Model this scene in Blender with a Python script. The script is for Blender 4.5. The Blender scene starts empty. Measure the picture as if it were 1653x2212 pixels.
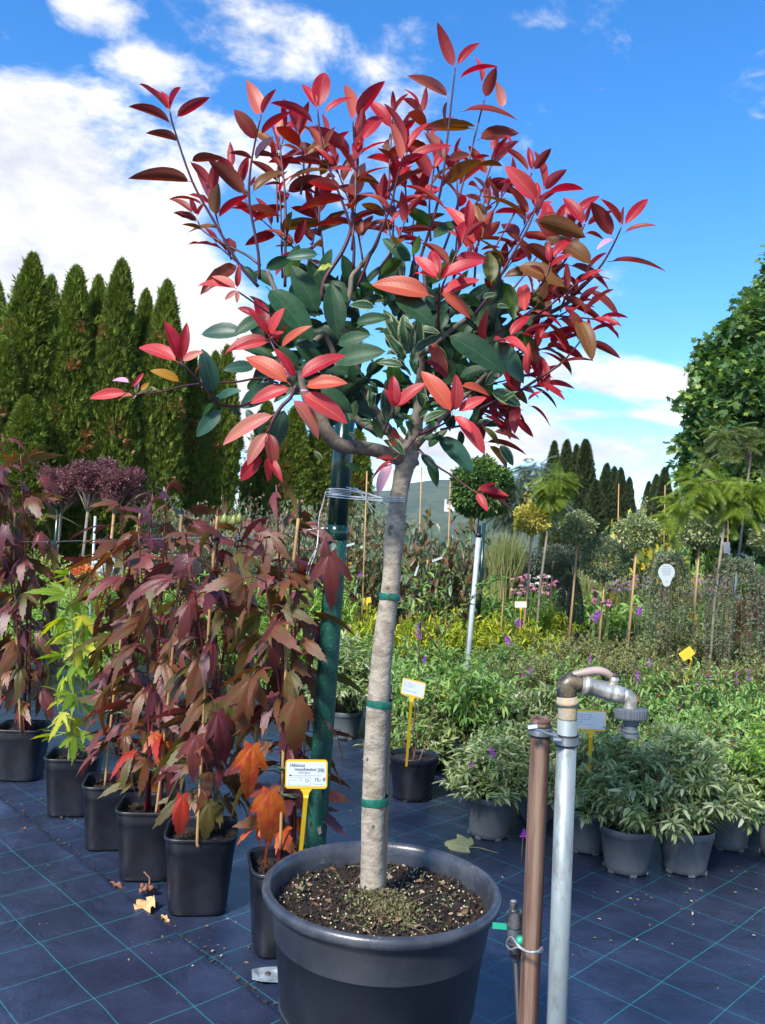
import bpy, math, random
import numpy as np
from mathutils import Vector, Matrix, Quaternion

R = math.radians
random.seed(7)
rng = np.random.default_rng(7)
scene = bpy.context.scene
col = scene.collection

# ---------------------------------------------------------------- camera
W_, H_, F_ = 1653.0, 2212.0, 1800.0          # photograph measured on a 1653 x 2212 grid
CAM_H, PITCH, ROLL = 1.45, R(2.0), R(3.0)
cam_d = bpy.data.cameras.new("camera")
cam = bpy.data.objects.new("camera", cam_d)
col.objects.link(cam)
cam_d.sensor_fit = 'VERTICAL'
cam_d.sensor_height = 36.0
cam_d.lens = 36.0 * F_ / H_
cam_d.clip_start = 0.05
cam_d.clip_end = 6000
CR = Matrix.Rotation(PITCH, 3, 'X') @ Matrix.Rotation(R(90), 3, 'X') @ Matrix.Rotation(ROLL, 3, 'Z')
CP = Vector((0, 0, CAM_H))
cam.matrix_world = Matrix.Translation(CP) @ CR.to_4x4()
scene.camera = cam

def dpx(x, y):
    """world direction (camera depth 1) of a point of the photograph"""
    return CR @ Vector(((x - W_ / 2) / F_, -(y - H_ / 2) / F_, -1.0))

def P(x, y, d):
    return CP + dpx(x, y) * d

def G(x, y, z=0.0):
    v = dpx(x, y)
    return CP + v * ((z - CAM_H) / v.z)

def B(x, d):
    """ground point under picture column x (at its foot) at depth d"""
    a, b = P(x, 1000, d), P(x, 2000, d)
    t = a.z / (a.z - b.z)
    p = a.lerp(b, t)
    p.z = 0
    return p

def px(n, d):
    return n * d / F_

# ---------------------------------------------------------------- world, sun, exposure
SUN_EL, SUN_AZ = R(42), R(-148)     # azimuth measured clockwise from +Y (view direction)
world = bpy.data.worlds.new("World")
scene.world = world
world.use_nodes = True
nt = world.node_tree
for n in list(nt.nodes):
    nt.nodes.remove(n)

class NG:
    def __init__(s, tree): s.t = tree
    def n(s, typ, **kw):
        nd = s.t.nodes.new(typ)
        for k, v in kw.items(): setattr(nd, k, v)
        return nd
    def l(s, a, b): s.t.links.new(a, b)
    def put(s, sock, v):
        if isinstance(v, bpy.types.NodeSocket): s.t.links.new(v, sock)
        elif v is not None: sock.default_value = v
    def m(s, op, a, b=None, c=None, clamp=False):
        nd = s.n('ShaderNodeMath', operation=op, use_clamp=clamp)
        s.put(nd.inputs[0], a)
        if b is not None: s.put(nd.inputs[1], b)
        if c is not None: s.put(nd.inputs[2], c)
        return nd.outputs[0]
    def vm(s, op, a, b=None):
        nd = s.n('ShaderNodeVectorMath', operation=op)
        s.put(nd.inputs[0], a)
        if b is not None: s.put(nd.inputs[1], b)
        return nd.outputs['Value'] if op in ('DOT_PRODUCT', 'LENGTH') else nd.outputs[0]
    def noise(s, vec, scale, detail=4.0, rough=0.55, dist=0.0):
        nd = s.n('ShaderNodeTexNoise')
        s.put(nd.inputs['Vector'], vec)
        nd.inputs['Scale'].default_value = scale
        nd.inputs['Detail'].default_value = detail
        nd.inputs['Roughness'].default_value = rough
        nd.inputs['Distortion'].default_value = dist
        return nd.outputs['Fac']
    def step(s, v, lo, hi):
        nd = s.n('ShaderNodeMapRange', interpolation_type='SMOOTHSTEP')
        s.put(nd.inputs[0], v)
        nd.inputs[1].default_value = lo; nd.inputs[2].default_value = hi
        return nd.outputs[0]
    def mix(s, f, a, b, blend='MIX'):
        nd = s.n('ShaderNodeMix', data_type='RGBA', blend_type=blend)
        s.put(nd.inputs[0], f)
        for i, c in ((6, a), (7, b)):
            if isinstance(c, (tuple, list)): c = (*c[:3], 1.0)
            s.put(nd.inputs[i], c)
        return nd.outputs[2]
    def ramp(s, f, stops):
        nd = s.n('ShaderNodeValToRGB')
        s.put(nd.inputs[0], f)
        el = nd.color_ramp.elements
        while len(el) > 1: el.remove(el[-1])
        el[0].position, el[0].color = stops[0][0], (*stops[0][1], 1)
        for p, c in stops[1:]:
            e = el.new(p); e.color = (*c, 1)
        return nd.outputs[0]

g = NG(nt)
sky = g.n('ShaderNodeTexSky', sky_type='NISHITA')
sky.sun_disc = False
sky.sun_elevation = SUN_EL
sky.sun_rotation = SUN_AZ
sky.altitude = 200
sky.air_density = 1.0
sky.dust_density = 0.05
sky.ozone_density = 3.0
hs = g.n('ShaderNodeHueSaturation')
g.l(sky.outputs[0], hs.inputs['Color'])
hs.inputs['Hue'].default_value = 0.501
hs.inputs['Saturation'].default_value = 1.34
hs.inputs['Value'].default_value = 1.12
bg_sky = g.n('ShaderNodeBackground')
g.l(g.mix(1.0, hs.outputs[0], (0.93, 0.96, 1.02), 'MULTIPLY'), bg_sky.inputs[0])
bg_sky.inputs[1].default_value = 0.128
tc = g.n('ShaderNodeTexCoord')
dirv = tc.outputs['Generated']
def blob(x, y, sx, sy, rot=0.0, amp=1.0):
    c = dpx(x, y).normalized()
    r_ = CR @ Vector((math.cos(R(rot)), -math.sin(R(rot)), 0)); r_ = (r_ - c * r_.dot(c)).normalized()
    u_ = c.cross(r_).normalized()
    du = g.m('DIVIDE', g.vm('DOT_PRODUCT', dirv, tuple(r_)), sx / F_)
    dv = g.m('DIVIDE', g.vm('DOT_PRODUCT', dirv, tuple(u_)), sy / F_)
    q = g.m('ADD', g.m('MULTIPLY', du, du), g.m('MULTIPLY', dv, dv))
    e = g.m('SUBTRACT', 1.0, q, clamp=True)
    e = g.m('MULTIPLY', e, g.m('GREATER_THAN', g.vm('DOT_PRODUCT', dirv, tuple(c)), 0.5))
    return g.m('MULTIPLY', e, amp)
blobs = [(90, 420, 330, 230, 8, 1.3), (300, 620, 300, 170, 25, 1.35), (60, 640, 260, 200, 0, 1.2), (450, 320, 200, 110, 25, .40),
         (560, 80, 230, 95, 18, .70), (200, 12, 110, 55, 0, .75), (870, 95, 140, 60, -15, .5), (300, 130, 90, 60, 0, .45),
         (420, 190, 150, 60, 25, .42), (850, 200, 130, 70, 0, .42), (700, 330, 220, 120, 0, .35), (480, 760, 160, 70, 0, .8),
         (1200, 800, 250, 60, 2, .92), (1400, 835, 160, 50, 3, .85), (1480, 900, 130, 30, 3, .65), (1290, 968, 460, 50, 2, .98), (1120, 900, 170, 60, 0, .9),
         (900, 980, 260, 70, 0, 1.0), (520, 900, 110, 150, 0, .9), (1150, 45, 70, 30, 0, .28), (1310, 895, 120, 16, 0, .6)]
s_ = None
for b in blobs:
    v = blob(*b)
    s_ = v if s_ is None else g.m('ADD', s_, v)
s_ = g.m('MINIMUM', s_, 1.25)
sc = g.vm('MULTIPLY', dirv, (1.0, 1.0, 2.0))
n1 = g.noise(sc, 5.5, 9.0, 0.62, 0.35)
n2 = g.noise(sc, 1.7, 3.0, 0.5, 0.2)
n3 = g.noise(sc, 26.0, 6.0, 0.6, 0.3)
# everywhere else the same broken cumulus goes on
away = g.m('MULTIPLY', g.step(n2, 0.5, 0.66), g.step(g.vm('DOT_PRODUCT', dirv, (0.0, -1.0, 0.0)), -0.72, -0.2))
s_ = g.m('ADD', s_, away)
f = g.m('ADD', g.m('MULTIPLY', s_, 0.72), g.m('MULTIPLY', g.m('SUBTRACT', n1, 0.5), 1.9))
f = g.m('ADD', f, g.m('MULTIPLY', g.m('SUBTRACT', n3, 0.5), 0.35))
mask = g.step(f, 0.14, 0.62)
shade = g.step(g.m('ADD', g.m('ADD', g.m('MULTIPLY', n1, 0.8), g.m('MULTIPLY', g.m('SUBTRACT', n3, 0.5), 0.5)), g.m('MULTIPLY', g.m('SUBTRACT', n2, 0.5), 0.8)), 0.22, 0.56)
ccol = g.mix(shade, (0.66, 0.69, 0.78), (1.0, 1.0, 1.0))
bg_c = g.n('ShaderNodeBackground')
g.l(ccol, bg_c.inputs[0]); bg_c.inputs[1].default_value = 0.60
mixs = g.n('ShaderNodeMixShader')
g.l(mask, mixs.inputs[0]); g.l(bg_sky.outputs[0], mixs.inputs[1]); g.l(bg_c.outputs[0], mixs.inputs[2])
wo = g.n('ShaderNodeOutputWorld')
g.l(mixs.outputs[0], wo.inputs[0])

sun_d = bpy.data.lights.new("sun", 'SUN')
sun_d.energy = 3.8
sun_d.angle = R(9)
sun_d.color = (1.0, 0.95, 0.86)
sun = bpy.data.objects.new("sun", sun_d)
col.objects.link(sun)
sv = Vector((math.sin(SUN_AZ) * math.cos(SUN_EL), math.cos(SUN_AZ) * math.cos(SUN_EL), math.sin(SUN_EL)))
sun.rotation_euler = (-sv).to_track_quat('-Z', 'Y').to_euler()
sun.location = (0, 0, 30)

scene.view_settings.view_transform = 'Standard'
scene.view_settings.look = 'None'
scene.view_settings.gamma = 1
scene.view_settings.use_curve_mapping = False
scene.view_settings.exposure = 0.98
scene.render.engine = 'CYCLES'
scene.cycles.max_bounces = 6
scene.cycles.diffuse_bounces = 3
scene.cycles.glossy_bounces = 2
scene.cycles.transmission_bounces = 3
scene.cycles.transparent_max_bounces = 4
scene.cycles.use_denoising = True
scene.cycles.caustics_reflective = False
scene.cycles.caustics_refractive = False

# ---------------------------------------------------------------- materials
MATS = {}
def mat(name, base, rough=0.6, spec=0.5, metal=0.0, var=None, vscale=8.0, bump=0.0, bscale=40.0, coat=0.0, trans=0.0,
        back=None, island=False, rnd=0.0, vein=None, midonly=False, margin=None, speck=None, stretch=None, dust=None):
    """base colour with a second colour patched in by noise, fine relief, optional leaf features"""
    if name in MATS: return MATS[name]
    m_ = bpy.data.materials.new(name); m_.use_nodes = True
    q = NG(m_.node_tree)
    for n in list(m_.node_tree.nodes): m_.node_tree.nodes.remove(n)
    out = q.n('ShaderNodeOutputMaterial')
    bs = q.n('ShaderNodeBsdfPrincipled')
    tcn = q.n('ShaderNodeTexCoord')
    vec = tcn.outputs['Object']
    if stretch: vec = q.vm('MULTIPLY', vec, stretch)
    if isinstance(base, list):           # several colours, one per leaf
        if island:
            rn = q.n('ShaderNodeNewGeometry').outputs['Random Per Island']
        else:
            rn = q.n('ShaderNodeObjectInfo').outputs['Random']
        k = len(base)
        c = q.ramp(rn, [(i / (k - 1) if k > 1 else 0, b) for i, b in enumerate(base)])
    else:
        c = None
        rgb = q.n('ShaderNodeRGB'); rgb.outputs[0].default_value = (*base, 1); c = rgb.outputs[0]
    if var:
        nz = q.step(q.noise(vec, vscale, 5.0, 0.6), 0.38, 0.66)
        c = q.mix(nz, c, var)
    if rnd:
        rn2 = q.n('ShaderNodeObjectInfo').outputs['Random']
        hsn = q.n('ShaderNodeHueSaturation')
        q.l(c, hsn.inputs['Color'])
        q.l(q.m('ADD', 1.0 - rnd, q.m('MULTIPLY', rn2, 2 * rnd)), hsn.inputs['Value'])
        c = hsn.outputs[0]
    hgt = None
    if vein or margin:
        uv = q.n('ShaderNodeSeparateXYZ'); q.l(tcn.outputs['UV'], uv.inputs[0])
        U, V = uv.outputs[0], uv.outputs[1]
        av = q.m('ABSOLUTE', q.m('SUBTRACT', V, 0.5))          # 0 midrib .. 0.5 edge
        if margin:
            e = q.m('ADD', av, q.m('MULTIPLY', q.m('SUBTRACT', q.noise(tcn.outputs['UV'], 9.0, 3.0), 0.5), 0.35))
            c = q.mix(q.step(e, 0.36, 0.41), c, margin)
        if vein:
            mid = q.step(av, 0.035, 0.012)
            ph = q.m('SUBTRACT', q.m('MULTIPLY', U, 11.0), q.m('MULTIPLY', av, 7.0))
            sd = q.m('ABSOLUTE', q.m('SUBTRACT', q.m('FRACT', ph), 0.5))
            side = q.m('MULTIPLY', q.step(sd, 0.10, 0.02), 0.22)
            if midonly: side = q.m('MULTIPLY', side, 0.0)
            vf = q.m('MAXIMUM', mid, side)
            c = q.mix(q.m('MULTIPLY', vf, 0.6), c, vein)
            if not midonly: hgt = q.m('SUBTRACT', q.m('MULTIPLY', sd, 0.7), q.m('MULTIPLY', mid, 0.6))
    if speck:
        vo = q.n('ShaderNodeTexVoronoi'); q.l(tcn.outputs['Object'], vo.inputs['Vector']); vo.inputs['Scale'].default_value = speck[1]
        c = q.mix(q.step(vo.outputs['Distance'], speck[2], speck[2] * 0.5), c, speck[0])
    if dust:      # (colour, scale, low, high, stretch)
        dv_ = q.vm('MULTIPLY', tcn.outputs['Object'], dust[4] if len(dust) > 4 else (1, 1, 1))
        c = q.mix(q.m('MULTIPLY', q.step(q.noise(dv_, dust[1], 7.0, 0.72), dust[2], dust[3]), 0.75), c, dust[0])
    cf = c
    if back is not None:
        bfc = q.n('ShaderNodeNewGeometry').outputs['Backfacing']
        cf = q.mix(bfc, c, back)
    q.l(cf, bs.inputs['Base Color'])
    bs.inputs['Roughness'].default_value = rough
    bs.inputs['Specular IOR Level'].default_value = spec
    bs.inputs['Metallic'].default_value = metal
    if coat:
        bs.inputs['Coat Weight'].default_value = coat; bs.inputs['Coat Roughness'].default_value = 0.15
    if bump or hgt is not None:
        bp = q.n('ShaderNodeBump')
        hh = q.noise(vec, bscale, 6.0, 0.6) if bump else None
        if hgt is not None:
            hh = hgt if hh is None else q.m('ADD', hh, q.m('MULTIPLY', hgt, 1.0))
        q.l(hh, bp.inputs['Height'])
        bp.inputs['Strength'].default_value = max(bump, 0.10)
        bp.inputs['Distance'].default_value = 0.004
        q.l(bp.outputs[0], bs.inputs['Normal'])
    if trans:
        tr = q.n('ShaderNodeBsdfTranslucent')
        hs2 = q.n('ShaderNodeHueSaturation'); q.l(c, hs2.inputs['Color'])
        hs2.inputs['Saturation'].default_value = 1.15; hs2.inputs['Value'].default_value = 1.7
        q.l(hs2.outputs[0], tr.inputs[0])
        mx = q.n('ShaderNodeMixShader'); mx.inputs[0].default_value = trans
        q.l(bs.outputs[0], mx.inputs[1]); q.l(tr.outputs[0], mx.inputs[2])
        q.l(mx.outputs[0], out.inputs[0])
    else:
        q.l(bs.outputs[0], out.inputs[0])
    MATS[name] = m_
    return m_

# ---------------------------------------------------------------- object helpers
def tag(o, label=None, cat=None, group=None, kind=None):
    if label: o['label'] = label
    if cat: o['category'] = cat
    if group: o['group'] = group
    if kind: o['kind'] = kind
    return o

def thing(name, label, cat, loc=(0, 0, 0), rz=0.0, group=None):
    o = bpy.data.objects.new(name, None)
    o.empty_display_size = 0.05
    col.objects.link(o)
    o.location = loc; o.rotation_euler = (0, 0, rz)
    return tag(o, label, cat, group)

def link(name, me, parent=None, loc=None, mw=None):
    o = bpy.data.objects.new(name, me)
    col.objects.link(o)
    if parent is not None: o.parent = parent
    if loc is not None: o.location = loc
    if mw is not None: o.matrix_basis = mw
    return o

class MB:
    """collects shapes for one mesh"""
    def __init__(s): s.v, s.f, s.uv = [], [], None
    def add(s, vs, fs):
        k = len(s.v); s.v += [tuple(p) for p in vs]; s.f += [tuple(i + k for i in f_) for f_ in fs]; return s
    def box(s, c, sz, rot=None, taper=1.0):
        vs = []
        for z in (-1, 1):
            t_ = taper if z > 0 else 1.0
            for x, y in ((-1, -1), (1, -1), (1, 1), (-1, 1)):
                p = Vector((x * sz[0] / 2 * t_, y * sz[1] / 2 * t_, z * sz[2] / 2))
                if rot is not None: p = rot @ p
                vs.append(p + Vector(c))
        return s.add(vs, [(3, 2, 1, 0), (4, 5, 6, 7), (0, 1, 5, 4), (1, 2, 6, 5), (2, 3, 7, 6), (3, 0, 4, 7)])
    def tube(s, pts, rad, n=8, cap=True):
        pts = [Vector(p) for p in pts]
        if not hasattr(rad, '__len__'): rad = [rad] * len(pts)
        up = None; vs = []; fs = []
        for i, p in enumerate(pts):
            a = pts[max(i - 1, 0)]; b = pts[min(i + 1, len(pts) - 1)]
            t_ = (b - a).normalized() if (b - a).length > 1e-9 else Vector((0, 0, 1))
            if up is None:
                up = Vector((1, 0, 0)) if abs(t_.x) < 0.8 else Vector((0, 1, 0))
            x_ = (up - t_ * up.dot(t_)).normalized(); y_ = t_.cross(x_); up = x_
            for k in range(n):
                a_ = 2 * math.pi * k / n
                vs.append(p + (x_ * math.cos(a_) + y_ * math.sin(a_)) * rad[i])
        for i in range(len(pts) - 1):
            for k in range(n):
                k2 = (k + 1) % n
                fs.append((i * n + k, i * n + k2, (i + 1) * n + k2, (i + 1) * n + k))
        if cap:
            fs.append(tuple(range(n - 1, -1, -1))); fs.append(tuple((len(pts) - 1) * n + k for k in range(n)))
        return s.add(vs, fs)
    def lathe(s, prof, n=32, c=(0, 0, 0), squash=None, mat3=None):
        """prof: (radius, z) pairs; squash: function(angle) -> radius factor"""
        vs = []; fs = []
        for r_, z in prof:
            for k in range(n):
                a_ = 2 * math.pi * k / n
                q = squash(a_) if squash else 1.0
                p = Vector((r_ * q * math.cos(a_), r_ * q * math.sin(a_), z))
                if mat3 is not None: p = mat3 @ p
                vs.append(p + Vector(c))
        for i in range(len(prof) - 1):
            for k in range(n):
                k2 = (k + 1) % n
                fs.append((i * n + k, i * n + k2, (i + 1) * n + k2, (i + 1) * n + k))
        return s.add(vs, fs)
    def mesh(s, name, m, smooth=True):
        me = bpy.data.meshes.new(name)
        me.from_pydata(s.v, [], s.f)
        me.materials.append(m)
        if smooth: me.shade_smooth()
        return me
    def build(s, name, m, parent=None, smooth=True, loc=None, autosmooth=None):
        o = link(name, s.mesh(name, m, smooth), parent, loc)
        if autosmooth is not None:
            o.data.shade_smooth()
            o.data.set_sharp_from_angle(angle=R(autosmooth))
        return o

def spline(pts, k=6):
    """Catmull-Rom through points (tuples of any length)"""
    pts = [np.array(p, float) for p in pts]
    if len(pts) < 3: return [tuple(pts[0] + (pts[-1] - pts[0]) * i / k) for i in range(k + 1)]
    o = []
    for i in range(len(pts) - 1):
        p0 = pts[i - 1] if i else 2 * pts[0] - pts[1]
        p1, p2 = pts[i], pts[i + 1]
        p3 = pts[i + 2] if i + 2 < len(pts) else 2 * pts[-1] - pts[-2]
        for j in range(k):
            t = j / k
            o.append(tuple(0.5 * ((2 * p1) + (p2 - p0) * t + (2 * p0 - 5 * p1 + 4 * p2 - p3) * t * t + (3 * p1 - p0 - 3 * p2 + p3) * t ** 3)))
    o.append(tuple(pts[-1]))
    return o

# leaf-cloud: one mesh of many small leaves, by numpy
def tmpl_leaf(w=0.34, fold=0.12, arch=0.18):
    v = np.array([(0, 0, 0), (.38, w / 2, fold - arch * .1), (.38, 0, -arch * .1), (.38, -w / 2, fold - arch * .1), (.75, w * .36, fold * .6 - arch * .5), (.75, 0, -arch * .5), (.75, -w * .36, fold * .6 - arch * .5), (1, 0, -arch)], float)
    f_ = [(0, 2, 1), (0, 3, 2), (1, 2, 5), (1, 5, 4), (2, 3, 6), (2, 6, 5), (4, 5, 7), (5, 6, 7)]
    return v, np.array(f_)
def tmpl_small(w=0.5, fold=0.1):
    v = np.array([(0, 0, 0), (.5, w / 2, fold), (.5, -w / 2, fold), (1, 0, -.05)], float)
    return v, np.array([(0, 3, 1), (0, 2, 3)])
def tmpl_spray():
    v = []; f_ = []
    for a, l in ((-38, .75), (0, 1.0), (38, .75), (-70, .45), (70, .45)):
        c, s = math.cos(R(a)), math.sin(R(a)); k = len(v)
        v += [(0, 0, 0), (l * .5 * c - .09 * s, l * .5 * s + .09 * c, .05), (l * c, l * s, -.04), (l * .5 * c + .09 * s, l * .5 * s - .09 * c, -.02)]
        f_ += [(k, k + 2, k + 1), (k, k + 3, k + 2)]
    return np.array(v, float), np.array(f_)
def tmpl_maple():
    v = [(0.1, 0, 0)]; f_ = []
    pts = [(0, 0), (.1, .28), (.22, .46), (.34, .30), (.62, .52), (.64, .24), (1.0, 0), (.64, -.24), (.62, -.52), (.34, -.30), (.22, -.46), (.1, -.28)]
    v = [(.35, 0, .03)] + [(a, b, -abs(b) * .12 - a * .08) for a, b in pts]
    for i in range(len(pts)):
        f_.append((0, 1 + (i + 1) % len(pts), 1 + i))
    f_ = [(a, c, b) for a, b, c in f_]
    return np.array(v, float), np.array(f_)
def tmpl_fern(n=15):
    """feathery twice-cut leaf"""
    v = []; f_ = []
    def blade(x0, y0, x1, y1, w, z0, z1):
        k = len(v); dx, dy = x1 - x0, y1 - y0; L = math.hypot(dx, dy); nx, ny = -dy / L * w, dx / L * w
        v.extend([(x0, y0, z0), (x0 + dx * .5 + nx, y0 + dy * .5 + ny, (z0 + z1) / 2), (x1, y1, z1), (x0 + dx * .5 - nx, y0 + dy * .5 - ny, (z0 + z1) / 2)])
        f_.extend([(k, k + 2, k + 1), (k, k + 3, k + 2)])
    blade(0, 0, 1, 0, .012, 0, -.3)
    for i in range(n):
        t = .12 + .85 * i / (n - 1); z = -.3 * t * t
        ln = .36 * math.sin(math.pi * min(1, .25 + t * .72)) + .05
        for sgn in (-1, 1):
            ex, ey = t + ln * .5, sgn * ln * .86
            # three short leaflet strips per pinna side
            blade(t, 0, ex, ey, .021, z, z - .16)
    return np.array(v, float), np.array(f_)
T_LEAF, T_BROAD, T_SMALL, T_SPRAY, T_MAPLE, T_FERN = tmpl_leaf(.26), tmpl_leaf(.46), tmpl_small(), tmpl_spray(), tmpl_maple(), tmpl_fern()
T_LANCE = tmpl_leaf(.2, .05, .35)

def cloud_mesh(name, parts, mats):
    """parts: list of (template, pos, dir, up, size, material index)"""
    VV, FF, MI, off = [], [], [], 0
    for (tv, tf), pos, d, up, size, mi in parts:
        n = len(pos)
        if n == 0: continue
        pos = np.asarray(pos, float); d = np.asarray(d, float); up = np.asarray(up, float)
        size = np.broadcast_to(np.asarray(size, float), (n,))
        x = d / (np.linalg.norm(d, axis=1, keepdims=True) + 1e-9)
        y = np.cross(up, x); y /= (np.linalg.norm(y, axis=1, keepdims=True) + 1e-9)
        z = np.cross(x, y)
        V = pos[:, None, :] + size[:, None, None] * (tv[None, :, 0:1] * x[:, None, :] + tv[None, :, 1:2] * y[:, None, :] + tv[None, :, 2:3] * z[:, None, :])
        k = len(tv)
        Fc = (tf[None, :, :] + (np.arange(n) * k)[:, None, None] + off).reshape(-1, 3)
        VV.append(V.reshape(-1, 3)); FF.append(Fc); MI.append(np.full(len(Fc), mi)); off += n * k
    V = np.concatenate(VV); Fc = np.concatenate(FF); MI = np.concatenate(MI)
    me = bpy.data.meshes.new(name)
    me.vertices.add(len(V)); me.vertices.foreach_set('co', V.ravel().astype(np.float32))
    me.loops.add(len(Fc) * 3); me.loops.foreach_set('vertex_index', Fc.ravel().astype(np.int32))
    me.polygons.add(len(Fc)); me.polygons.foreach_set('loop_start', (np.arange(len(Fc)) * 3).astype(np.int32))
    for m_ in (mats if isinstance(mats, (list, tuple)) else [mats]): me.materials.append(m_)
    me.polygons.foreach_set('material_index', MI.astype(np.int32))
    me.update(calc_edges=True)
    me.validate()
    return me

def rdir(n):
    v = rng.normal(size=(n, 3)); return v / np.linalg.norm(v, axis=1, keepdims=True)
# ================================================================ the setting: ground sheets
def fabric(name, ang, sp, off, dark):
    m_ = bpy.data.materials.new(name); m_.use_nodes = True
    q = NG(m_.node_tree)
    bs = m_.node_tree.nodes['Principled BSDF']
    vec = q.n('ShaderNodeTexCoord').outputs['Object']
    mp = q.n('ShaderNodeMapping'); q.l(vec, mp.inputs[0])
    mp.inputs['Rotation'].default_value = (0, 0, -ang)
    sp_ = q.n('ShaderNodeSeparateXYZ')
    wob = q.noise(vec, 1.6, 2.0, 0.5)
    q.l(mp.outputs[0], sp_.inputs[0])
    lines = None
    for i in (0, 1):
        c = q.m('ADD', sp_.outputs[i], -off[i])
        c = q.m('ADD', c, q.m('MULTIPLY', q.m('SUBTRACT', wob, 0.5), 0.03))
        fr = q.m('ABSOLUTE', q.m('SUBTRACT', q.m('FRACT', q.m('ADD', q.m('DIVIDE', c, sp[i]), 0.5)), 0.5))
        d_ = q.m('MULTIPLY', fr, sp[i])
        ln = q.step(d_, 0.0017, 0.0009)
        # woven thread shows as short stitches along the other axis
        st = q.m('FRACT', q.m('MULTIPLY', sp_.outputs[1 - i], 170.0))
        ln = q.m('MULTIPLY', ln, q.m('ADD', 0.45, q.m('MULTIPLY', q.step(st, 0.25, 0.4), 0.4)))
        lines = ln if lines is None else q.m('MAXIMUM', lines, ln)
    wear = q.step(q.noise(vec, 3.0, 6.0, 0.65), 0.35, 0.75)
    base = q.mix(wear, dark, tuple(x * 1.9 + .004 for x in dark))
    dust = q.step(q.noise(vec, 0.9, 7.0, 0.7), 0.55, 0.85)
    base = q.mix(q.m('MULTIPLY', dust, 0.45), base, (0.06, 0.06, 0.062))
    silt = q.m('MULTIPLY', q.step(q.noise(vec, 14.0, 8.0, 0.75), 0.60, 0.78), q.step(q.noise(vec, 0.7, 3.0), 0.42, 0.62))
    base = q.mix(q.m('MULTIPLY', silt, 0.8), base, (0.075, 0.065, 0.055))
    lines = q.m('MULTIPLY', lines, q.m('ADD', 0.45, q.m('MULTIPLY', q.noise(vec, 2.2, 4.0), 0.75)))
    base = q.mix(lines, base, (0.02, 0.32, 0.34))
    q.l(base, bs.inputs['Base Color'])
    wet = q.noise(vec, 1.3, 5.0, 0.6)
    q.l(q.m('ADD', 0.16, q.m('MULTIPLY', wet, 0.30)), bs.inputs['Roughness'])
    bs.inputs['Specular IOR Level'].default_value = 0.9
    # tape weave + soft folds
    wv = q.m('ADD', q.m('SINE', q.m('MULTIPLY', sp_.outputs[0], 2100.0)), q.m('SINE', q.m('MULTIPLY', sp_.outputs[1], 2100.0)))
    fold = q.noise(q.vm('MULTIPLY', vec, (1, 1, 1)), 5.5, 4.0, 0.55, 0.8)
    fine = q.noise(q.vm('MULTIPLY', mp.outputs[0], (1, 6, 1)), 30.0, 3.0, 0.6)
    hh = q.m('ADD', q.m('MULTIPLY', wv, 0.02), q.m('ADD', q.m('MULTIPLY', fold, 3.4), q.m('MULTIPLY', fine, 0.35)))
    bp = q.n('ShaderNodeBump'); q.l(hh, bp.inputs['Height']); bp.inputs['Strength'].default_value = 0.55; bp.inputs['Distance'].default_value = 0.006
    q.l(bp.outputs[0], bs.inputs['Normal'])
    return m_

# far ground: one sheet out to the horizon
m_earth = mat('meadow', (0.06, 0.075, 0.03), rough=0.95, var=(0.09, 0.085, 0.05), vscale=0.02)
b_ = MB().add([(-2700, -150, -0.02), (2700, -150, -0.02), (2700, 2600, -0.02), (-2700, 2600, -0.02)], [(0, 1, 2, 3)])
tag(b_.build('ground', m_earth), kind='structure')
# woven sheets of weed fabric
ang_r, ang_l = R(45.0), R(43.0)
def grid_off(p, ang, sp):
    c, s = math.cos(-ang), math.sin(-ang)
    x, y = c * p.x - s * p.y, s * p.x + c * p.y
    return (x % sp[0], y % sp[1])
gr = G(1122.3, 2057.4); gl = G(276.5, 2053.6)
spR, spL = (0.217, 0.217), (0.2205, 0.2205)
m_fr = fabric('fabric_bed', ang_r, spR, grid_off(gr, ang_r, spR), (0.015, 0.022, 0.048))  # navy base on both sheets: blue sky sheen put into the black fabric's colour
m_fl = fabric('fabric_path', ang_l, spL, grid_off(gl, ang_l, spL), (0.015, 0.022, 0.048))
b_ = MB()
nx, ny = 60, 60
b_.add([(-14 + 34 * i / nx, -1 + 46 * j / ny, 0.0) for j in range(ny + 1) for i in range(nx + 1)],
       [(j * (nx + 1) + i, j * (nx + 1) + i + 1, (j + 1) * (nx + 1) + i + 1, (j + 1) * (nx + 1) + i) for j in range(ny) for i in range(nx)])
tag(b_.build('fabric_ground', m_fr), kind='structure')
# the path sheet lies over the bed sheet with a loose edge along the seam
A_, Z_ = G(0, 1722), G(535, 2139)
dv = (Z_ - A_).normalized(); nv = Vector((dv.y, -dv.x, 0))
if nv.x > 0: nv = -nv
A2 = A_ - dv * 9; N_ = 260
vs, fs = [], []
cross = [0, .012, .03, .07, .2, .6, 2.0, 9.0]
zz = [0.0045, 0.011, 0.009, 0.006, 0.0045, 0.004, 0.004, 0.004]
for i in range(N_ + 1):
    s_ = 15.5 * i / N_
    for j, c in enumerate(cross):
        w = (math.sin(s_ * 9.1) * .004 + math.sin(s_ * 23.7 + 1) * .003 + math.sin(s_ * 61) * .0015) if j < 3 else 0
        z = zz[j] * (1 + (.5 * math.sin(s_ * 17 + 2) + .3 * math.sin(s_ * 41)) * (1 if j in (1, 2) else 0))
        p = A2 + dv * s_ + nv * (c + w)
        vs.append((p.x, p.y, z))
k = len(cross)
for i in range(N_):
    for j in range(k - 1):
        fs.append((i * k + j, i * k + j + 1, (i + 1) * k + j + 1, (i + 1) * k + j))
b_ = MB().add(vs, fs)
o = tag(b_.build('fabric_path', m_fl), kind='structure')
m_crumb = mat('crumbs', [(0.01, 0.008, 0.006), (0.05, 0.03, 0.02), (0.03, 0.02, 0.015), (0.16, 0.10, 0.06)], rough=0.9, island=True)
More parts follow.
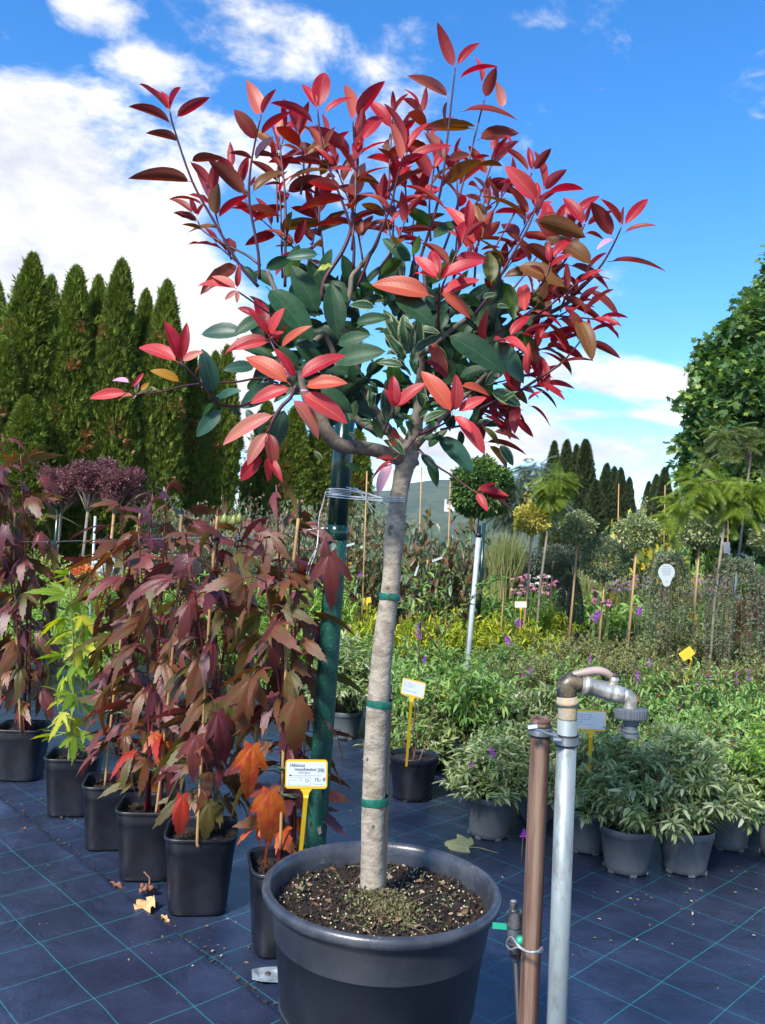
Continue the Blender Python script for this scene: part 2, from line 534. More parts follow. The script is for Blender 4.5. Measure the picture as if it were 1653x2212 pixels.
n = 420
s_ = rng.uniform(7.5, 13.5, n)
off_ = np.abs(rng.normal(0, .012, n)) - .004
pos = np.array([tuple(A2 + dv * a + nv * (-b)) for a, b in zip(s_, off_)]); pos[:, 2] = rng.uniform(.003, .009, n)
tag(link('soil_crumbs', cloud_mesh('soil_crumbs', [(T_SMALL, pos, rdir(n) * [1, 1, .4], rdir(n) + [0, 0, 1], rng.uniform(.006, .02, n), 0)], m_crumb)), kind='stuff')
# loose grit and bits of leaf lying on the fabric
m_grit = mat('grit', [(0.35, 0.28, 0.15), (0.05, 0.04, 0.03), (0.45, 0.40, 0.28), (0.10, 0.05, 0.03), (0.30, 0.30, 0.08)], rough=0.8, island=True)
pl = []
for cx, cy, sx, sy, n in ((1640, 2000, 60, 40, 6), (1450, 1965, 90, 25, 16), (1590, 1900, 70, 22, 18), (1260, 2000, 120, 60, 8), (520, 2010, 50, 60, 14), (150, 1750, 60, 40, 26), (930, 1730, 30, 70, 8), (350, 2100, 160, 70, 8), (1500, 2100, 120, 80, 6), (760, 1700, 40, 60, 10), (1100, 1900, 60, 80, 14), (420, 2060, 60, 30, 12), (60, 1850, 60, 60, 8), (1340, 1930, 60, 12, 12)):
    for _ in range(n):
        p = G(random.gauss(cx, sx), random.gauss(cy, sy), .007); pl.append(tuple(p))
pl = np.array(pl); n = len(pl)
tag(link('grit', cloud_mesh('grit', [(T_SMALL, pl, rdir(n) * [1, 1, .15], np.tile([0, 0, 1.], (n, 1)) + rdir(n) * .3, rng.uniform(.006, .022, n), 0)], m_grit)), kind='stuff')

# ================================================================ distant land
m_hill = mat('hill_forest', (0.022, 0.045, 0.018), rough=.95, var=(0.06, 0.085, 0.03), vscale=0.03, bump=1.0, bscale=.08)
def ridge(name, dist, prof, step=26, bump=9):
    xs = [p[0] for p in prof]; ys = [p[1] for p in prof]
    top = []; n = int((xs[-1] - xs[0]) / (step / dist * F_)) + 1
    vs = []; fs = []; rows = 7
    for i in range(n + 1):
        x = xs[0] + (xs[-1] - xs[0]) * i / n
        y = np.interp(x, xs, ys)
        p = P(x, y, dist)
        gnd = B(x, dist * .72)
        for j in range(rows):
            t = j / (rows - 1)
            q = Vector((gnd.x + (p.x - gnd.x) * t, gnd.y + (p.y - gnd.y) * t, max(-.5, p.z) * (t ** .8)))
            q.z += random.uniform(-1, 1) * bump * min(1, t * 2) * .5
            q.x += random.uniform(-6, 6); vs.append(q)
        q = Vector((p.x * 1.2, p.y * 1.2, -.6)); vs.append(q)
    rows += 1
    for i in range(n):
        for j in range(rows - 1):
            fs.append((i * rows + j, (i + 1) * rows + j, (i + 1) * rows + j + 1, i * rows + j + 1))
    tag(MB().add(vs, fs).build(name, m_hill), kind='structure')
ridge('hill', 1500, [(-900, 1140), (200, 1120), (480, 1100), (560, 1095), (700, 1085), (800, 1066), (860, 1050), (910, 1040), (950, 1036), (1000, 1034), (1060, 1040), (1120, 1056), (1200, 1090), (1290, 1120), (1400, 1128), (1520, 1105), (1600, 1100), (1700, 1112), (2100, 1130), (2700, 1170)], bump=5)
ridge('hills', 2100, [(-900, 1130), (300, 1125), (900, 1120), (1250, 1130), (1400, 1098), (1500, 1082), (1580, 1086), (1800, 1100), (2300, 1120), (2700, 1150)], step=60, bump=16)

# ================================================================ leaves of the photinia
def leaf_mesh(name, m, w=.32, fold=.25, arch=.25, curl=0.0, serr=0.02, n=10, pet=.09, tipp=1.0, wave=0.0):
    vs, fs, uvs = [], [], []
    for i in range(n + 1):
        t = i / n
        x = pet + (1 - pet) * t
        wd = w * .5 * (t ** .62) * ((1 - t) ** .78) / .438 if 0 < t < 1 else .004
        if i % 2: wd *= (1 + serr)
        zc = -arch * x * x + .06 * x
        for k, s in enumerate((-1, -.5, 0, .5, 1)):
            z = zc + fold * abs(s) * wd * (1.35 if abs(s) == .5 else 1.0) + curl * s * s * wd
            z += wave * w * math.sin(t * 17 + s) * abs(s)
            vs.append((x, s * wd, z)); uvs.append((t, .5 + s * .5))
    # stalk
    fs = []
    for i in range(n):
        for k in range(4):
            a = i * 5 + k
            fs.append((a, a + 5, a + 6, a + 1))
    b = len(vs)
    for x, r_ in ((0, .008), (pet + .04, .006)):
        for k in range(3):
            a = 2 * math.pi * k / 3
            vs.append((x, r_ * math.cos(a), r_ * math.sin(a) - arch * x * x + .06 * x)); uvs.append((.02, .5))
    for k in range(3):
        fs.append((b + k, b + (k + 1) % 3, b + 3 + (k + 1) % 3, b + 3 + k))
    me = bpy.data.meshes.new(name)
    me.from_pydata(vs, [], fs)
    uvl = me.uv_layers.new(name='UVMap')
    for lp in me.loops: uvl.data[lp.index].uv = uvs[lp.vertex_index]
    me.materials.append(m); me.shade_smooth()
    return me

LM = {}
def lmat(key):
    spec = {
        'red':   dict(base=(0.40, 0.018, 0.030), back=(0.33, 0.05, 0.06), vein=(0.55, 0.09, 0.09), rough=.33, trans=.33),
        'deep':  dict(base=(0.24, 0.016, 0.024), back=(0.23, 0.038, 0.042), vein=(0.34, 0.05, 0.05), rough=.36, trans=.30),
        'brown': dict(base=(0.17, 0.028, 0.016), back=(0.20, 0.052, 0.040), vein=(0.28, 0.08, 0.05), rough=.4, trans=.28),
        'bronze': dict(base=(0.17, 0.070, 0.018), back=(0.18, 0.080, 0.038), vein=(0.26, 0.12, 0.05), rough=.4, trans=.3),
        'pink':  dict(base=(0.50, 0.13, 0.13), back=(0.48, 0.17, 0.15), vein=(0.60, 0.25, 0.22), rough=.45, trans=.25),
        'coral': dict(base=(0.54, 0.05, 0.065), back=(0.5, 0.12, 0.09), vein=(0.62, 0.16, 0.12), rough=.4, trans=.28),
        'orange': dict(base=(0.48, 0.085, 0.05), back=(0.5, 0.18, 0.10), vein=(0.6, 0.2, 0.1), rough=.42, trans=.3),
        'gold':  dict(base=(0.36, 0.17, 0.02), back=(0.3, 0.17, 0.06), vein=(0.45, 0.28, 0.07), rough=.42, trans=.35),
        'lilac': dict(base=(0.42, 0.22, 0.30), back=(0.45, 0.26, 0.33), vein=(0.5, 0.3, 0.36), rough=.32, trans=.1),
        'olive': dict(base=(0.10, 0.105, 0.018), back=(0.15, 0.13, 0.04), vein=(0.2, 0.2, 0.06), rough=.4, trans=.3),
        'green': dict(base=(0.014, 0.046, 0.020), back=(0.04, 0.08, 0.035), vein=(0.04, 0.10, 0.045), spec=.22, rough=.46, trans=.12, var=(0.020, 0.062, 0.026)),
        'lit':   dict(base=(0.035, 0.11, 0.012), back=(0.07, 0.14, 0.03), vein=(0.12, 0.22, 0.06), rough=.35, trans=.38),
        'teal':  dict(base=(0.026, 0.078, 0.048), back=(0.07, 0.12, 0.08), vein=(0.08, 0.15, 0.10), spec=.35, rough=.36, trans=.10, var=(0.022, 0.075, 0.05)),
        'varie': dict(base=(0.020, 0.065, 0.030), back=(0.08, 0.13, 0.06), vein=(0.2, 0.26, 0.12), rough=.35, trans=.15, margin=(0.26, 0.29, 0.15)),
        'lime':  dict(base=(0.30, 0.36, 0.06), back=(0.3, 0.36, 0.1), vein=(0.4, 0.45, 0.12), rough=.4, trans=.2),
    }[key]
    if key in ('red', 'coral', 'pink', 'deep'): spec['var'] = {'red': (0.28, 0.012, 0.026), 'coral': (0.46, 0.06, 0.06), 'pink': (0.42, 0.16, 0.10), 'deep': (0.20, 0.045, 0.022)}[key]; spec['vscale'] = 2.2
    if key in ('brown', 'bronze', 'orange', 'green', 'teal', 'lit', 'deep'): spec['dust'] = ((0.05, 0.03, 0.015), 9.0, .66, .70)
    spec.setdefault('spec', .3); spec['rough'] = max(spec['rough'], .42)
    return mat('photinia_' + key, rnd=.2, **spec)
def lvar(key, shape):
    k = (key, shape)
    if k not in LM:
        sh = {'n': dict(w=.31, fold=.5, arch=.32), 'b': dict(w=.42, fold=.38, arch=.28), 's': dict(w=.29, fold=.6, arch=.42),
              'u': dict(w=.38, fold=.8, arch=.14), 'd': dict(w=.38, fold=.40, arch=.6), 'g': dict(w=.47, fold=.26, arch=.26, serr=.03),
              'c': dict(w=.40, fold=.35, arch=.6, wave=.12), 'w': dict(w=.34, fold=.5, arch=.3, wave=.06)}[shape]
        LM[k] = leaf_mesh('leaf_' + key + '_' + shape, lmat(key), **sh)
    return LM[k]

photinia = thing('photinia_tree', 'standard photinia tree with pale trunk and glossy red young leaves in the largest pot', 'tree')
PD = 2.19                         # depth of the trunk
nleaf = [0]
extra_leaves = []
def put_leaf(parent, key, shape, p0, p1, nrm, name='leaf'):
    d = (p1 - p0); L = d.length
    x = d / L
    z = (nrm - x * nrm.dot(x))
    if z.length < 1e-4: z = Vector((0, 0, 1))
    z.normalize(); y = z.cross(x)
    # the blade sags below the chord: aim a little higher
    M = Matrix(((x.x, y.x, z.x), (x.y, y.y, z.y), (x.z, y.z, z.z))).to_4x4()
    arch = {'n': .22, 'b': .14, 's': .36, 'u': .04, 'd': .49, 'g': .18, 'c': .54, 'w': .24}[shape]
    tilt = Matrix.Rotation(-math.atan(arch), 4, 'Y')
    sc_ = L * 1.06 / math.sqrt(1 + arch * arch)
    M = Matrix.Translation(p0) @ M @ tilt @ Matrix.Diagonal((sc_, sc_, sc_, 1))
    link(name, lvar(key, shape), parent, mw=M)
    nleaf[0] += 1

def leafpx(key, shape, a, b, dd=0.0, face=None, under=None, bd=None):
    """one leaf from a to b (points of the photograph) at depth PD+dd"""
    d0 = PD + dd
    d1 = d0 + (random.uniform(-.035, .035) if bd is None else bd)
    p0, p1 = P(a[0], a[1], d0), P(b[0], b[1], d1)
    tocam = (CP - p0).normalized()
    if face is None: face = random.uniform(.2, .75)
    if under is None: under = random.random() < (.62 if a[1] < 520 else .2)
    n_ = Vector((0, 0, 1)) * (1 - face * .6) + tocam * (-face if under else face) + Vector((random.gauss(0, .2), 0, random.gauss(0, .1)))
    put_leaf(photinia, key, shape, p0, p1, n_)

m_bark = mat('pale_bark', (0.37, 0.315, 0.25), rough=.88, var=(0.22, 0.18, 0.135), vscale=30.0, bump=1.0, bscale=60.0, stretch=(1, 1, 1.6), speck=((0.50, 0.45, 0.38), 150.0, .20), dust=((0.12, 0.10, 0.075), 22.0, .60, .70, (1, 1, 3)))
m_bark2 = mat('branch_bark', (0.13, 0.105, 0.085), rough=.85, var=(0.20, 0.17, 0.13), vscale=30.0, bump=.8, bscale=60.0)
m_twig = mat('red_twig', (0.085, 0.018, 0.022), rough=.45, var=(0.05, 0.015, 0.04), vscale=20.0)
m_tape = mat('green_tape', (0.008, 0.13, 0.085), rough=.38, var=(0.006, 0.08, 0.055), vscale=60.0, bump=.4, bscale=90)
m_wood = mat('weathered_wood', (0.30, 0.20, 0.13), rough=.85, var=(0.20, 0.13, 0.085), vscale=14.0, bump=.5, bscale=30.0, stretch=(4, 4, .3))

# trunk: (x, y, radius px)
TR = [(803, 1960, 27.5), (804, 1915, 26), (805, 1850, 25), (806, 1760, 25), (808, 1700, 25), (811, 1620, 24.5), (815, 1540, 24), (820, 1480, 23.5), (827, 1400, 22), (835, 1330, 21), (843, 1280, 20), (848, 1220, 19.5), (852, 1160, 21.5), (857, 1110, 19.5), (864, 1060, 19), (872, 1020, 20), (878, 995, 24), (882, 972, 26)]
tp = spline(TR, 5)
b_ = MB()
def wob(p, a): return Vector((p.x + random.uniform(-a, a), p.y, p.z))
b_.tube([wob(P(x, y, PD), .0006) for x, y, r_ in tp], [px(r_, PD) * random.uniform(.985, 1.02) for x, y, r_ in tp], 28)
b_.build('trunk', m_bark, photinia)
def trunk_at(y):
    ys = [t[1] for t in TR][::-1]
    return np.interp(y, ys, [t[0] for t in TR][::-1]), np.interp(y, ys, [t[2] for t in TR][::-1])
# graft scar and bark knots
for kx, ky, w, h in ((846, 1146, 13, 22), (868, 1153, 9, 9), (845, 1505, 6, 8), (795, 1640, 5, 6), (900, 1000, 8, 10), (838, 1270, 4, 4), (806, 1785, 4, 5)):
    b_ = MB(); cx, cr = trunk_at(ky); c = P(kx, ky, PD - px(math.sqrt(max(4, cr * cr - (kx - cx) ** 2)), PD) * .97)
    for rr in (1.0, .6):
        b_.tube([c + CR @ Vector((math.cos(a) * px(w, PD) * rr * .5, math.sin(a) * px(h, PD) * rr * .5, 0)) + Vector((0, (math.cos(a) * w * rr * .5 / cr) ** 2 * px(cr, PD) * .3, 0)) for a in [2 * math.pi * i / 14 for i in range(15)]], [px(1.5 + random.random(), PD) for _ in range(15)], 6)
    b_.build('bark_scar', m_bark2 if kx != 868 else m_bark, photinia)
# teal tape bands round the trunk and the stake behind it
stake_px = [(829, 1780), (834, 1560), (841, 1480)]
for y in (1288, 1519, 1729):
    cx, cr = trunk_at(y); hh = 8.5 + random.uniform(-1, 1)
    b_ = MB()
    sx_ = (cr + 3) if y == 1288 else cr + 4
    prof = []
    n = 26; c0 = P(cx + (0 if y == 1288 else 3), y, PD)
    ring = []
    for zz_ in (-hh, -hh * .9, 0, hh * .9, hh):
        ee = 0 if abs(zz_) == hh else px(.35, PD)
        for k in range(n):
            a = 2 * math.pi * k / n
            ring.append(c0 + CR @ Vector((0, -px(zz_, PD) + (.001 * math.sin(a * 3)), 0)) + Vector((math.cos(a) * (px(sx_, PD) + ee), math.sin(a) * (px(cr, PD) + .002 + ee), math.cos(a) * px(-.8, PD) * (1 if y != 1729 else -3))))
    fs = [(j * n + k, j * n + (k + 1) % n, (j + 1) * n + (k + 1) % n, (j + 1) * n + k) for j in range(4) for k in range(n)]
    b_.add(ring, fs); b_.build('tape_band', m_tape, photinia)
b_ = MB()
sx = [P(824, 1960, PD + .028), P(826, 1800, PD + .028), P(832, 1620, PD + .03), P(838, 1480, PD + .03)]
for i in range(3):
    pass
rot = (sx[3] - sx[0]).to_track_quat('Z', 'Y').to_matrix()
b_.box((sx[0] + sx[3]) / 2, (px(15, PD), px(13, PD), (sx[3] - sx[0]).length), rot)
stake = b_.build('wooden_stake', m_wood, smooth=False)
tag(stake, 'thin weathered wooden stake taped to the lower pale trunk', 'stake')

def limb(pts, m=m_bark2, name='branch', n=10, k=5):
    """pts: (x, y, depth offset, radius px)"""
    q = spline(pts, k)
    b = MB(); b.tube([P(x, y, PD + d) for x, y, d, r_ in q], [px(max(r_, .6), PD) for x, y, d, r_ in q], n)
    return b.build(name, m, photinia)
limb([(880, 990, 0, 22), (850, 985, -.02, 17), (810, 972, -.05, 15), (770, 966, -.08, 15), (735, 962, -.1, 15), (708, 935, -.12, 14), (690, 900, -.13, 13), (668, 870, -.14, 11), (655, 835, -.14, 8), (648, 800, -.14, 6)])
limb([(880, 985, 0, 21), (895, 940, .02, 17), (903, 890, .03, 12), (905, 840, .03, 10), (910, 790, .02, 8), (905, 740, .0, 7)])
limb([(895, 960, 0, 14), (930, 925, .04, 10), (965, 890, .06, 7), (1010, 850, .08, 5.5), (1060, 800, .1, 4.5), (1120, 760, .12, 4)])
limb([(880, 975, .02, 14), (848, 940, .08, 12), (820, 900, .12, 10), (790, 850, .14, 8), (770, 790, .15, 7), (750, 730, .12, 6), (735, 690, .1, 6)])
limb([(845, 935, .08, 8), (800, 925, .06, 8), (765, 900, .05, 8), (740, 860, .05, 7), (735, 820, .04, 6), (720, 760, .02, 6), (700, 720, 0, 6)])
limb([(700, 720, 0, 6.5), (672, 740, -.02, 6), (660, 715, -.03, 7), (632, 690, -.04, 6.5), (605, 650, -.04, 6), (588, 610, -.04, 5), (578, 585, -.04, 4)], n=8)
limb([(735, 690, .0, 6), (755, 640, .0, 6), (760, 600, .0, 5.5), (775, 580, 0, 5.5), (795, 555, 0, 5), (812, 530, 0, 4), (822, 500, 0, 3.5)], n=8)
limb([(905, 740, 0, 6), (912, 680, 0, 5), (918, 620, 0, 4.5), (915, 580, 0, 4)], n=8)
limb([(1005, 690, .05, 5), (960, 725, .03, 6), (910, 770, .02, 6)], n=8)
limb([(1040, 745, .1, 6), (1090, 714, .1, 6.5), (1140, 692, .1, 6), (1187, 676, .1, 5), (1225, 655, .08, 4.5), (1238, 641, .08, 4)], n=8)

def c1(x, y): return (182.87 + x / 2.5826, y / 2.5826)
def c2(x, y): return (822.9 + x / 2.5826, y / 2.5826)
def c3(x, y): return (182.87 + x / 2.5826, 548.6 + y / 2.5826)
def c4(x, y): return (777.2 + x / 2.5826, 548.6 + y / 2.5826)
def c5(x, y): return (640.03 + x / 4.5196, 640.03 + y / 4.5196)      # crop of the crown's heart
def c6(x, y): return (502.88 + x / 4.5196, 320.0 + y / 4.5196)
def c7(x, y): return (777.2 + x / 4.5196, 320.0 + y / 4.5196)

def shoot(f, pts, dd, leaves, r0=3.6, r1=1.6, fc=None):
    """a twig through crop points with authored leaves: (base, tip, kind[, shape])"""
    q = [f(*p) for p in pts]
    n_ = len(q)
    dds = dd if hasattr(dd, '__len__') else (dd, dd)
    limb([(a, b, dds[0] + (dds[1] - dds[0]) * i / max(1, n_ - 1), r1 + (r0 - r1) * i / max(1, n_ - 1)) for i, (a, b) in enumerate(q)], m_twig, 'twig', 6, 4)
    top_y = q[0][1]; L = sum(math.dist(q[i], q[i + 1]) for i in range(n_ - 1)) + 1
    for lf in leaves:
        a, b = f(*lf[0]), f(*lf[1])
        key = lf[2]; shape = lf[3] if len(lf) > 3 else random.choice('nnuw')
        t = min(1, math.dist(a, q[0]) / L)
        front = dds[0] < -.11 and a[1] > 560
        leafpx(key, shape, a, b, dds[0] + (dds[1] - dds[0]) * t, face=random.uniform(.62, .9) if front else None, under=False if front else None)

# --- shoots along the outline, traced leaf by leaf
shoot(c1, [(475, 620), (500, 720), (600, 1010), (720, 1230), (860, 1470), (970, 1600)], (-.15, -.08), [
    ((472, 622), (320, 470), 'red'), ((472, 618), (430, 515), 'red', 's'), ((474, 622), (528, 492), 'red'), ((502, 662), (685, 548), 'red', 'n'),
    ((492, 700), (268, 595), 'deep', 'n'), ((525, 790), (358, 742), 'brown', 'd'), ((585, 905), (762, 885), 'brown', 'd'), ((605, 1018), (264, 998), 'brown', 's'),
    ((728, 1208), (745, 1035), 'bronze', 'g'), ((665, 1150), (480, 1115), 'deep', 's')])
shoot(c1, [(632, 1235), (665, 1290), (780, 1360), (900, 1420), (980, 1480)], (.05, .0), [
    ((635, 1235), (502, 1190), 'deep'), ((612, 1200), (480, 1118), 'deep', 's'), ((630, 1205), (590, 1105), 'red'), ((630, 1205), (668, 1135), 'red'), ((670, 1290), (550, 1255), 'bronze', 's')])
shoot(c1, [(985, 640), (950, 800), (925, 950), (920, 1130), (968, 1400), (975, 1560)], (-.1, -.04), [
    ((985, 645), (918, 470), 'coral', 'b'), ((985, 645), (1060, 505), 'red', 'n'), ((968, 792), (843, 620), 'deep', 'g'), ((975, 762), (1140, 628), 'red', 'n'),
    ((945, 895), (820, 853), 'deep', 'n'), ((948, 900), (1040, 768), 'lilac', 'b'), ((905, 1092), (715, 905), 'brown', 'b'), ((862, 970), (920, 882), 'coral', 's'),
    ((925, 1042), (952, 985), 'red'), ((932, 1082), (1098, 955), 'bronze', 'd'), ((940, 860), (1060, 870), 'brown', 'n'), ((930, 1250), (1100, 1210), 'deep', 's')])
shoot(c1, [(1085, 775), (1100, 900), (1115, 1040), (1122, 1200), (1120, 1400), (1118, 1600)], (.12, .08), [
    ((1085, 778), (1095, 660), 'pink', 'b'), ((1092, 812), (1232, 880), 'brown', 'd'), ((1112, 960), (1008, 845), 'coral', 's'), ((1126, 1032), (1375, 950), 'bronze', 'd'),
    ((1112, 1035), (1080, 958), 'red'), ((1128, 1312), (1155, 1188), 'olive', 'g'), ((1182, 1375), (1002, 1290), 'deep', 's'), ((1175, 1375), (1228, 1228), 'red', 'u'),
    ((1110, 1035), (1005, 1035), 'brown', 's'), ((1118, 1080), (1330, 990), 'brown', 'b')])
shoot(c1, [(1300, 615), (1312, 720), (1345, 880), (1400, 1030), (1450, 1160), (1500, 1330), (1500, 1500)], (-.05, 0), [
    ((1300, 618), (1218, 480), 'red', 's'), ((1305, 618), (1336, 403), 'red', 'b'), ((1330, 640), (1482, 545), 'red', 'n'), ((1335, 825), (1255, 712), 'coral', 'b'),
    ((1340, 825), (1390, 712), 'pink', 'b'), ((1290, 702), (1060, 575), 'red', 'n'), ((1482, 1112), (1203, 1165), 'deep', 'n'), ((1350, 920), (1160, 890), 'deep', 'n'),
    ((1395, 930), (1290, 830), 'red', 's'), ((1440, 1060), (1260, 1010), 'coral', 'b'), ((1460, 1180), (1600, 1080), 'brown', 'd'), ((1480, 1240), (1640, 1180), 'deep', 's')])
shoot(c1, [(1497, 680), (1505, 790), (1525, 900), (1500, 1080), (1490, 1260), (1440, 1400), (1340, 1560), (1320, 1680)], (.0, .02), [
    ((1502, 672), (1452, 485), 'coral', 'g'), ((1512, 668), (1655, 462), 'red', 'b'), ((1535, 815), (1552, 612), 'red', 'u'), ((1542, 795), (1655, 640), 'red', 'b'),
    ((1500, 872), (1252, 716), 'red', 'n'), ((1530, 870), (1690, 790), 'coral', 'n'), ((1500, 1100), (1560, 920), 'pink', 'g'), ((1510, 960), (1360, 940), 'coral', 'b'),
    ((1495, 1000), (1640, 1020), 'bronze', 'n'), ((1490, 1190), (1380, 1210), 'bronze', 'b'), ((1540, 1335), (1500, 1180), 'brown', 'b'), ((1545, 1335), (1600, 1200), 'brown', 'b'), ((1490, 1260), (1320, 1240), 'brown', 's')], r0=5.5)
shoot(c2, [(415, 380), (395, 560), (375, 740), (345, 1000), (310, 1160), (250, 1350), (180, 1560)], (-.05, 0), [
    ((412, 385), (322, 143), 'red', 'n'), ((420, 378), (545, 248), 'red', 's'), ((425, 445), (638, 362), 'red', 'b'), ((390, 548), (165, 425), 'pink', 'n'),
    ((378, 728), (368, 578), 'brown', 'g'), ((385, 700), (515, 700), 'bronze', 'd'), ((360, 890), (252, 748), 'pink', 'g'), ((368, 895), (490, 862), 'pink', 'g'),
    ((350, 1035), (548, 905), 'bronze', 'g'), ((360, 720), (230, 720), 'brown', 'n'), ((340, 1050), (400, 940), 'red', 's'), ((355, 1130), (170, 1120), 'deep', 'n')])
shoot(c2, [(577, 560), (555, 640), (520, 780), (490, 900), (450, 1050), (400, 1250), (330, 1450)], (.1, .06), [
    ((578, 552), (640, 385), 'deep', 'g'), ((684, 608), (650, 468), 'pink', 'b'), ((440, 622), (742, 655), 'deep', 'n'), ((535, 782), (758, 740), 'brown', 'g'),
    ((690, 755), (728, 805), 'red', 's'), ((520, 722), (240, 715), 'bronze', 'n'), ((500, 900), (420, 880), 'red', 'n'), ((500, 905), (600, 870), 'red', 'n'),
    ((560, 470), (520, 320), 'coral', 's'), ((470, 1010), (410, 900), 'coral', 's')], r0=3)
shoot(c2, [(148, 850), (100, 960), (60, 1130), (0, 1290), (-70, 1450), (-130, 1600)], (-.08, 0), [
    ((140, 842), (32, 592), 'red', 'n'), ((145, 842), (262, 688), 'red', 'n'), ((130, 915), (380, 812), 'red', 'n'), ((95, 925), (-10, 830), 'deep', 'n'),
    ((120, 900), (60, 700), 'coral', 'g'), ((100, 1035), (350, 1150), 'deep', 'n'), ((40, 1090), (230, 955), 'brown', 's'), ((90, 940), (230, 860), 'red', 'b'), ((60, 1170), (-110, 1090), 'deep', 's')])
shoot(c2, [(890, 1085), (830, 1250), (765, 1370), (700, 1480), (610, 1640), (520, 1760)], (-.1, -.05), [
    ((832, 968), (682, 825), 'coral', 'n'), ((845, 962), (824, 828), 'red', 's'), ((850, 955), (942, 835), 'deep', 'b'), ((905, 1062), (866, 858), 'red', 'n'),
    ((905, 1060), (1022, 953), 'red', 'b'), ((908, 1092), (1112, 1045), 'red', 'b'), ((882, 1132), (708, 935), 'coral', 'b'), ((830, 1205), (718, 1050), 'coral', 'n'),
    ((870, 1212), (912, 1100), 'red', 'n'), ((830, 1232), (578, 1095), 'bronze', 'n'), ((850, 1232), (1130, 1308), 'bronze', 'b'), ((860, 1230), (990, 1195), 'deep', 's'),
    ((820, 1250), (765, 1190), 'lilac', 'b'), ((745, 1480), (1010, 1590), 'bronze', 'g'), ((700, 1480), (560, 1330), 'bronze', 'b'), ((790, 1360), (980, 1480), 'brown', 'b')], r0=4)
shoot(c2, [(842, 965), (800, 1080), (740, 1200), (660, 1340), (590, 1480)], (.08, .05), [
    ((690, 930), (550, 915), 'bronze', 'b'), ((700, 960), (778, 1060), 'bronze', 'n')], r0=2.5)
shoot(c2, [(1342, 1268), (1300, 1360), (1230, 1480), (1130, 1590), (1060, 1650)], (-.08, .02), [
    ((1340, 1262), (1242, 1110), 'coral', 'b'), ((1350, 1265), (1356, 1155), 'red', 's'), ((1352, 1265), (1483, 1115), 'red', 'n'), ((1348, 1305), (1525, 1256), 'deep', 'n'),
    ((1298, 1328), (1183, 1138), 'deep', 'b'), ((1262, 1460), (1575, 1488), 'deep', 'b'), ((1190, 1492), (950, 1318), 'bronze', 'b'), ((1040, 1475), (1275, 1600), 'deep', 'b'),
    ((1310, 1345), (1212, 1385), 'lilac', 'd')], r0=3.5)
shoot(c2, [(1138, 1250), (1100, 1340), (1050, 1420), (990, 1510), (900, 1650)], (.05, .08), [
    ((1135, 1262), (1028, 1103), 'red', 'b'), ((1140, 1252), (1172, 1146), 'red', 's'), ((1145, 1262), (1282, 1180), 'red', 'n'), ((1085, 1355), (1112, 1238), 'brown', 'b'),
    ((1135, 1305), (1236, 1335), 'deep', 's'), ((1050, 1400), (940, 1330), 'coral', 'b'), ((1000, 1500), (900, 1420), 'coral', 'g')], r0=3)
shoot(c2, [(590, 1060), (560, 1200), (530, 1300), (500, 1400)], (.15, .12), [
    ((590, 1060), (520, 990), 'lilac', 's'), ((595, 1060), (612, 985), 'brown', 'g'), ((610, 1035), (780, 1090), 'deep', 'n'), ((565, 1130), (470, 1085), 'pink', 'b')], r0=2.5)
shoot(c2, [(540, 1380), (530, 1450), (520, 1600)], (-.05, 0), [
    ((540, 1385), (370, 1160), 'coral', 'n'), ((545, 1370), (490, 1170), 'red', 'b'), ((550, 1370), (520, 1145), 'bronze', 'b'), ((560, 1340), (660, 1240), 'coral', 'g'),
    ((570, 1330), (620, 1180), 'coral', 'b'), ((535, 1420), (385, 1290), 'coral', 'n'), ((640, 1310), (745, 1290), 'deep', 'b'), ((550, 1400), (660, 1380), 'red', 'n'), ((620, 1600), (640, 1400), 'olive', 'g'), ((560, 1430), (700, 1400), 'bronze', 'b')], r0=3)
shoot(c4, [(1255, 455), (1180, 550), (1110, 620), (960, 720), (900, 760), (800, 800), (640, 880)], (-.05, .05), [
    ((1250, 462), (1178, 318), 'deep', 'b'), ((1225, 492), (1133, 362), 'deep', 'b'), ((1265, 455), (1275, 358), 'red', 's'), ((1272, 452), (1418, 396), 'red', 'n'),
    ((1252, 490), (1443, 572), 'deep', 'n'), ((1112, 612), (1292, 585), 'deep', 'b'), ((1155, 552), (1090, 430), 'coral', 'b'), ((970, 716), (1138, 806), 'red', 'n'),
    ((945, 735), (1095, 848), 'deep', 'n'), ((935, 822), (1020, 768), 'red', 's'), ((940, 842), (1060, 952), 'red', 'n'), ((940, 690), (945, 500), 'coral', 's'),
    ((942, 692), (1028, 655), 'red', 's'), ((985, 635), (980, 520), 'deep', 'b'), ((1000, 485), (1100, 430), 'deep', 'n'), ((1000, 480), (1025, 385), 'red', 's'), ((1010, 545), (1170, 650), 'brown', 'n')], r0=4.5)
shoot(c4, [(1190, 240), (1230, 200), (1310, 120)], (.05, -.05), [
    ((1150, 285), (1365, 392), 'deep', 'n'), ((1262, 200), (1442, 345), 'brown', 'n'), ((1018, 370), (1185, 540), 'brown', 'b'), ((1215, 215), (1165, 120), 'red', 'u'),
    ((1215, 215), (1270, 150), 'red', 's'), ((1200, 220), (1130, 160), 'brown', 'b'), ((1120, 290), (1060, 180), 'coral', 'b')], r0=3, r1=2.5)
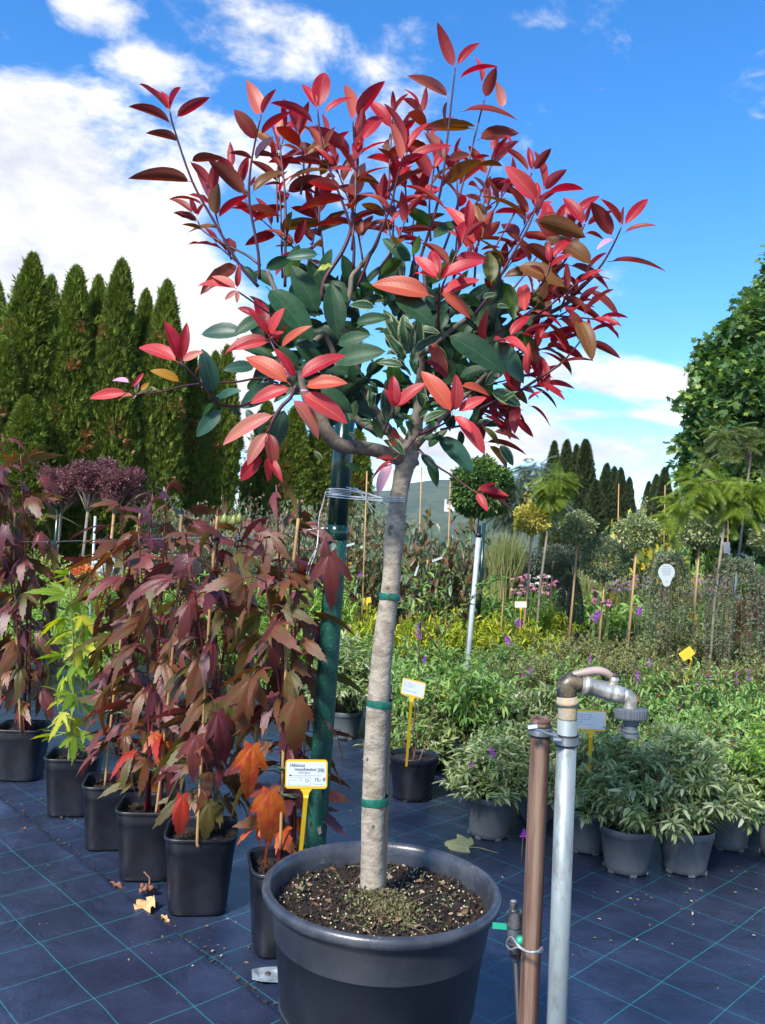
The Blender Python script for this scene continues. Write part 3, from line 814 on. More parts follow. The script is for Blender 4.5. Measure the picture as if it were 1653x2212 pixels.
shoot(c4, [(890, 810), (800, 900), (700, 950), (560, 960), (450, 980)], (.05, 0), [
    ((880, 830), (862, 985), 'coral', 'b'), ((720, 872), (905, 868), 'deep', 'n'), ((690, 905), (790, 952), 'red', 'n'), ((690, 1050), (918, 1110), 'deep', 'n'), ((740, 990), (885, 1035), 'brown', 's'),
    ((715, 1062), (822, 1182), 'bronze', 'b'), ((680, 960), (770, 1060), 'olive', 'g'), ((640, 930), (660, 1050), 'brown', 'b'), ((900, 800), (840, 700), 'coral', 's'), ((880, 800), (795, 560), 'red', 'b')], r0=3)
# small rosettes
shoot(c3, [(855, 210), (900, 240), (1000, 310), (1090, 370)], (-.12, -.05), [
    ((850, 195), (642, 172), 'coral', 'n'), ((850, 195), (862, 65), 'coral', 'n'), ((850, 200), (720, 120), 'pink', 'b'), ((858, 205), (785, 250), 'pink', 'b'), ((860, 205), (850, 268), 'pink', 'b')], r0=2.2)
shoot(c3, [(535, 605), (640, 710), (730, 820), (790, 848), (880, 845), (1000, 800), (1120, 780)], (-.3, -.1), [
    ((530, 605), (462, 388), 'red', 'b'), ((535, 600), (570, 395), 'red', 'n'), ((528, 608), (315, 510), 'coral', 'b'), ((540, 600), (650, 545), 'pink', 'b'),
    ((620, 680), (655, 620), 'orange', 's'), ((725, 790), (660, 545), 'teal', 'g'), ((775, 860), (632, 1010), 'teal', 'g'), ((730, 830), (660, 900), 'lit', 'g'), ((740, 810), (860, 760), 'teal', 'b'),
    ((800, 850), (870, 900), 'teal', 'b')], r0=3.4, r1=2.6)
shoot(c3, [(285, 782), (420, 770), (560, 735), (700, 720), (840, 715), (970, 695), (1080, 720)], (-.2, -.05), [
    ((250, 775), (40, 800), 'coral', 'n'), ((255, 720), (158, 700), 'lilac', 'b'), ((262, 745), (325, 668), 'coral', 'n'), ((540, 718), (380, 648), 'gold', 'b'),
    ((290, 760), (300, 720), 'lilac', 'b'), ((310, 765), (355, 720), 'gold', 'b'), ((415, 760), (300, 770), 'olive', 'b'), ((270, 790), (190, 810), 'pink', 'b'), ((300, 780), (275, 808), 'lilac', 's')], r0=2.6)
shoot(c3, [(1035, 480), (1075, 560), (1130, 680), (1180, 760)], (-.2, -.25), [
    ((1030, 465), (920, 312), 'red', 'n'), ((1032, 460), (1108, 310), 'coral', 'g'), ((1035, 475), (1105, 430), 'coral', 'b'), ((1035, 490), (848, 530), 'coral', 'n'), ((1090, 530), (1255, 405), 'orange', 'n')], r0=3)
shoot(c3, [(1180, 730), (1150, 800), (1100, 850), (1050, 930), (1020, 1000)], (-.28, -.28), [
    ((1180, 700), (1068, 535), 'red', 'n'), ((1190, 705), (1432, 560), 'red', 'b'), ((1150, 730), (915, 572), 'orange', 'b'), ((1160, 745), (935, 820), 'coral', 'b'),
    ((1220, 740), (1445, 712), 'orange', 'b'), ((1195, 775), (1452, 925), 'coral', 'b'), ((1150, 800), (1305, 1012), 'pink', 'b'), ((1075, 890), (785, 1050), 'pink', 'n'),
    ((1030, 985), (912, 1160), 'pink', 'b'), ((1025, 990), (1060, 1180), 'deep', 'b'), ((1000, 1120), (875, 1255), 'red', 'g'), ((1005, 1130), (1030, 1262), 'coral', 'b'), ((1015, 1125), (1098, 1262), 'red', 'n'),
    ((1170, 690), (1090, 640), 'lilac', 'b'), ((1200, 765), (1240, 760), 'lilac', 'b')], r0=4, r1=3.4)
shoot(c5, [(965, 1095), (910, 1200), (870, 1290), (850, 1340)], (-.2, -.1), [
    ((965, 1095), (945, 785), 'red', 'b'), ((960, 1095), (858, 905), 'red', 's'), ((970, 1090), (1238, 850), 'coral', 'b'), ((970, 1095), (1115, 1040), 'red', 's'), ((965, 1095), (1010, 930), 'coral', 'b')], r0=2.4)
shoot(c4, [(520, 900), (480, 940), (400, 980), (330, 1010)], (-.22, -.08), [
    ((520, 895), (360, 662), 'orange', 'b'), ((520, 890), (440, 735), 'red', 'n'), ((530, 890), (542, 685), 'coral', 'b'), ((540, 885), (695, 800), 'coral', 'b'), ((555, 735), (722, 780), 'orange', 'b'),
    ((525, 900), (618, 985), 'coral', 'b'), ((530, 905), (696, 1098), 'coral', 'b'), ((490, 705), (388, 478), 'orange', 'n'), ((495, 710), (370, 592), 'red', 'n'), ((520, 905), (660, 1000), 'brown', 'n')], r0=3)
shoot(c4, [(445, 165), (440, 260), (440, 400), (450, 430)], (-.25, -.1), [
    ((442, 130), (400, -20), 'red', 'b'), ((440, 140), (315, 15), 'coral', 'b'), ((442, 145), (310, 100), 'coral', 'b'), ((450, 140), (680, 35), 'red', 'b'), ((450, 140), (500, 50), 'red', 'n'),
    ((440, 240), (655, 145), 'coral', 'g'), ((445, 215), (615, 345), 'orange', 'b'), ((415, 240), (88, 160), 'orange', 'b')], r0=3.5)
shoot(c4, [(340, 990), (270, 1080), (190, 1150)], (-.06, -.12), [
    ((195, 1150), (62, 1255), 'coral', 'b'), ((190, 1155), (100, 1335), 'lilac', 'b'), ((200, 1145), (100, 1140), 'deep', 'n'), ((190, 1110), (195, 970), 'orange', 'b')], r0=2.2)
shoot(c4, [(690, 1340), (640, 1325), (520, 1240), (440, 1190), (380, 1140), (330, 1090)], (-.1, 0), [
    ((650, 1330), (760, 1280), 'red', 'n'), ((690, 1340), (825, 1360), 'deep', 'b'), ((690, 1340), (840, 1412), 'deep', 'b'), ((650, 1330), (710, 1425), 'coral', 'b'), ((660, 1320), (820, 1345), 'red', 'n'), ((640, 1325), (690, 1390), 'brown', 'n')], r0=2.6)

# --- old green leaves in the heart of the crown
for key, sh, a, b, dd in (
    ('green', 'g', c3(1010, 180), c3(1258, 470), -.12), ('green', 'g', c3(1370, 605), c3(1660, 545), -.2), ('teal', 'g', c3(960, 630), c3(784, 645), -.2),
    ('green', 'g', c3(1020, 345), c3(845, 445), -.15), ('teal', 'g', c3(900, 440), c3(665, 445), -.12), ('teal', 'g', c3(1095, 720), c3(878, 850), -.15),
    ('teal', 'g', c3(1120, 850), c3(1058, 1080), -.22), ('teal', 'b', c3(1000, 850), c3(960, 1010), -.15), ('green', 'g', c3(1300, 740), c3(1485, 880), -.18), ('lit', 'g', c3(1310, 305), c3(1170, 85), -.05),
    ('green', 'g', c3(1410, 470), c3(1375, 180), -.12), ('green', 'g', c4(470, 445), c4(795, 655), -.22), ('green', 'g', c4(180, 215), c4(405, 395), -.18), ('green', 'b', c4(150, 340), c4(-10, 400), -.1),
    ('lit', 'b', c4(800, 140), c4(865, 355), .0), ('lit', 'g', c4(885, 395), c4(960, 590), .0), ('teal', 'b', c4(745, 470), c4(905, 700), -.05), ('teal', 'g', c4(425, 1010), c4(622, 1205), .02),
    ('teal', 'b', c4(335, 1110), c4(430, 1212), .02), ('olive', 'g', c4(735, 175), c4(720, 0), -.1), ('lit', 'g', c2(-10, 1545), c2(120, 1435), -.05), ('green', 'b', c2(180, 1470), c2(20, 1335), -.1),
    ('lit', 'g', c2(170, 1430), c2(215, 1320), 0), ('lit', 'b', c2(300, 1270), c2(145, 1165), 0), ('green', 'b', c2(280, 1340), c2(440, 1235), -.05), ('lit', 'b', c2(420, 1510), c2(400, 1400), 0),
    ('lit', 'g', c6(520, 1290), c6(640, 960), -.02), ('green', 'b', c6(300, 1190), c6(560, 1070), -.08), ('teal', 'b', c6(860, 1040), c6(540, 1060), -.1), ('green', 'g', c6(870, 1280), c6(960, 1000), .05), ('green', 'g', c6(850, 1640), c6(590, 1170), -.05),
    ('lit', 'g', c6(700, 1620), c6(610, 1330), .05), ('green', 'b', c6(1150, 1530), c6(900, 1330), -.02), ('green', 'b', c6(90, 1150), c6(230, 1290), .05), ('lit', 'b', c6(280, 1180), c6(400, 1340), .1),
    ('green', 'g', c5(380, 480), c5(700, 380), -.16), ('green', 'b', c5(560, 270), c5(890, 200), -.1), ('green', 'g', c5(-10, 230), c5(-60, 60), 0), ('teal', 'b', c5(250, 470), c5(0, 480), -.1),
    ('green', 'g', c5(600, 900), c5(440, 700), .1), ('green', 'g', c5(480, 860), c5(640, 1000), .1), ('green', 'g', c5(1380, 520), c5(1250, 300), .1), ('green', 'b', c5(1540, 640), c5(1650, 830), .05),
    ('lit', 'b', c5(1660, 960), c5(1480, 700), .1), ('green', 'b', c5(650, 1300), c5(560, 1180), .1), ('green', 'g', c5(1480, 150), c5(1400, 330), .02), ('green', 'g', c3(940, 90), c3(1050, 180), .1), ('lit', 'g', c3(1210, 300), c3(1290, 180), .12),
    ('green', 'b', c4(580, 350), c4(720, 440), .1), ('teal', 'b', c4(680, 330), c4(760, 240), .12), ('green', 'g', c4(560, 480), c4(640, 330), .1), ('lit', 'g', c4(960, 180), c4(1015, 330), .1),
    ('green', 'g', c4(700, 660), c4(600, 560), .15), ('green', 'b', c4(820, 700), c4(900, 780), .1), ('green', 'b', c3(900, 760), c3(1000, 690), -.05), ('teal', 'b', c3(820, 770), c3(740, 790), -.05), ('teal', 'b', c3(900, 860), c3(960, 960), .0),
    ('green', 'g', c3(1200, 640), c3(1090, 520), .0), ('green', 'g', c3(1320, 560), c3(1240, 430), .1)):
    leafpx(key, sh, a, b, dd, face=.85, under=(key == 'lit'))
# variegated shoots of the rootstock
for a, b, dd in ((c5(1062, 650), c5(870, 375), -.1), (c5(1060, 680), c5(808, 640), -.12), (c5(1112, 600), c5(1050, 200), -.08), (c5(1125, 600), c5(1190, 220), -.06), (c5(1130, 590), c5(1435, 385), -.1),
    (c5(880, 1270), c5(860, 930), -.14), (c5(885, 1240), c5(945, 1050), -.13), (c5(1222, 1240), c5(1442, 1120), -.1), (c5(890, 1370), c5(1050, 1540), -.1), (c5(735, 1110), c5(740, 840), -.02), (c5(1030, 480), c5(870, 150), 0),
    (c5(780, 110), c5(540, 85), -.05), (c5(1180, 320), c5(1390, 350), -.02), (c5(1160, 1260), c5(1200, 1300), -.1), (c5(680, 1480), c5(745, 1440), -.1), (c5(600, 1480), c5(560, 1430), -.1), (c5(740, 1250), c5(600, 1210), 0),
    (c5(500, 1330), c5(590, 1380), -.02), (c5(660, 1300), c5(720, 1240), 0), (c5(1290, 1040), c5(1230, 950), -.05), (c5(1400, 1040), c5(1320, 1060), -.05), (c5(1010, 1250), c5(1070, 1360), 0), (c5(880, 330), c5(770, 320), .0),
    (c5(1300, 620), c5(1250, 1000), .05), (c5(470, 1230), c5(370, 1180), -.02), (c4(800, 830), c4(880, 770), -.04), (c4(720, 760), c4(890, 840), -.05), (c4(700, 740), c4(780, 640), 0), (c4(680, 250), c4(760, 220), -.1), (c4(760, 300), c4(830, 295), -.1),
    (c4(300, 430), c4(250, 380), -.1), (c4(180, 400), c4(140, 330), -.1), (c4(60, 280), c4(-10, 290), -.05), (c4(330, 700), c4(350, 850), -.02), (c4(640, 760), c4(620, 870), .05), (c4(570, 620), c4(700, 700), .08)):
    leafpx('varie', random.choice('gbc'), a, b, dd, face=.8, under=False)
leafpx('lime', 'c', c6(990, 1150), c6(800, 1240), -.05, under=False)
print('photinia leaves so far', nleaf[0])

# --- fill: shoots grown inside the crown
def grow(x0, y0, x1, y1, d0, d1, nl, keys, L=85, bend=0):
    pts = [(x0, y0, d0, 2.8), ((x0 + x1) / 2 + bend, (y0 + y1) / 2, (d0 + d1) / 2, 2.2), (x1, y1, d1, 1.5)]
    limb(pts, m_twig, 'twig', 5, 3)
    q = spline(pts, 8)
    a0 = random.uniform(0, 6)
    for i in range(nl):
        t = 1 - (i / max(1, nl)) ** 1.1 * .72
        k_ = t * (len(q) - 1); j = min(int(k_), len(q) - 2); u = k_ - j
        x, y, d = [q[j][c] * (1 - u) + q[j + 1][c] * u for c in range(3)]
        dx, dy = x1 - x0, y1 - y0; l = math.hypot(dx, dy); dx /= l; dy /= l
        ph = a0 + i * 2.4
        op = R(24 + 62 * (1 - t) / .72) if i > 2 else R(20 + 8 * i)
        side = math.cos(ph)
        ln = L * random.uniform(.75, 1.2) * (.75 if i < 2 else 1)
        lx = dx * math.cos(op) - dy * math.sin(op) * side
        ly = dy * math.cos(op) + dx * math.sin(op) * side + .10
        dz = math.sin(op) * math.sin(ph) * px(ln, PD)
        key = keys[0] if i < 3 else random.choice(keys[1])
        leafpx(key, random.choice('nbwdu'), (x, y), (x + lx * ln, y + ly * ln), d, bd=dz)
inner = ['deep', 'brown', 'bronze', 'coral', 'deep', 'red']
n_traced = nleaf[0]
for args in ((610, 600, 600, 330, .12, .2, 8), (700, 620, 668, 400, .15, .22, 8), (790, 600, 720, 345, .1, .15, 9), (840, 620, 850, 355, .12, .2, 9), (900, 610, 905, 400, .15, .25, 8),
             (960, 640, 1060, 430, .15, .22, 8), (1010, 700, 1110, 560, .18, .25, 7), (1080, 660, 1200, 490, .12, .15, 7), (640, 650, 690, 450, .2, .3, 7), (980, 600, 985, 340, .15, .22, 8), (1100, 700, 1180, 600, .1, .1, 7), (860, 600, 820, 420, .02, .05, 7), (1050, 800, 1110, 900, .12, .15, 5),
             (760, 540, 770, 330, -.05, .0, 6), (930, 520, 940, 350, -.02, .1, 6), (1020, 560, 1100, 400, .0, .1, 7), (1150, 640, 1190, 560, -.1, -.1, 5), (1080, 800, 1160, 730, .1, .1, 5), (960, 860, 1060, 900, .15, .2, 5)):
    grow(*args[:4], args[4], args[5], args[6], ('red', inner), bend=random.uniform(-12, 12))
for args in ((1150, 690, 1262, 600, 0, 0, 6), (1170, 680, 1290, 690, -.05, -.05, 6), (1090, 770, 1200, 745, .05, .05, 7), (1070, 720, 1185, 640, 0, .05, 7), (990, 850, 1125, 815, .05, .1, 7), (1000, 760, 1130, 720, -.1, -.1, 6),
             (650, 790, 560, 690, .05, .05, 5), (940, 660, 1010, 500, -.15, -.15, 7), (720, 600, 560, 470, .05, .15, 7), (820, 580, 880, 460, -.1, -.1, 6), (690, 500, 700, 310, .1, .2, 7), (880, 480, 870, 300, .2, .3, 7), (1060, 600, 1160, 440, .2, .3, 8), (1010, 480, 1070, 330, .2, .3, 6), (500, 560, 455, 400, .1, .15, 6), (560, 560, 500, 360, .2, .25, 6), (600, 480, 620, 260, .15, .2, 6), (840, 430, 850, 240, .15, .2, 6), (950, 380, 905, 230, .1, .15, 6), (1180, 600, 1240, 470, .1, .1, 6), (1150, 720, 1250, 660, .1, .1, 6), (1080, 860, 1170, 830, .05, .05, 5), (560, 600, 470, 530, .1, .1, 5), (650, 420, 640, 270, .1, .1, 6)):
    grow(*args[:4], args[4], args[5], args[6], ('red', inner), bend=random.uniform(-12, 12))
for _ in range(75):      # small variegated leaves round the fork
    x, y = random.gauss(865, 75), random.gauss(860, 60); a2 = random.uniform(0, 6.283); ln = random.uniform(28, 62)
    leafpx(random.choice(['varie', 'green', 'green', 'green']), random.choice('gbc'), (x, y), (x + ln * math.cos(a2), y + ln * math.sin(a2)), random.uniform(-.08, .2), face=.7)
for _ in range(230):      # old leaves deep in the crown
    a = random.uniform(0, 6.283); q = math.sqrt(random.random())
    x, y = 830 + 255 * q * math.cos(a), 735 + 120 * q * math.sin(a)
    a2 = math.atan2(y - 760, x - 850) + random.gauss(0, .8); ln = random.uniform(55, 98)
    leafpx(random.choice(['green', 'green', 'green', 'green', 'green', 'lit', 'teal']), random.choice('ggbn'), (x, y), (x + ln * math.cos(a2), y + ln * math.sin(a2)), random.uniform(.02, .32), face=.75)

def join_leaves(objs, name, parent):
    """leaves past the limit of single parts, as one mesh of kind stuff"""
    V, Fc, UV, MI, mats, off = [], [], [], [], [], 0
    for o in objs:
        me = o.data; nv, nl_, np_ = len(me.vertices), len(me.loops), len(me.polygons)
        v = np.empty(nv * 3); me.vertices.foreach_get('co', v); v = v.reshape(-1, 3)
        M = np.array(o.matrix_basis); V.append(v @ M[:3, :3].T + M[:3, 3])
        li = np.empty(nl_, int); me.loops.foreach_get('vertex_index', li)
        lt = np.empty(np_, int); me.polygons.foreach_get('loop_total', lt)
        uv = np.empty(nl_ * 2); me.uv_layers[0].data.foreach_get('uv', uv); UV.append(uv.reshape(-1, 2))
        m_ = me.materials[0]
        if m_ not in mats: mats.append(m_)
        k = 0
        for c in lt: Fc.append(tuple(li[k:k + c] + off)); MI.append(mats.index(m_)); k += c
        off += nv
    me = bpy.data.meshes.new(name); me.from_pydata(np.concatenate(V).tolist(), [], Fc)
    uvl = me.uv_layers.new(name='UVMap'); uvl.data.foreach_set('uv', np.concatenate(UV).ravel())
    for m_ in mats: me.materials.append(m_)
    me.polygons.foreach_set('material_index', MI); me.shade_smooth()
    for o in objs: bpy.data.objects.remove(o)
    return tag(link(name, me, parent), kind='stuff')
allv = [o for o in photinia.children if o.name.split('.')[0] == 'leaf'] if False else [o for o in col.objects if o.parent == photinia and o.name.split('.')[0] == 'leaf']
if len(allv) > 295:
    join_leaves(allv[295:], 'inner_leaves', photinia)
print('photinia leaves', nleaf[0])
# ================================================================ pots
m_pot_big = mat('pot_black_plastic', (0.020, 0.023, 0.031), rough=.42, var=(0.036, 0.040, 0.052), vscale=5.0, bump=.12, bscale=180.0, spec=.5, dust=((0.085, 0.088, 0.095), 9.0, .60, .80, (1, 1, .5)), speck=((0.07, 0.07, 0.075), 90.0, .10))
m_rim = mat('pot_rim_worn', (0.028, 0.033, 0.046), rough=.34, var=(0.06, 0.066, 0.08), vscale=11.0, bump=.15, bscale=90, spec=.6, dust=((0.17, 0.17, 0.17), 26.0, .58, .70, (1, 1, 3)))
m_pot_blk = mat('small_pot_black', (0.007, 0.008, 0.013), rough=.36, var=(0.014, 0.017, 0.026), vscale=9.0, bump=.15, bscale=120.0, dust=((0.03, 0.032, 0.036), 14.0, .56, .78, (1, 1, .4)), speck=((0.05, 0.05, 0.05), 80.0, .08))
m_pot_gry = mat('pot_grey', (0.105, 0.12, 0.135), rough=.55, var=(0.135, 0.15, 0.165), vscale=7.0, bump=.1, bscale=90.0, rnd=.12, dust=((0.06, 0.055, 0.05), 12.0, .58, .78, (1, 1, .5)))
m_soil = mat('soil', (0.012, 0.008, 0.006), rough=.95, var=(0.024, 0.015, 0.010), vscale=60.0, bump=1.0, bscale=120.0)
m_bits = mat('soil_bits', [(0.028, 0.017, 0.011), (0.012, 0.009, 0.007), (0.05, 0.028, 0.017), (0.022, 0.013, 0.009), (0.016, 0.010, 0.008), (0.035, 0.02, 0.012), (0.12, 0.075, 0.045)], rough=.9, island=True)
m_perl = mat('fertiliser_beads', [(0.55, 0.45, 0.20), (0.5, 0.48, 0.42), (0.40, 0.30, 0.12)], rough=.5, island=True)
m_moss = mat('moss', [(0.17, 0.16, 0.06), (0.08, 0.09, 0.03), (0.22, 0.18, 0.09), (0.10, 0.06, 0.035), (0.16, 0.20, 0.08)], rough=.85, island=True)

def soil_disc(r_, z, c=(0, 0), mound=None, n=40, rows=10, sq=None, amp=.005):
    b = MB(); vs = [(c[0], c[1], z + (mound[3] if mound and abs(mound[0]) + abs(mound[1]) < .01 else 0))]; fs = []
    for j in range(1, rows + 1):
        for k in range(n):
            a = 2 * math.pi * k / n; rr = r_ * j / rows * (sq(a) if sq else 1)
            x, y = rr * math.cos(a), rr * math.sin(a)
            h = random.uniform(-amp, amp) + amp * math.sin(x * 40) * math.cos(y * 37)
            if mound:
                d_ = math.hypot(x - mound[0], y - mound[1]); h += mound[3] * math.exp(-(d_ / mound[2]) ** 2)
            vs.append((x, y, z + h))
    for k in range(n): fs.append((0, 1 + k, 1 + (k + 1) % n))
    for j in range(rows - 1):
        for k in range(n):
            a, b2 = 1 + j * n + k, 1 + j * n + (k + 1) % n
            fs.append((a, a + n, b2 + n, b2))
    return MB().add(vs, fs)

# ---- the large pot
pc = P(826, 1907, PD); RIMZ = pc.z
pot = thing('large_pot', 'very large round black plastic pot with rolled rim holding the red-leaved tree', 'pot', (pc.x, pc.y, 0))
pr = [(.0, .004), (.215, .004), (.226, .012), (.2285, .04), (.2725, RIMZ - .1265), (.2765, RIMZ - .1255), (.2770, RIMZ - .122), (.290, RIMZ - .034), (.291, RIMZ - .03)]
MB().lathe(pr, 96).build('body', m_pot_big, pot)
th = [(.291, RIMZ - .031), (.303, RIMZ - .031), (.310, RIMZ - .026), (.3135, RIMZ - .014), (.3105, RIMZ - .003), (.302, RIMZ + .001), (.293, RIMZ - .002), (.288, RIMZ - .012), (.2835, RIMZ - .03), (.272, RIMZ - .12), (.266, RIMZ - .16)]
MB().lathe(th, 96).build('rim', m_rim, pot)
for zz_ in (RIMZ - .30, RIMZ - .42):
    rr_ = .2285 + (.2725 - .2285) * (zz_ - .04) / (RIMZ - .1665)
    MB().lathe([(rr_ - .001, zz_ - .003), (rr_ + .0022, zz_ - .001), (rr_ + .0024, zz_ + .001), (rr_ - .001, zz_ + .003)], 96).build('moulded_ring', m_pot_big, pot)
tr_ = P(803, 1950, PD) - pc
soil = soil_disc(.282, RIMZ - .058, mound=(tr_.x, tr_.y - .02, .085, .045), n=96, rows=26, amp=.004).build('soil', m_soil, pot)
def scatter_disc(n, r_, z, mound=None):
    a = rng.uniform(0, 2 * np.pi, n); q = r_ * np.sqrt(rng.uniform(0, 1, n))
    p = np.stack([q * np.cos(a), q * np.sin(a), np.full(n, z)], 1)
    if mound: p[:, 2] += mound[3] * np.exp(-((p[:, 0] - mound[0]) ** 2 + (p[:, 1] - mound[1]) ** 2) / mound[2] ** 2)
    return p
mo = (tr_.x, tr_.y - .02, .085, .045)
p = scatter_disc(5200, .275, RIMZ - .055, mo)
tag(link('soil_crumbs', cloud_mesh('pot_crumbs', [(T_SMALL, p, rdir(5200), rdir(5200), rng.uniform(.004, .017, 5200) , 0)], m_bits), pot), kind='stuff')
def beads(n, p, r0, r1):
    v = np.array([(0, 0, -1), (1, 0, 0), (0, 1, 0), (-1, 0, 0), (0, -1, 0), (0, 0, 1)], float) * .5
    return ((v, np.array([(0, 2, 1), (0, 3, 2), (0, 4, 3), (0, 1, 4), (5, 1, 2), (5, 2, 3), (5, 3, 4), (5, 4, 1)])), p, rdir(n), rdir(n), rng.uniform(r0, r1, n), 0)
p = scatter_disc(230, .27, RIMZ - .049, mo)
tag(link('fertiliser_beads', cloud_mesh('beads', [beads(230, p, .0035, .008)], m_perl), pot), kind='stuff')
n = 2200
p = np.stack([rng.normal(mo[0] + .035, .042, n), rng.normal(mo[1] - .045, .036, n), np.full(n, RIMZ - .052)], 1)
p[:, 2] += mo[3] * np.exp(-((p[:, 0] - mo[0]) ** 2 + (p[:, 1] - mo[1]) ** 2) / mo[2] ** 2)
tag(link('moss', cloud_mesh('moss', [(T_SMALL, p, rdir(n) + [0, 0, .5], rdir(n), rng.uniform(.004, .014, n), 0)], m_moss), pot), kind='stuff')
n = 120
p = scatter_disc(n, .26, RIMZ - .05, mo)
m_sprout = mat('seedlings', [(0.07, 0.13, 0.03), (0.14, 0.2, 0.06), (0.10, 0.13, 0.09)], rough=.5, island=True)
tag(link('seedlings', cloud_mesh('seedlings', [(T_BROAD, p, rdir(n) * [1, 1, .3] + [0, 0, .4], rdir(n) + [0, 0, 2], rng.uniform(.007, .018, n), 0)], m_sprout), pot), kind='stuff')
b_ = MB()
for _ in range(26):
    a = random.uniform(0, 6.28); q = random.uniform(.05, .25); c = Vector((q * math.cos(a), q * math.sin(a), RIMZ - .05)); d_ = Vector((random.uniform(-1, 1), random.uniform(-1, 1), random.uniform(0, .35))).normalized() * random.uniform(.02, .07)
    b_.tube([c - d_, c + Vector((0, 0, .008)), c + d_], .0009, 4)
tag(b_.build('dry_twigs', mat('dry_twig', (0.16, 0.11, 0.07), rough=.9), pot), kind='stuff')

m_chip = mat('bark_chip', [(0.16, 0.09, 0.05), (0.30, 0.17, 0.10), (0.09, 0.05, 0.03), (0.38, 0.28, 0.2)], rough=.9, island=True)
p = scatter_disc(90, .26, RIMZ - .049, mo)
tag(link('bark_chips', cloud_mesh('chips', [(T_BROAD, p, rdir(90) * [1, 1, .4], rdir(90), rng.uniform(.012, .032, 90), 0)], m_chip), pot), kind='stuff')
def round_pot(r_top, h, m, loc, label, rz=0, name='round_pot', group=None, soil_drop=.03, notch=True, wide_rim=.028):
    t = thing(name, label, 'pot', loc, rz, group)
    rb = r_top * .76
    b = MB().lathe([(0, .003), (rb * .9, .003), (rb, .008), (rb * 1.01, .03), (r_top * .955, h - wide_rim * 1.35), (r_top * .965, h - wide_rim * 1.3)], 40)
    b.build('body', m, t)
    b = MB().lathe([(r_top * .963, h - wide_rim * 1.3), (r_top * .995, h - wide_rim * 1.25), (r_top, h - .003), (r_top * .99, h), (r_top * .955, h - .002), (r_top * .94, h - wide_rim * 1.2), (r_top * .9, h - .07)], 40)
    b.build('rim', m, t)
    soil_disc(r_top * .93, h - soil_drop, n=28, rows=5).build('soil', m_soil, t)
    if notch:
        for k in range(6):
            a = 2 * math.pi * k / 6 + .2
            MB().box((rb * 1.0 * math.cos(a), rb * 1.0 * math.sin(a), .008), (.010, .030, .012), Matrix.Rotation(a, 3, 'Z')).build('foot', m, t, smooth=False)
    return t
def sq(n_):
    return lambda a: 1 / (abs(math.cos(a)) ** n_ + abs(math.sin(a)) ** n_) ** (1 / n_)
def square_pot(w, h, loc, rz, label, group):
    t = thing('square_pot', label, 'pot', loc, rz, group)
    r_ = w / 2; f_ = sq(5)
    MB().lathe([(0, .004), (r_ * .76, .004), (r_ * .79, .012), (r_ * .80, .03), (r_ * .93, h * .80), (r_ * .945, h * .805), (r_ * .96, h - .016)], 72, squash=f_).build('body', m_pot_blk, t)
    MB().lathe([(r_ * .96, h - .0165), (r_ * 1.0, h - .015), (r_ * 1.01, h - .004), (r_ * .995, h), (r_ * .96, h - .001), (r_ * .945, h - .015), (r_ * .90, h - .09)], 72, squash=f_).build('rim', m_pot_blk, t)
    soil_disc(r_ * .93, h - .045, sq=f_, n=36, rows=7).build('soil', m_soil, t)
    n = 500
    x, y = rng.uniform(-.85, .85, n) * r_, rng.uniform(-.85, .85, n) * r_
    tag(link('soil_crumbs', cloud_mesh('sq_crumbs', [(T_SMALL, np.stack([x, y, np.full(n, h - .043)], 1), rdir(n), rdir(n), rng.uniform(.006, .02, n), 0)], m_bits), t), kind='stuff')
    return t

# ---- row of square pots beside the seam
HPOT = [  # x, ground y (centre), width m, label bits
    (45, 1678, .275, 'square black pot at the far end of the hibiscus row', .295, .10),
    (155, 1752, .27, 'square black pot holding the lime green stemmed plant', .295, .16),
    (240, 1822, .27, 'square black pot third from the left with two tiny green seedlings', .295, .2),
    (320, 1885, .275, 'square black pot with red curled leaf hanging over its left edge', .295, .12),
    (428, 1955, .278, 'square black pot in front of the row, nearest the yellowish fallen leaf', .30, .14),
    (612, 2040, .275, 'square black pot partly hidden behind the large round pot', .30, .25)]
hpos = []
for x, y, w, lb, h, rz in HPOT:
    g_ = G(x, y); square_pot(w, h, g_, rz, lb, 'square black pots in a row'); hpos.append((g_, h, w))

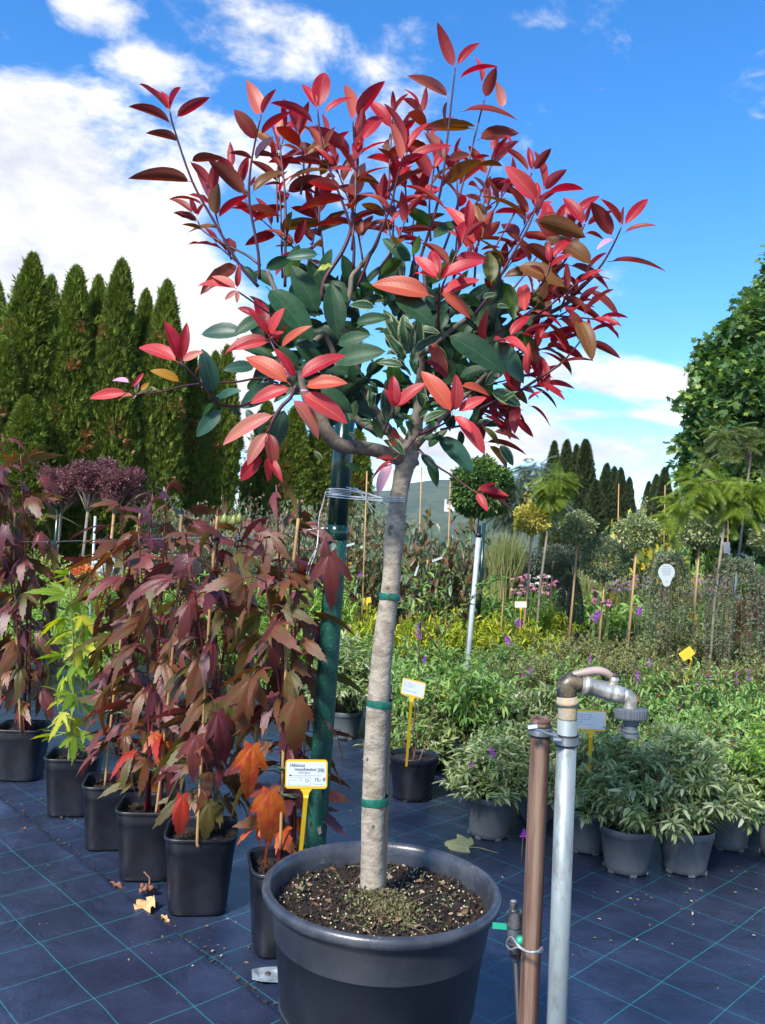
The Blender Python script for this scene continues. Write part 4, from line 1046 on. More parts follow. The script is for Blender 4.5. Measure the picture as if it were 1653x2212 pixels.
# ================================================================ hibiscus
def lobed_leaf(name, m, side=.62, side_ang=42, w=.19, droop=.5, fold=.5, serr=.06, base2=0.0):
    """maple-like leaf with three long lobes (five when base2 > 0)"""
    lobes = [(0, 1.0, w), (R(side_ang), side, w * .8), (-R(side_ang), side, w * .8)]
    if base2: lobes += [(R(side_ang * 2.05), base2, w * .7), (-R(side_ang * 2.05), base2, w * .7)]
    angs = np.linspace(-R(125), R(125), 75)
    vs, fs, uvs = [(0, 0, 0)], [], [(0, .5)]
    rings = 5
    for ri in range(1, rings + 1):
        for ai, a in enumerate(angs):
            r_ = .13
            for la, ll, lw in lobes:
                da = abs(a - la)
                # distance along the ray inside an ellipse-like lobe
                if da < R(70):
                    # elliptical blade from origin: solve r for half width profile
                    best = 0
                    for t in np.linspace(.05, 1, 24):
                        xx = t * ll; yy = lw * 1.25 * ll ** .5 * math.sin(math.pi * t ** .8) ** .8 if t < 1 else 0
                        aa = math.atan2(yy, xx)
                        if aa >= da: best = max(best, math.hypot(xx, yy) if yy > 0 else xx)
                    if da < 1e-3: best = ll
                    r_ = max(r_, best)
            r_ *= 1 + (serr if ai % 2 else -serr * .4) * (1 if r_ < .98 else 0)
            rr = r_ * ri / rings
            x, y = rr * math.cos(a), rr * math.sin(a)
            nd = min(abs(a - la) for la, _, _ in lobes)
            z = -droop * (rr ** 2) * .8 + fold * rr * nd * .35 - abs(y) * .12
            vs.append((x, y, z)); uvs.append((ri / rings, .5 + max(-.5, min(.5, (nd) * 2.0 * ri / rings))))
    n = len(angs)
    for ai in range(n - 1): fs.append((0, 1 + ai, 2 + ai))
    for ri in range(rings - 1):
        for ai in range(n - 1):
            a = 1 + ri * n + ai
            fs.append((a, a + n, a + n + 1, a + 1))
    me = bpy.data.meshes.new(name); me.from_pydata(vs, [], fs)
    uvl = me.uv_layers.new(name='UVMap')
    for lp in me.loops: uvl.data[lp.index].uv = uvs[lp.vertex_index]
    me.materials.append(m); me.shade_smooth()
    return me
HB = {
    'purple': mat('hibiscus_purple', midonly=True, bump=.35, bscale=60.0, base=(0.115, 0.024, 0.028), rough=.3, spec=.55, back=(0.10, 0.060, 0.020), vein=(0.17, 0.02, 0.035), trans=.22, rnd=.25, var=(0.08, 0.024, 0.034), vscale=9.0),
    'plum': mat('hibiscus_plum', midonly=True, bump=.35, bscale=60.0, base=(0.165, 0.034, 0.028), rough=.33, spec=.5, back=(0.12, 0.075, 0.024), vein=(0.20, 0.03, 0.04), trans=.25, rnd=.25, var=(0.11, 0.034, 0.036), vscale=9.0),
    'bronze': mat('hibiscus_bronze', midonly=True, bump=.35, bscale=60.0, base=(0.17, 0.050, 0.022), rough=.33, spec=.6, back=(0.13, 0.095, 0.025), vein=(0.20, 0.04, 0.03), trans=.3, rnd=.2, var=(0.12, 0.08, 0.022), vscale=7.0),
    'olive': mat('hibiscus_olive', midonly=True, bump=.35, bscale=60.0, base=(0.10, 0.082, 0.018), rough=.38, back=(0.14, 0.12, 0.03), vein=(0.18, 0.06, 0.03), trans=.35, rnd=.2),
    'orange': mat('hibiscus_orange', midonly=True, bump=.35, bscale=60.0, base=(0.50, 0.12, 0.018), rough=.4, back=(0.45, 0.16, 0.05), vein=(0.35, 0.05, 0.02), trans=.35, rnd=.15, var=(0.42, 0.05, 0.02), vscale=6.0),
    'scarlet': mat('hibiscus_scarlet', midonly=True, bump=.35, bscale=60.0, base=(0.48, 0.045, 0.025), rough=.38, back=(0.5, 0.14, 0.06), vein=(0.3, 0.03, 0.02), trans=.35, rnd=.15),
    'lime': mat('hibiscus_lime', midonly=True, bump=.35, bscale=60.0, base=(0.19, 0.30, 0.02), rough=.4, back=(0.26, 0.34, 0.06), vein=(0.3, 0.4, 0.1), trans=.4, rnd=.2),
    'yellow': mat('hibiscus_yellow', midonly=True, bump=.35, bscale=60.0, base=(0.42, 0.42, 0.02), rough=.4, back=(0.4, 0.4, 0.08), vein=(0.45, 0.45, 0.1), trans=.4, rnd=.1),
}
HSH = [dict(side=.66, side_ang=38, w=.115, droop=.6, fold=.55, serr=.10), dict(side=.52, side_ang=34, w=.12, droop=.95, fold=.7, serr=.09), dict(side=.70, side_ang=44, w=.10, droop=.4, fold=.45, base2=.35, serr=.10),
       dict(side=.5, side_ang=36, w=.15, droop=.75, fold=.4, serr=.09), dict(side=.01, side_ang=40, w=.16, droop=.7, fold=.7, serr=.08)]
HLM = {}
def hleaf(key, s):
    if (key, s) not in HLM:
        HLM[(key, s)] = lobed_leaf('lobed_leaf_%s_%d' % (key, s), HB[key], **HSH[s])
    return HLM[(key, s)]
m_hstem = mat('red_stem', (0.13, 0.012, 0.022), rough=.4, var=(0.09, 0.02, 0.02), vscale=12)
m_gstem = mat('pale_green_stem', (0.26, 0.34, 0.08), rough=.5, var=(0.30, 0.30, 0.12), vscale=9)
m_clip = mat('green_clip', (0.035, 0.06, 0.035), rough=.5)
m_bam = mat('bamboo', (0.42, 0.25, 0.10), rough=.55, var=(0.34, 0.19, 0.08), vscale=8, stretch=(3, 3, .5), bump=.2, bscale=20)
m_tie = mat('black_tie', (0.01, 0.01, 0.012), rough=.35)

def orient(p0, x, nrm, sc_):
    x = x.normalized(); z = nrm - x * nrm.dot(x)
    if z.length < 1e-3: z = Vector((0, 1, 0)) - x * x.y
    z.normalize(); y = z.cross(x)
    return Matrix.Translation(p0) @ Matrix(((x.x, y.x, z.x), (x.y, y.y, z.y), (x.z, y.z, z.z))).to_4x4() @ Matrix.Diagonal((sc_, sc_, sc_, 1))

def hibiscus(base, soilz, stems, label, keys, low, nl, lf=(.12, .19), pet=(.05, .10), mstem=None, seed=0, lowz=.3, group='hibiscus plants in the row of square pots', zmin=.12):
    """stems: list of world top points; leaves spiral up each stem and droop from long stalks"""
    rs = random.Random(seed)
    t = thing('hibiscus_plant', label, 'plant', (base.x, base.y, soilz), 0, group)
    O = Vector((base.x, base.y, soilz))
    for si, top in enumerate(stems):
        a = rs.uniform(0, 6.28)
        b0 = Vector((math.cos(a) * .03, math.sin(a) * .03, -.03)); T = top - O
        mid = b0.lerp(T, .5) + Vector((T.x * -.1 + rs.uniform(-.03, .03), T.y * -.1, 0))
        q = spline([tuple(b0), tuple(mid), tuple(T)], 8)
        rad = [.0085 * (1 - .68 * i / (len(q) - 1)) for i in range(len(q))]
        MB().tube(q, rad, 8).build('stem', mstem or m_hstem, t)
        ph = rs.uniform(0, 6.28)
        H = T.z
        for i in range(nl):
            u = (zmin + (1 - zmin) * (i + rs.uniform(0, .8)) / nl)
            k_ = u * (len(q) - 1); j = min(int(k_), len(q) - 2); w_ = k_ - j
            p0 = Vector(q[j]).lerp(Vector(q[j + 1]), w_)
            ph += 2.4 + rs.uniform(-.4, .4)
            el = R(rs.uniform(5, 40)) if u < .93 else R(rs.uniform(35, 75))
            out = Vector((math.cos(ph) * math.cos(el), math.sin(ph) * math.cos(el), math.sin(el)))
            pl = rs.uniform(*pet) * (1 if u < .93 else .5)
            p1 = p0 + out * pl + Vector((0, 0, -.25 * pl))
            key = rs.choice(low if u < lowz else keys)
            L = rs.uniform(*lf) * (.75 if u > .93 else 1) * (.85 if u < .2 else 1)
            dr = R(rs.uniform(-68, -5) if rs.random() < .75 else rs.uniform(-15, 25)) if u < .9 else R(rs.uniform(-35, 35))
            x = Vector((math.cos(ph) * math.cos(dr), math.sin(ph) * math.cos(dr), math.sin(dr)))
            nrm = Vector((math.cos(ph), math.sin(ph), 0)) * (.9 if dr < -.4 else .2) + Vector((rs.gauss(0, .5), rs.gauss(0, .5), .6))
            s = rs.choice((0, 0, 1, 1, 2, 3, 4)) if key not in ('lime', 'yellow') else rs.choice((0, 2, 2))
            lo = link('leaf', hleaf(key, s), t, mw=orient(p1, x, nrm, L))
            MB().tube([p0, p0.lerp(p1, .5) + Vector((0, 0, .012)), p1], [.0022, .0018, .0015], 5).build('leaf_stalk', mstem or m_hstem, t)
    return t
KP = ['purple', 'plum', 'plum', 'bronze', 'bronze', 'bronze', 'olive']
KL = ['bronze', 'bronze', 'olive', 'orange', 'plum', 'scarlet']
def tops(lst, d): return [P(x, y, d + dd) for x, y, dd in lst]
g0, h0, w0 = hpos[0]
hibiscus(g0, .25, tops([(5, 937, .1), (45, 982, -.1), (-30, 972, 0), (75, 1092, .2)], 4.55), 'tall dark purple hibiscus at the left edge of the photo reaching highest', KP, ['bronze', 'olive', 'plum'], 36, lf=(.13, .21), pet=(.08, .16), seed=3)
g1, h1, w1 = hpos[1]
hibiscus(g1, .25, tops([(150, 1234, 0), (172, 1262, .12)], 4.05), 'lime green hibiscus with pale stem between the dark purple ones', ['lime', 'lime', 'yellow'], ['lime', 'yellow'], 24, lf=(.11, .17), pet=(.04, .09), mstem=m_gstem, seed=5)
g2, h2, w2 = hpos[2]
hibiscus(g2, .25, tops([(262, 1092, 0), (330, 1067, -.1), (215, 1162, .15)], 3.75), 'dark purple hibiscus in the third square pot with tall cane between its two red stems', KP, ['bronze', 'plum', 'plum', 'olive'], 38, lf=(.11, .19), pet=(.06, .14), seed=8)
g3, h3, w3 = hpos[3]
hibiscus(g3, .25, tops([(360, 1057, 0), (300, 1152, -.05), (405, 1102, .1)], 3.45), 'dark purple hibiscus with scarlet and apricot lowest leaves in the fourth square pot', KP, ['orange', 'olive', 'scarlet', 'bronze', 'plum'], 38, lf=(.11, .18), pet=(.06, .14), seed=12)
g4, h4, w4 = hpos[4]
hibiscus(g4, .255, tops([(470, 1102, 0), (400, 1142, -.08), (520, 1132, .1)], 3.12), 'dark hibiscus with a red leaf hanging low over the foremost uncovered square pot', KP, ['olive', 'bronze', 'plum'], 38, lf=(.11, .18), pet=(.06, .13), seed=21)
g5, h5, w5 = hpos[5]
hp5 = hibiscus(g5, .255, tops([(597, 1047, .0), (650, 1092, .05), (560, 1152, -.1), (625, 1212, -.05)], 2.80), 'dark hibiscus with big orange lower leaves beside the green pole', KP + ['plum', 'bronze'], ['orange', 'orange', 'bronze', 'olive', 'scarlet'], 30, lf=(.10, .17), pet=(.06, .12), seed=33, lowz=.22)
def hero(parent, key, s, a, b, d, face=.9, stalk=None):
    O = Vector(parent.location); p0, p1 = P(a[0], a[1], d), P(b[0], b[1], d - .03)
    tc_ = (CP - p0).normalized()
    link('leaf', hleaf(key, s), parent, mw=orient(p0 - O, p1 - p0, tc_ * face + Vector((0, 0, .5)), (p1 - p0).length * 1.08))
    if stalk:
        q = P(stalk[0], stalk[1], d + .04)
        MB().tube([q - O, (q + p0) / 2 - O + Vector((0, 0, .01)), p0 - O], .0018, 5).build('leaf_stalk', m_hstem, parent)
hero(hp5, 'orange', 3, (583, 1708), (575, 1835), 2.62, stalk=(605, 1690))
hero(hp5, 'orange', 1, (545, 1610), (530, 1740), 2.66, stalk=(590, 1600))
hero(hp5, 'bronze', 3, (640, 1510), (640, 1635), 2.66, stalk=(620, 1470))
hero(hp5, 'plum', 0, (712, 1195), (722, 1310), 2.72, face=.5, stalk=(655, 1190))
hero(hp5, 'plum', 4, (700, 1165), (708, 1220), 2.72)
hero(hp5, 'bronze', 0, (540, 1465), (520, 1590), 2.75, stalk=(570, 1440))
hero(hp5, 'plum', 1, (600, 1345), (590, 1450), 2.7, stalk=(620, 1330))
hp4 = [o for o in col.objects if o.get('label', '').startswith('dark hibiscus with a red leaf hanging')][0]
hero(hp4, 'scarlet', 4, (395, 1718), (385, 1810), 2.97, stalk=(420, 1715))
hero(hp4, 'olive', 4, (452, 1735), (440, 1820), 2.97, stalk=(430, 1700))
hero(hp4, 'plum', 0, (425, 1590), (415, 1690), 2.97, stalk=(440, 1560))
hero(hp4, 'purple', 1, (470, 1540), (500, 1650), 2.97, stalk=(455, 1500))
hero(hp4, 'olive', 0, (510, 1500), (480, 1640), 3.0, stalk=(480, 1470))
# flower buds with fringed cups on top of the row
m_bud = mat('bud_green', (0.30, 0.34, 0.10), rough=.45, trans=.2, rnd=.1)
for x, y in ((485, 1123), (505, 1126), (517, 1122)):
    b_ = MB(); c = P(x, y, 3.05) - Vector(hp4.location)
    b_.lathe([(.001, -.018), (.008, -.014), (.012, -.003), (.010, .01), (.004, .02), (.0005, .026)], 10, c=c)
    for k in range(10):
        a = k * .628; o_ = Vector((math.cos(a), math.sin(a), 0))
        b_.tube([c + Vector((0, 0, -.016)), c + o_ * .017 + Vector((0, 0, -.006)), c + o_ * .02 + Vector((0, 0, .018))], [.0012, .001, .0003], 4)
    b_.build('flower_bud', m_bud, hp4)

# canes and clips
def cane(pts, d, label, r_=.0055, group='bamboo canes in the hibiscus row', clips=()):
    q = [P(x, y, d + (p[0] if (p := rest) else 0)) for x, y, *rest in pts]
    t = thing('bamboo_cane', label, 'cane', q[-1], 0, group)
    O = q[-1]
    k = MB(); a, b = q[-1], q[0]
    n = 22; pp, rr = [], []
    q2 = spline([tuple(v) for v in q], 8)
    for i, v in enumerate(q2): pp.append(Vector(v) - O); rr.append(r_ * (1.0 if i % 5 else 1.13) * random.uniform(.97, 1.03))
    k.tube(pp, rr, 8).build('cane_rod', m_bam, t)
    for cx, cy in clips:
        c = P(cx, cy, d) - O
        bb = MB()
        for s in (-1, 1): bb.tube([c + Vector((s * .022 + .018 * math.cos(a), .018 * math.sin(a), 0)) for a in [6.283 * i / 12 for i in range(13)]], .0022, 4)
        bb.box(c, (.05, .012, .011)); bb.build('clip', m_clip, t)
    return t
cane([(32, 1108), (30, 1225), (45, 1585)], 4.62, 'bamboo cane standing at the left edge in the far hibiscus pot')
cane([(304, 1105), (280, 1243), (245, 1513), (226, 1705)], 3.72, 'bamboo cane leaning right from the third square pot', clips=[(262, 1540)])
cane([(392, 1112), (383, 1294), (350, 1649), (337, 1760)], 3.42, 'bamboo cane between the red stems of the fourth square pot', clips=[(352, 1563), (345, 1662)])
cane([(470, 1115), (458, 1246), (450, 1379), (428, 1778), (428, 1830)], 3.1, 'bamboo cane in front of the foremost fully visible square pot', clips=[(438, 1730)])
cane([(645, 1120), (623, 1337), (612, 1633), (606, 1835)], 2.78, 'bamboo cane close to the green pole behind the price label', clips=[(616, 1660), (620, 1718)])

# wire with black ties
wp = [(-60, 1170, 5.15), (0, 1170, 4.85), (103, 1170, 4.35), (216, 1167, 3.95), (300, 1166, 3.65), (382, 1162, 3.4), (470, 1160, 3.15), (548, 1159, 3.0), (640, 1150, 2.86), (686, 1141, 2.8)]
wt = thing('support_wire', 'thin metal wire with black ties strung across the hibiscus row to the green pole', 'wire', P(686, 1141, 2.8))
O = Vector(wt.location); m_wire = mat('wire', (0.35, 0.36, 0.37), rough=.35, metal=.8)
MB().tube([P(*w) - O for w in wp], .0016, 6).build('strand', m_wire, wt)
for x, y, d in ((32, 1172, 4.7), (103, 1172, 4.3), (124, 1172, 4.25), (300, 1166, 3.62), (378, 1162, 3.36), (384, 1163, 3.36), (466, 1165, 3.1), (516, 1165, 3.02), (392, 1278, 3.36), (452, 1275, 3.1)):
    c = P(x, y, d) - O; b_ = MB()
    b_.box(c, (.03, .012, .009), Matrix.Rotation(random.uniform(-.5, .5), 3, 'Y'))
    e = random.uniform(.02, .045)
    b_.tube([c + Vector((.015 * math.cos(a) + random.uniform(-.002, .002), .012 * math.sin(a), -e * .5 + e * .5 * math.cos(a + 1))) for a in [6.283 * i / 10 for i in range(11)]], .0028, 5)
    b_.build('tie', m_tie, wt)

# ================================================================ green pole with collar, string
m_pole = mat('green_enamel', (0.003, 0.036, 0.028), rough=.24, spec=.5, coat=.15, var=(0.003, 0.028, 0.022), vscale=4)
m_pole2 = mat('green_hammered', (0.006, 0.062, 0.045), rough=.38, spec=.4, speck=((0.18, 0.34, 0.30), 150.0, .22), bump=.5, bscale=140)
po = [(750, 840), (735, 960), (727, 1060), (722, 1145), (703, 1500), (683, 1800), (664, 2085)]
PDp = 2.85
base = B(664, PDp)
pole = thing('green_pole', 'thick glossy green metal pole standing behind the large pot', 'pole', base)
O = Vector(base); rp = px(22.5, PDp)
a, b = P(750, 840, PDp), P(722, 1150, PDp)
foot = Vector((base.x, base.y, 0)); axis = lambda t: foot.lerp(a, t)
zc = b.z; tcol = zc / a.z
MB().tube([axis(i / 12 * tcol) - O for i in range(13)], rp * 1.0, 40).build('lower_tube', m_pole2, pole)
MB().tube([axis(tcol - .002) - O, axis(1.0) - O], rp * .975, 40).build('upper_tube', m_pole, pole)
MB().tube([axis(tcol + t) - O for t in (-.012, -.0115, .013, .0135)], [rp * 1.01, rp * 1.07, rp * 1.07, rp * .98], 40).build('collar', m_pole, pole)
c = axis(tcol) - O
zinc = mat('zinc', (0.42, 0.45, 0.47), rough=.38, metal=.85, var=(0.30, 0.32, 0.33), vscale=40, bump=.1, bscale=80)
b_ = MB()
b_.tube([c + Vector((-rp - .03, -.02, .01)), c + Vector((-rp + .005, -.02, .012))], .004, 8)
for q in (-.03, -.012, .0): b_.tube([c + Vector((-rp + q, -.02, .0105)), c + Vector((-rp + q + .006, -.02, .0108))], .0075, 6)
b_.build('bracket_bolt', zinc, pole)
# white string tying trunk and pole
m_str = mat('white_string', (0.62, 0.64, 0.66), rough=.7, bump=.3, bscale=200)
b_ = MB()
zt = PDp
def ringp(c, r_, n, z0, z1, a0=0, a1=6.283): return [c + Vector((r_ * math.cos(a0 + (a1 - a0) * i / n), r_ * math.sin(a0 + (a1 - a0) * i / n), z0 + (z1 - z0) * i / n)) for i in range(n + 1)]
cp_ = axis(P(727, 1064, PDp).z / a.z); ct_ = P(857, 1080, PD)
for k in range(5):
    dz = px(-5 + k * 3.2, PDp)
    b_.tube(ringp(cp_, rp + .002, 20, dz + .004, dz - .004), .0013, 5)
for k in range(3):
    dz = px(-4 + k * 4, PD)
    b_.tube(ringp(ct_, px(20.5, PD) + .001, 20, dz, dz), .0016, 5)
for x0, y0, x1, y1, sag in ((704, 1062, 838, 1083, 4), (706, 1057, 838, 1078, -12), (706, 1068, 838, 1076, 2), (748, 1052, 838, 1080, -2), (706, 1072, 838, 1084, 1)):
    pts = []
    for i in range(9):
        t = i / 8; d = (PDp - .045) * (1 - t) + (PD) * t
        pts.append(P(x0 + (x1 - x0) * t, y0 + (y1 - y0) * t + sag * math.sin(math.pi * t) * (1 - t), d))
    b_.tube(pts, .0016, 5)
for pts in ([(704, 1062, 2.8), (697, 1090, 2.8), (690, 1115, 2.79), (688, 1140, 2.79)], [(748, 1058, 2.8), (770, 1055, 2.6), (785, 1072, 2.5), (797, 1093, 2.5), (806, 1110, 2.5)], [(748, 1062, 2.8), (775, 1065, 2.6), (795, 1085, 2.5), (816, 1110, 2.5)],
            [(688, 1146, 2.79), (685, 1180, 2.78), (668, 1215, 2.78), (662, 1240, 2.78)], [(688, 1146, 2.79), (683, 1190, 2.78), (672, 1220, 2.78), (666, 1243, 2.78)]):
    b_.tube([tuple(P(*p_)) for p_ in spline(pts, 5)], .0014, 5)
st = b_.build('string', m_str); tag(st, 'white string looped round the green pole and the pale trunk', 'string')

# ================================================================ price labels
m_yel = mat('yellow_plastic', (0.62, 0.40, 0.012), rough=.32, trans=.08)
m_card = mat('white_card', (0.46, 0.51, 0.55), rough=.35)
m_ink = mat('ink', (0.02, 0.02, 0.03), rough=.6)
m_ink2 = mat('grey_ink', (0.22, 0.22, 0.26), rough=.6)
def rrect(w, h, r_, n=6):
    o = []
    for cx, cy, a0 in ((w / 2 - r_, h / 2 - r_, 0), (-w / 2 + r_, h / 2 - r_, 90), (-w / 2 + r_, -h / 2 + r_, 180), (w / 2 - r_, -h / 2 + r_, 270)):
        for i in range(n + 1):
            a = R(a0 + 90 * i / n); o.append((cx + r_ * math.cos(a), cy + r_ * math.sin(a)))
    return o
def plate(outl, z0, z1):
    n = len(outl); return [(x, y, z0) for x, y in outl] + [(x, y, z1) for x, y in outl], [tuple(range(n - 1, -1, -1)), tuple(range(n, 2 * n))] + [(i, (i + 1) % n, n + (i + 1) % n, n + i) for i in range(n)]
def text(body, size, x, y, parent, m, z=.0018, ax='LEFT'):
    cu = bpy.data.curves.new('lettering', 'FONT'); cu.body = body; cu.size = size; cu.align_x = ax; cu.resolution_u = 2; cu.offset = size * .02
    cu.materials.append(m)
    o = bpy.data.objects.new('lettering', cu); col.objects.link(o); o.parent = parent; o.location = (x, y, z)
    return o
def price_label(x, y, d, w, h, foot, label, yaw=0, pitch=0, roll=0, words=None, group='yellow plastic price labels on stakes', back=False):
    c = P(x, y, d)
    M = Matrix.Translation(c) @ CR.to_4x4() @ Matrix.Rotation(R(roll), 4, 'Z') @ Matrix.Rotation(R(yaw), 4, 'Y') @ Matrix.Rotation(R(pitch), 4, 'X')
    t = bpy.data.objects.new('price_label', None); col.objects.link(t); t.matrix_world = M; t.empty_display_size = .03
    tag(t, label, 'price label', group)
    MB().add(*plate(rrect(w, h, w * .08), -.0012, .0008)).build('label_frame', m_yel, t, autosmooth=40)
    if not back:
        MB().add(*plate(rrect(w * .93, h * .83, w * .02), .0009, .0014)).build('card', m_card, t, autosmooth=40)
    Mi = M.inverted()
    f_ = Mi @ P(*foot)
    nk = [(-.16 * w, -h * .5 + .001), (-.07 * w, -h * .5 - .10 * w), (-.055 * w, -h * .5 - .22 * w)]
    L = f_.length; e = f_
    s0 = Vector((0, -h * .5 - .2 * w, -.001)); dirx = (e - s0).normalized(); sx = Vector((1, 0, 0)) - dirx * dirx.x; sx.normalize(); sy = dirx.cross(sx)
    bb = MB()
    ring = [(s0, .055 * w)] + [(e, .045 * w)]
    vs = [(-.16 * w, -h * .48, -.001), (.16 * w, -h * .48, -.001), (.16 * w, -h * .48, -.003), (-.16 * w, -h * .48, -.003)]
    r1 = [(-.075 * w, -h * .5 - .1 * w, .0), (.075 * w, -h * .5 - .1 * w, .0), (.075 * w, -h * .5 - .1 * w, -.005), (-.075 * w, -h * .5 - .1 * w, -.005)]
    rows = [vs, r1]
    for c_, hw in ring: rows.append([c_ - sx * hw + sy * -.003, c_ + sx * hw + sy * -.003, c_ + sx * hw + sy * .003, c_ - sx * hw + sy * .003])
    allv = [p_ for r_ in rows for p_ in r_]; fs = []
    for i in range(3):
        for k in range(4): fs.append((i * 4 + k, i * 4 + (k + 1) % 4, i * 4 + 4 + (k + 1) % 4, i * 4 + 4 + k))
    bb.add(allv, fs).build('label_stake', m_yel, t, autosmooth=40)
    if words: words(t, w, h)
    elif not back:
        bb = MB()
        for i, (yy, ln) in enumerate(((.26, .6), (.15, .7), (.04, .5), (-.1, .25), (-.22, .75))):
            for k in range(int(ln * 14)):
                if random.random() < .8: bb.box((-w * .4 + k * w * .058, h * yy, .0018), (w * .04, h * .035 * random.uniform(.6, 1.3), .0003))
        tag(bb.build('faint_print', m_ink2, t, smooth=False), kind='stuff')
    return t
def main_words(t, w, h):
    text('Hibiscus', w * .105, -w * .39, h * .25, t, m_ink)
    text('moscheutos', w * .105, -w * .28, h * .115, t, m_ink)
    text('mahogany', w * .075, -w * .20, h * .02, t, m_ink2)
    text('346', w * .095, w * .275, h * .09, t, m_ink)
    text('13,- €', w * .11, w * .19, -h * .24, t, m_ink)
    b = MB()
    for x0, y0, x1, y1 in ((.26, .20, .43, .20), (.26, .065, .43, .065)): b.box(((x0 + x1) / 2 * w, y0 * h, .0018), ((x1 - x0) * w, w * .004, .0003))
    for x in (.26, .43): b.box((x * w, .1325 * h, .0018), (w * .004, .135 * h, .0003))
    b.box((-.375 * w, -.045 * h, .0018), (.06 * w, .045 * h, .0003))
    b.build('print', m_ink, t, smooth=False)
    b = MB()
    for y0 in (-.11, -.38): b.box((-.155 * w, y0 * h, .0018), (.52 * w, w * .005, .0003))
    for x in (-.415, .105): b.box((x * w, -.245 * h, .0018), (w * .005, .27 * h, .0003))
    b.tube([Vector((.02 * w + .035 * w * math.cos(a), -.22 * h + .035 * w * math.sin(a), .0018)) for a in [6.283 * i / 20 for i in range(21)]], w * .008, 4)
    b.tube([Vector((-.13 * w + .026 * w * math.cos(a), -.18 * h + .026 * w * math.sin(a), .0018)) for a in [6.283 * i / 20 for i in range(21)]], w * .0025, 4)
    for k in range(22): b.box((-.3 * w + k * .031 * w, -.05 * h, .0018), (.02 * w, h * .02, .0003))
    for k in range(5): b.box((-.36 * w + k * .03 * w, -.21 * h, .0018), (.018 * w, h * .02, .0003))
    for k in range(10): b.box((.18 * w + k * .025 * w, -.345 * h, .0018), (.017 * w, h * .016, .0003))
    b.build('fine_print', m_ink2, t, smooth=False)
price_label(662, 1672, 2.66, px(91, 2.66), px(61, 2.66), (649, 1850, 2.72), 'yellow price label reading Hibiscus moscheutos 13 euro in front of the green pole', roll=-.5, pitch=-8, words=main_words)
price_label(893, 1487, 4.45, px(54, 4.45), px(36, 4.5), (878, 1655, 4.55), 'yellow price label tilted sideways in the round black pot behind the trunk', roll=-16, yaw=12, pitch=-25)
price_label(1277, 1556, 3.9, px(66, 3.9), px(44, 3.9), (1270, 1790, 4.0), 'yellow price label partly hidden by the grey tap pipe', roll=-3, pitch=-5)

# ================================================================ tap, pipes, valve
D_T = 1.6
def ct(x, y, d=D_T): return P(960.0 + x / 2.3853, 1417.2 + y / 2.3853, d)
def cr(r_): return px(r_ / 2.3853, D_T)
m_galv = mat('galvanised_pipe', (0.22, 0.265, 0.275), rough=.5, metal=.3, var=(0.30, 0.33, 0.33), vscale=18, stretch=(1, 1, .25), bump=.15, bscale=60, dust=((0.13, 0.13, 0.125), 16.0, .50, .64, (1, 1, .35)))
m_rust = mat('rusty_pipe', (0.25, 0.165, 0.12), rough=.75, metal=.05, var=(0.10, 0.042, 0.026), vscale=20, stretch=(1.6, 1.6, .06), bump=.3, bscale=50, dust=((0.06, 0.027, 0.017), 9.0, .47, .57, (2.6, 2.6, .10)))
m_brass = mat('nickel_brass', (0.62, 0.58, 0.50), rough=.36, metal=.75, var=(0.42, 0.38, 0.32), vscale=45, bump=.25, bscale=90)
m_elb = mat('tarred_elbow', (0.035, 0.037, 0.045), rough=.38, metal=.3, var=(0.20, 0.15, 0.08), vscale=38, bump=.3, bscale=60)
m_hemp = mat('hemp_seal', (0.42, 0.31, 0.15), rough=.9, var=(0.30, 0.28, 0.25), vscale=50, bump=.6, bscale=90)
m_lever = mat('pink_lever', (0.40, 0.29, 0.26), rough=.45, var=(0.30, 0.23, 0.21), vscale=20)
m_conn = mat('grey_connector', (0.09, 0.105, 0.125), rough=.5, bump=.1, bscale=90)
m_rub = mat('rubber', (0.012, 0.012, 0.014), rough=.6)
pa0, pa1 = ct(637, 245), ct(637 - 44 * (1895 - 245) / 1650 - 14, 1895)
dirA = (pa1 - pa0).normalized(); footA = pa0 + dirA * (pa0.z / -dirA.z)
tap = thing('water_tap', 'galvanised standpipe with brass ball tap, pink lever and grey hose connector', 'water tap', footA)
O = Vector(footA); L = lambda v: v - O
MB().tube([L(footA), L(pa0.lerp(footA, .5)), L(pa0 + dirA * .03)], cr(51), 32).build('standpipe', m_galv, tap)
b_ = MB()
pts, rr = [], []
for i in range(9):
    pts.append(L(pa0 + dirA * (.03 - .030 * i / 8 * 1.0))); rr.append(cr(51) * (.985 if i % 2 else .94))
b_.tube(pts, rr, 32).build('pipe_thread', m_hemp, tap)
# elbow
el = spline([(635, 262), (632, 215), (628, 165), (652, 135), (690, 140), (715, 150)], 5)
MB().tube([L(ct(635, 250)), L(ct(634, 232)), L(ct(634, 230)), L(ct(633, 205))], [cr(57), cr(57), cr(54), cr(52)], 32).build('socket_collar', m_hemp, tap)
MB().tube([L(ct(x, y)) for x, y in [(633, 215), (630, 190), (629, 165), (634, 146), (648, 135), (665, 134), (690, 141), (706, 146)]], [cr(r_) for r_ in (51, 51, 52, 52, 48, 46, 44, 44)], 28).build('elbow', m_elb, tap)
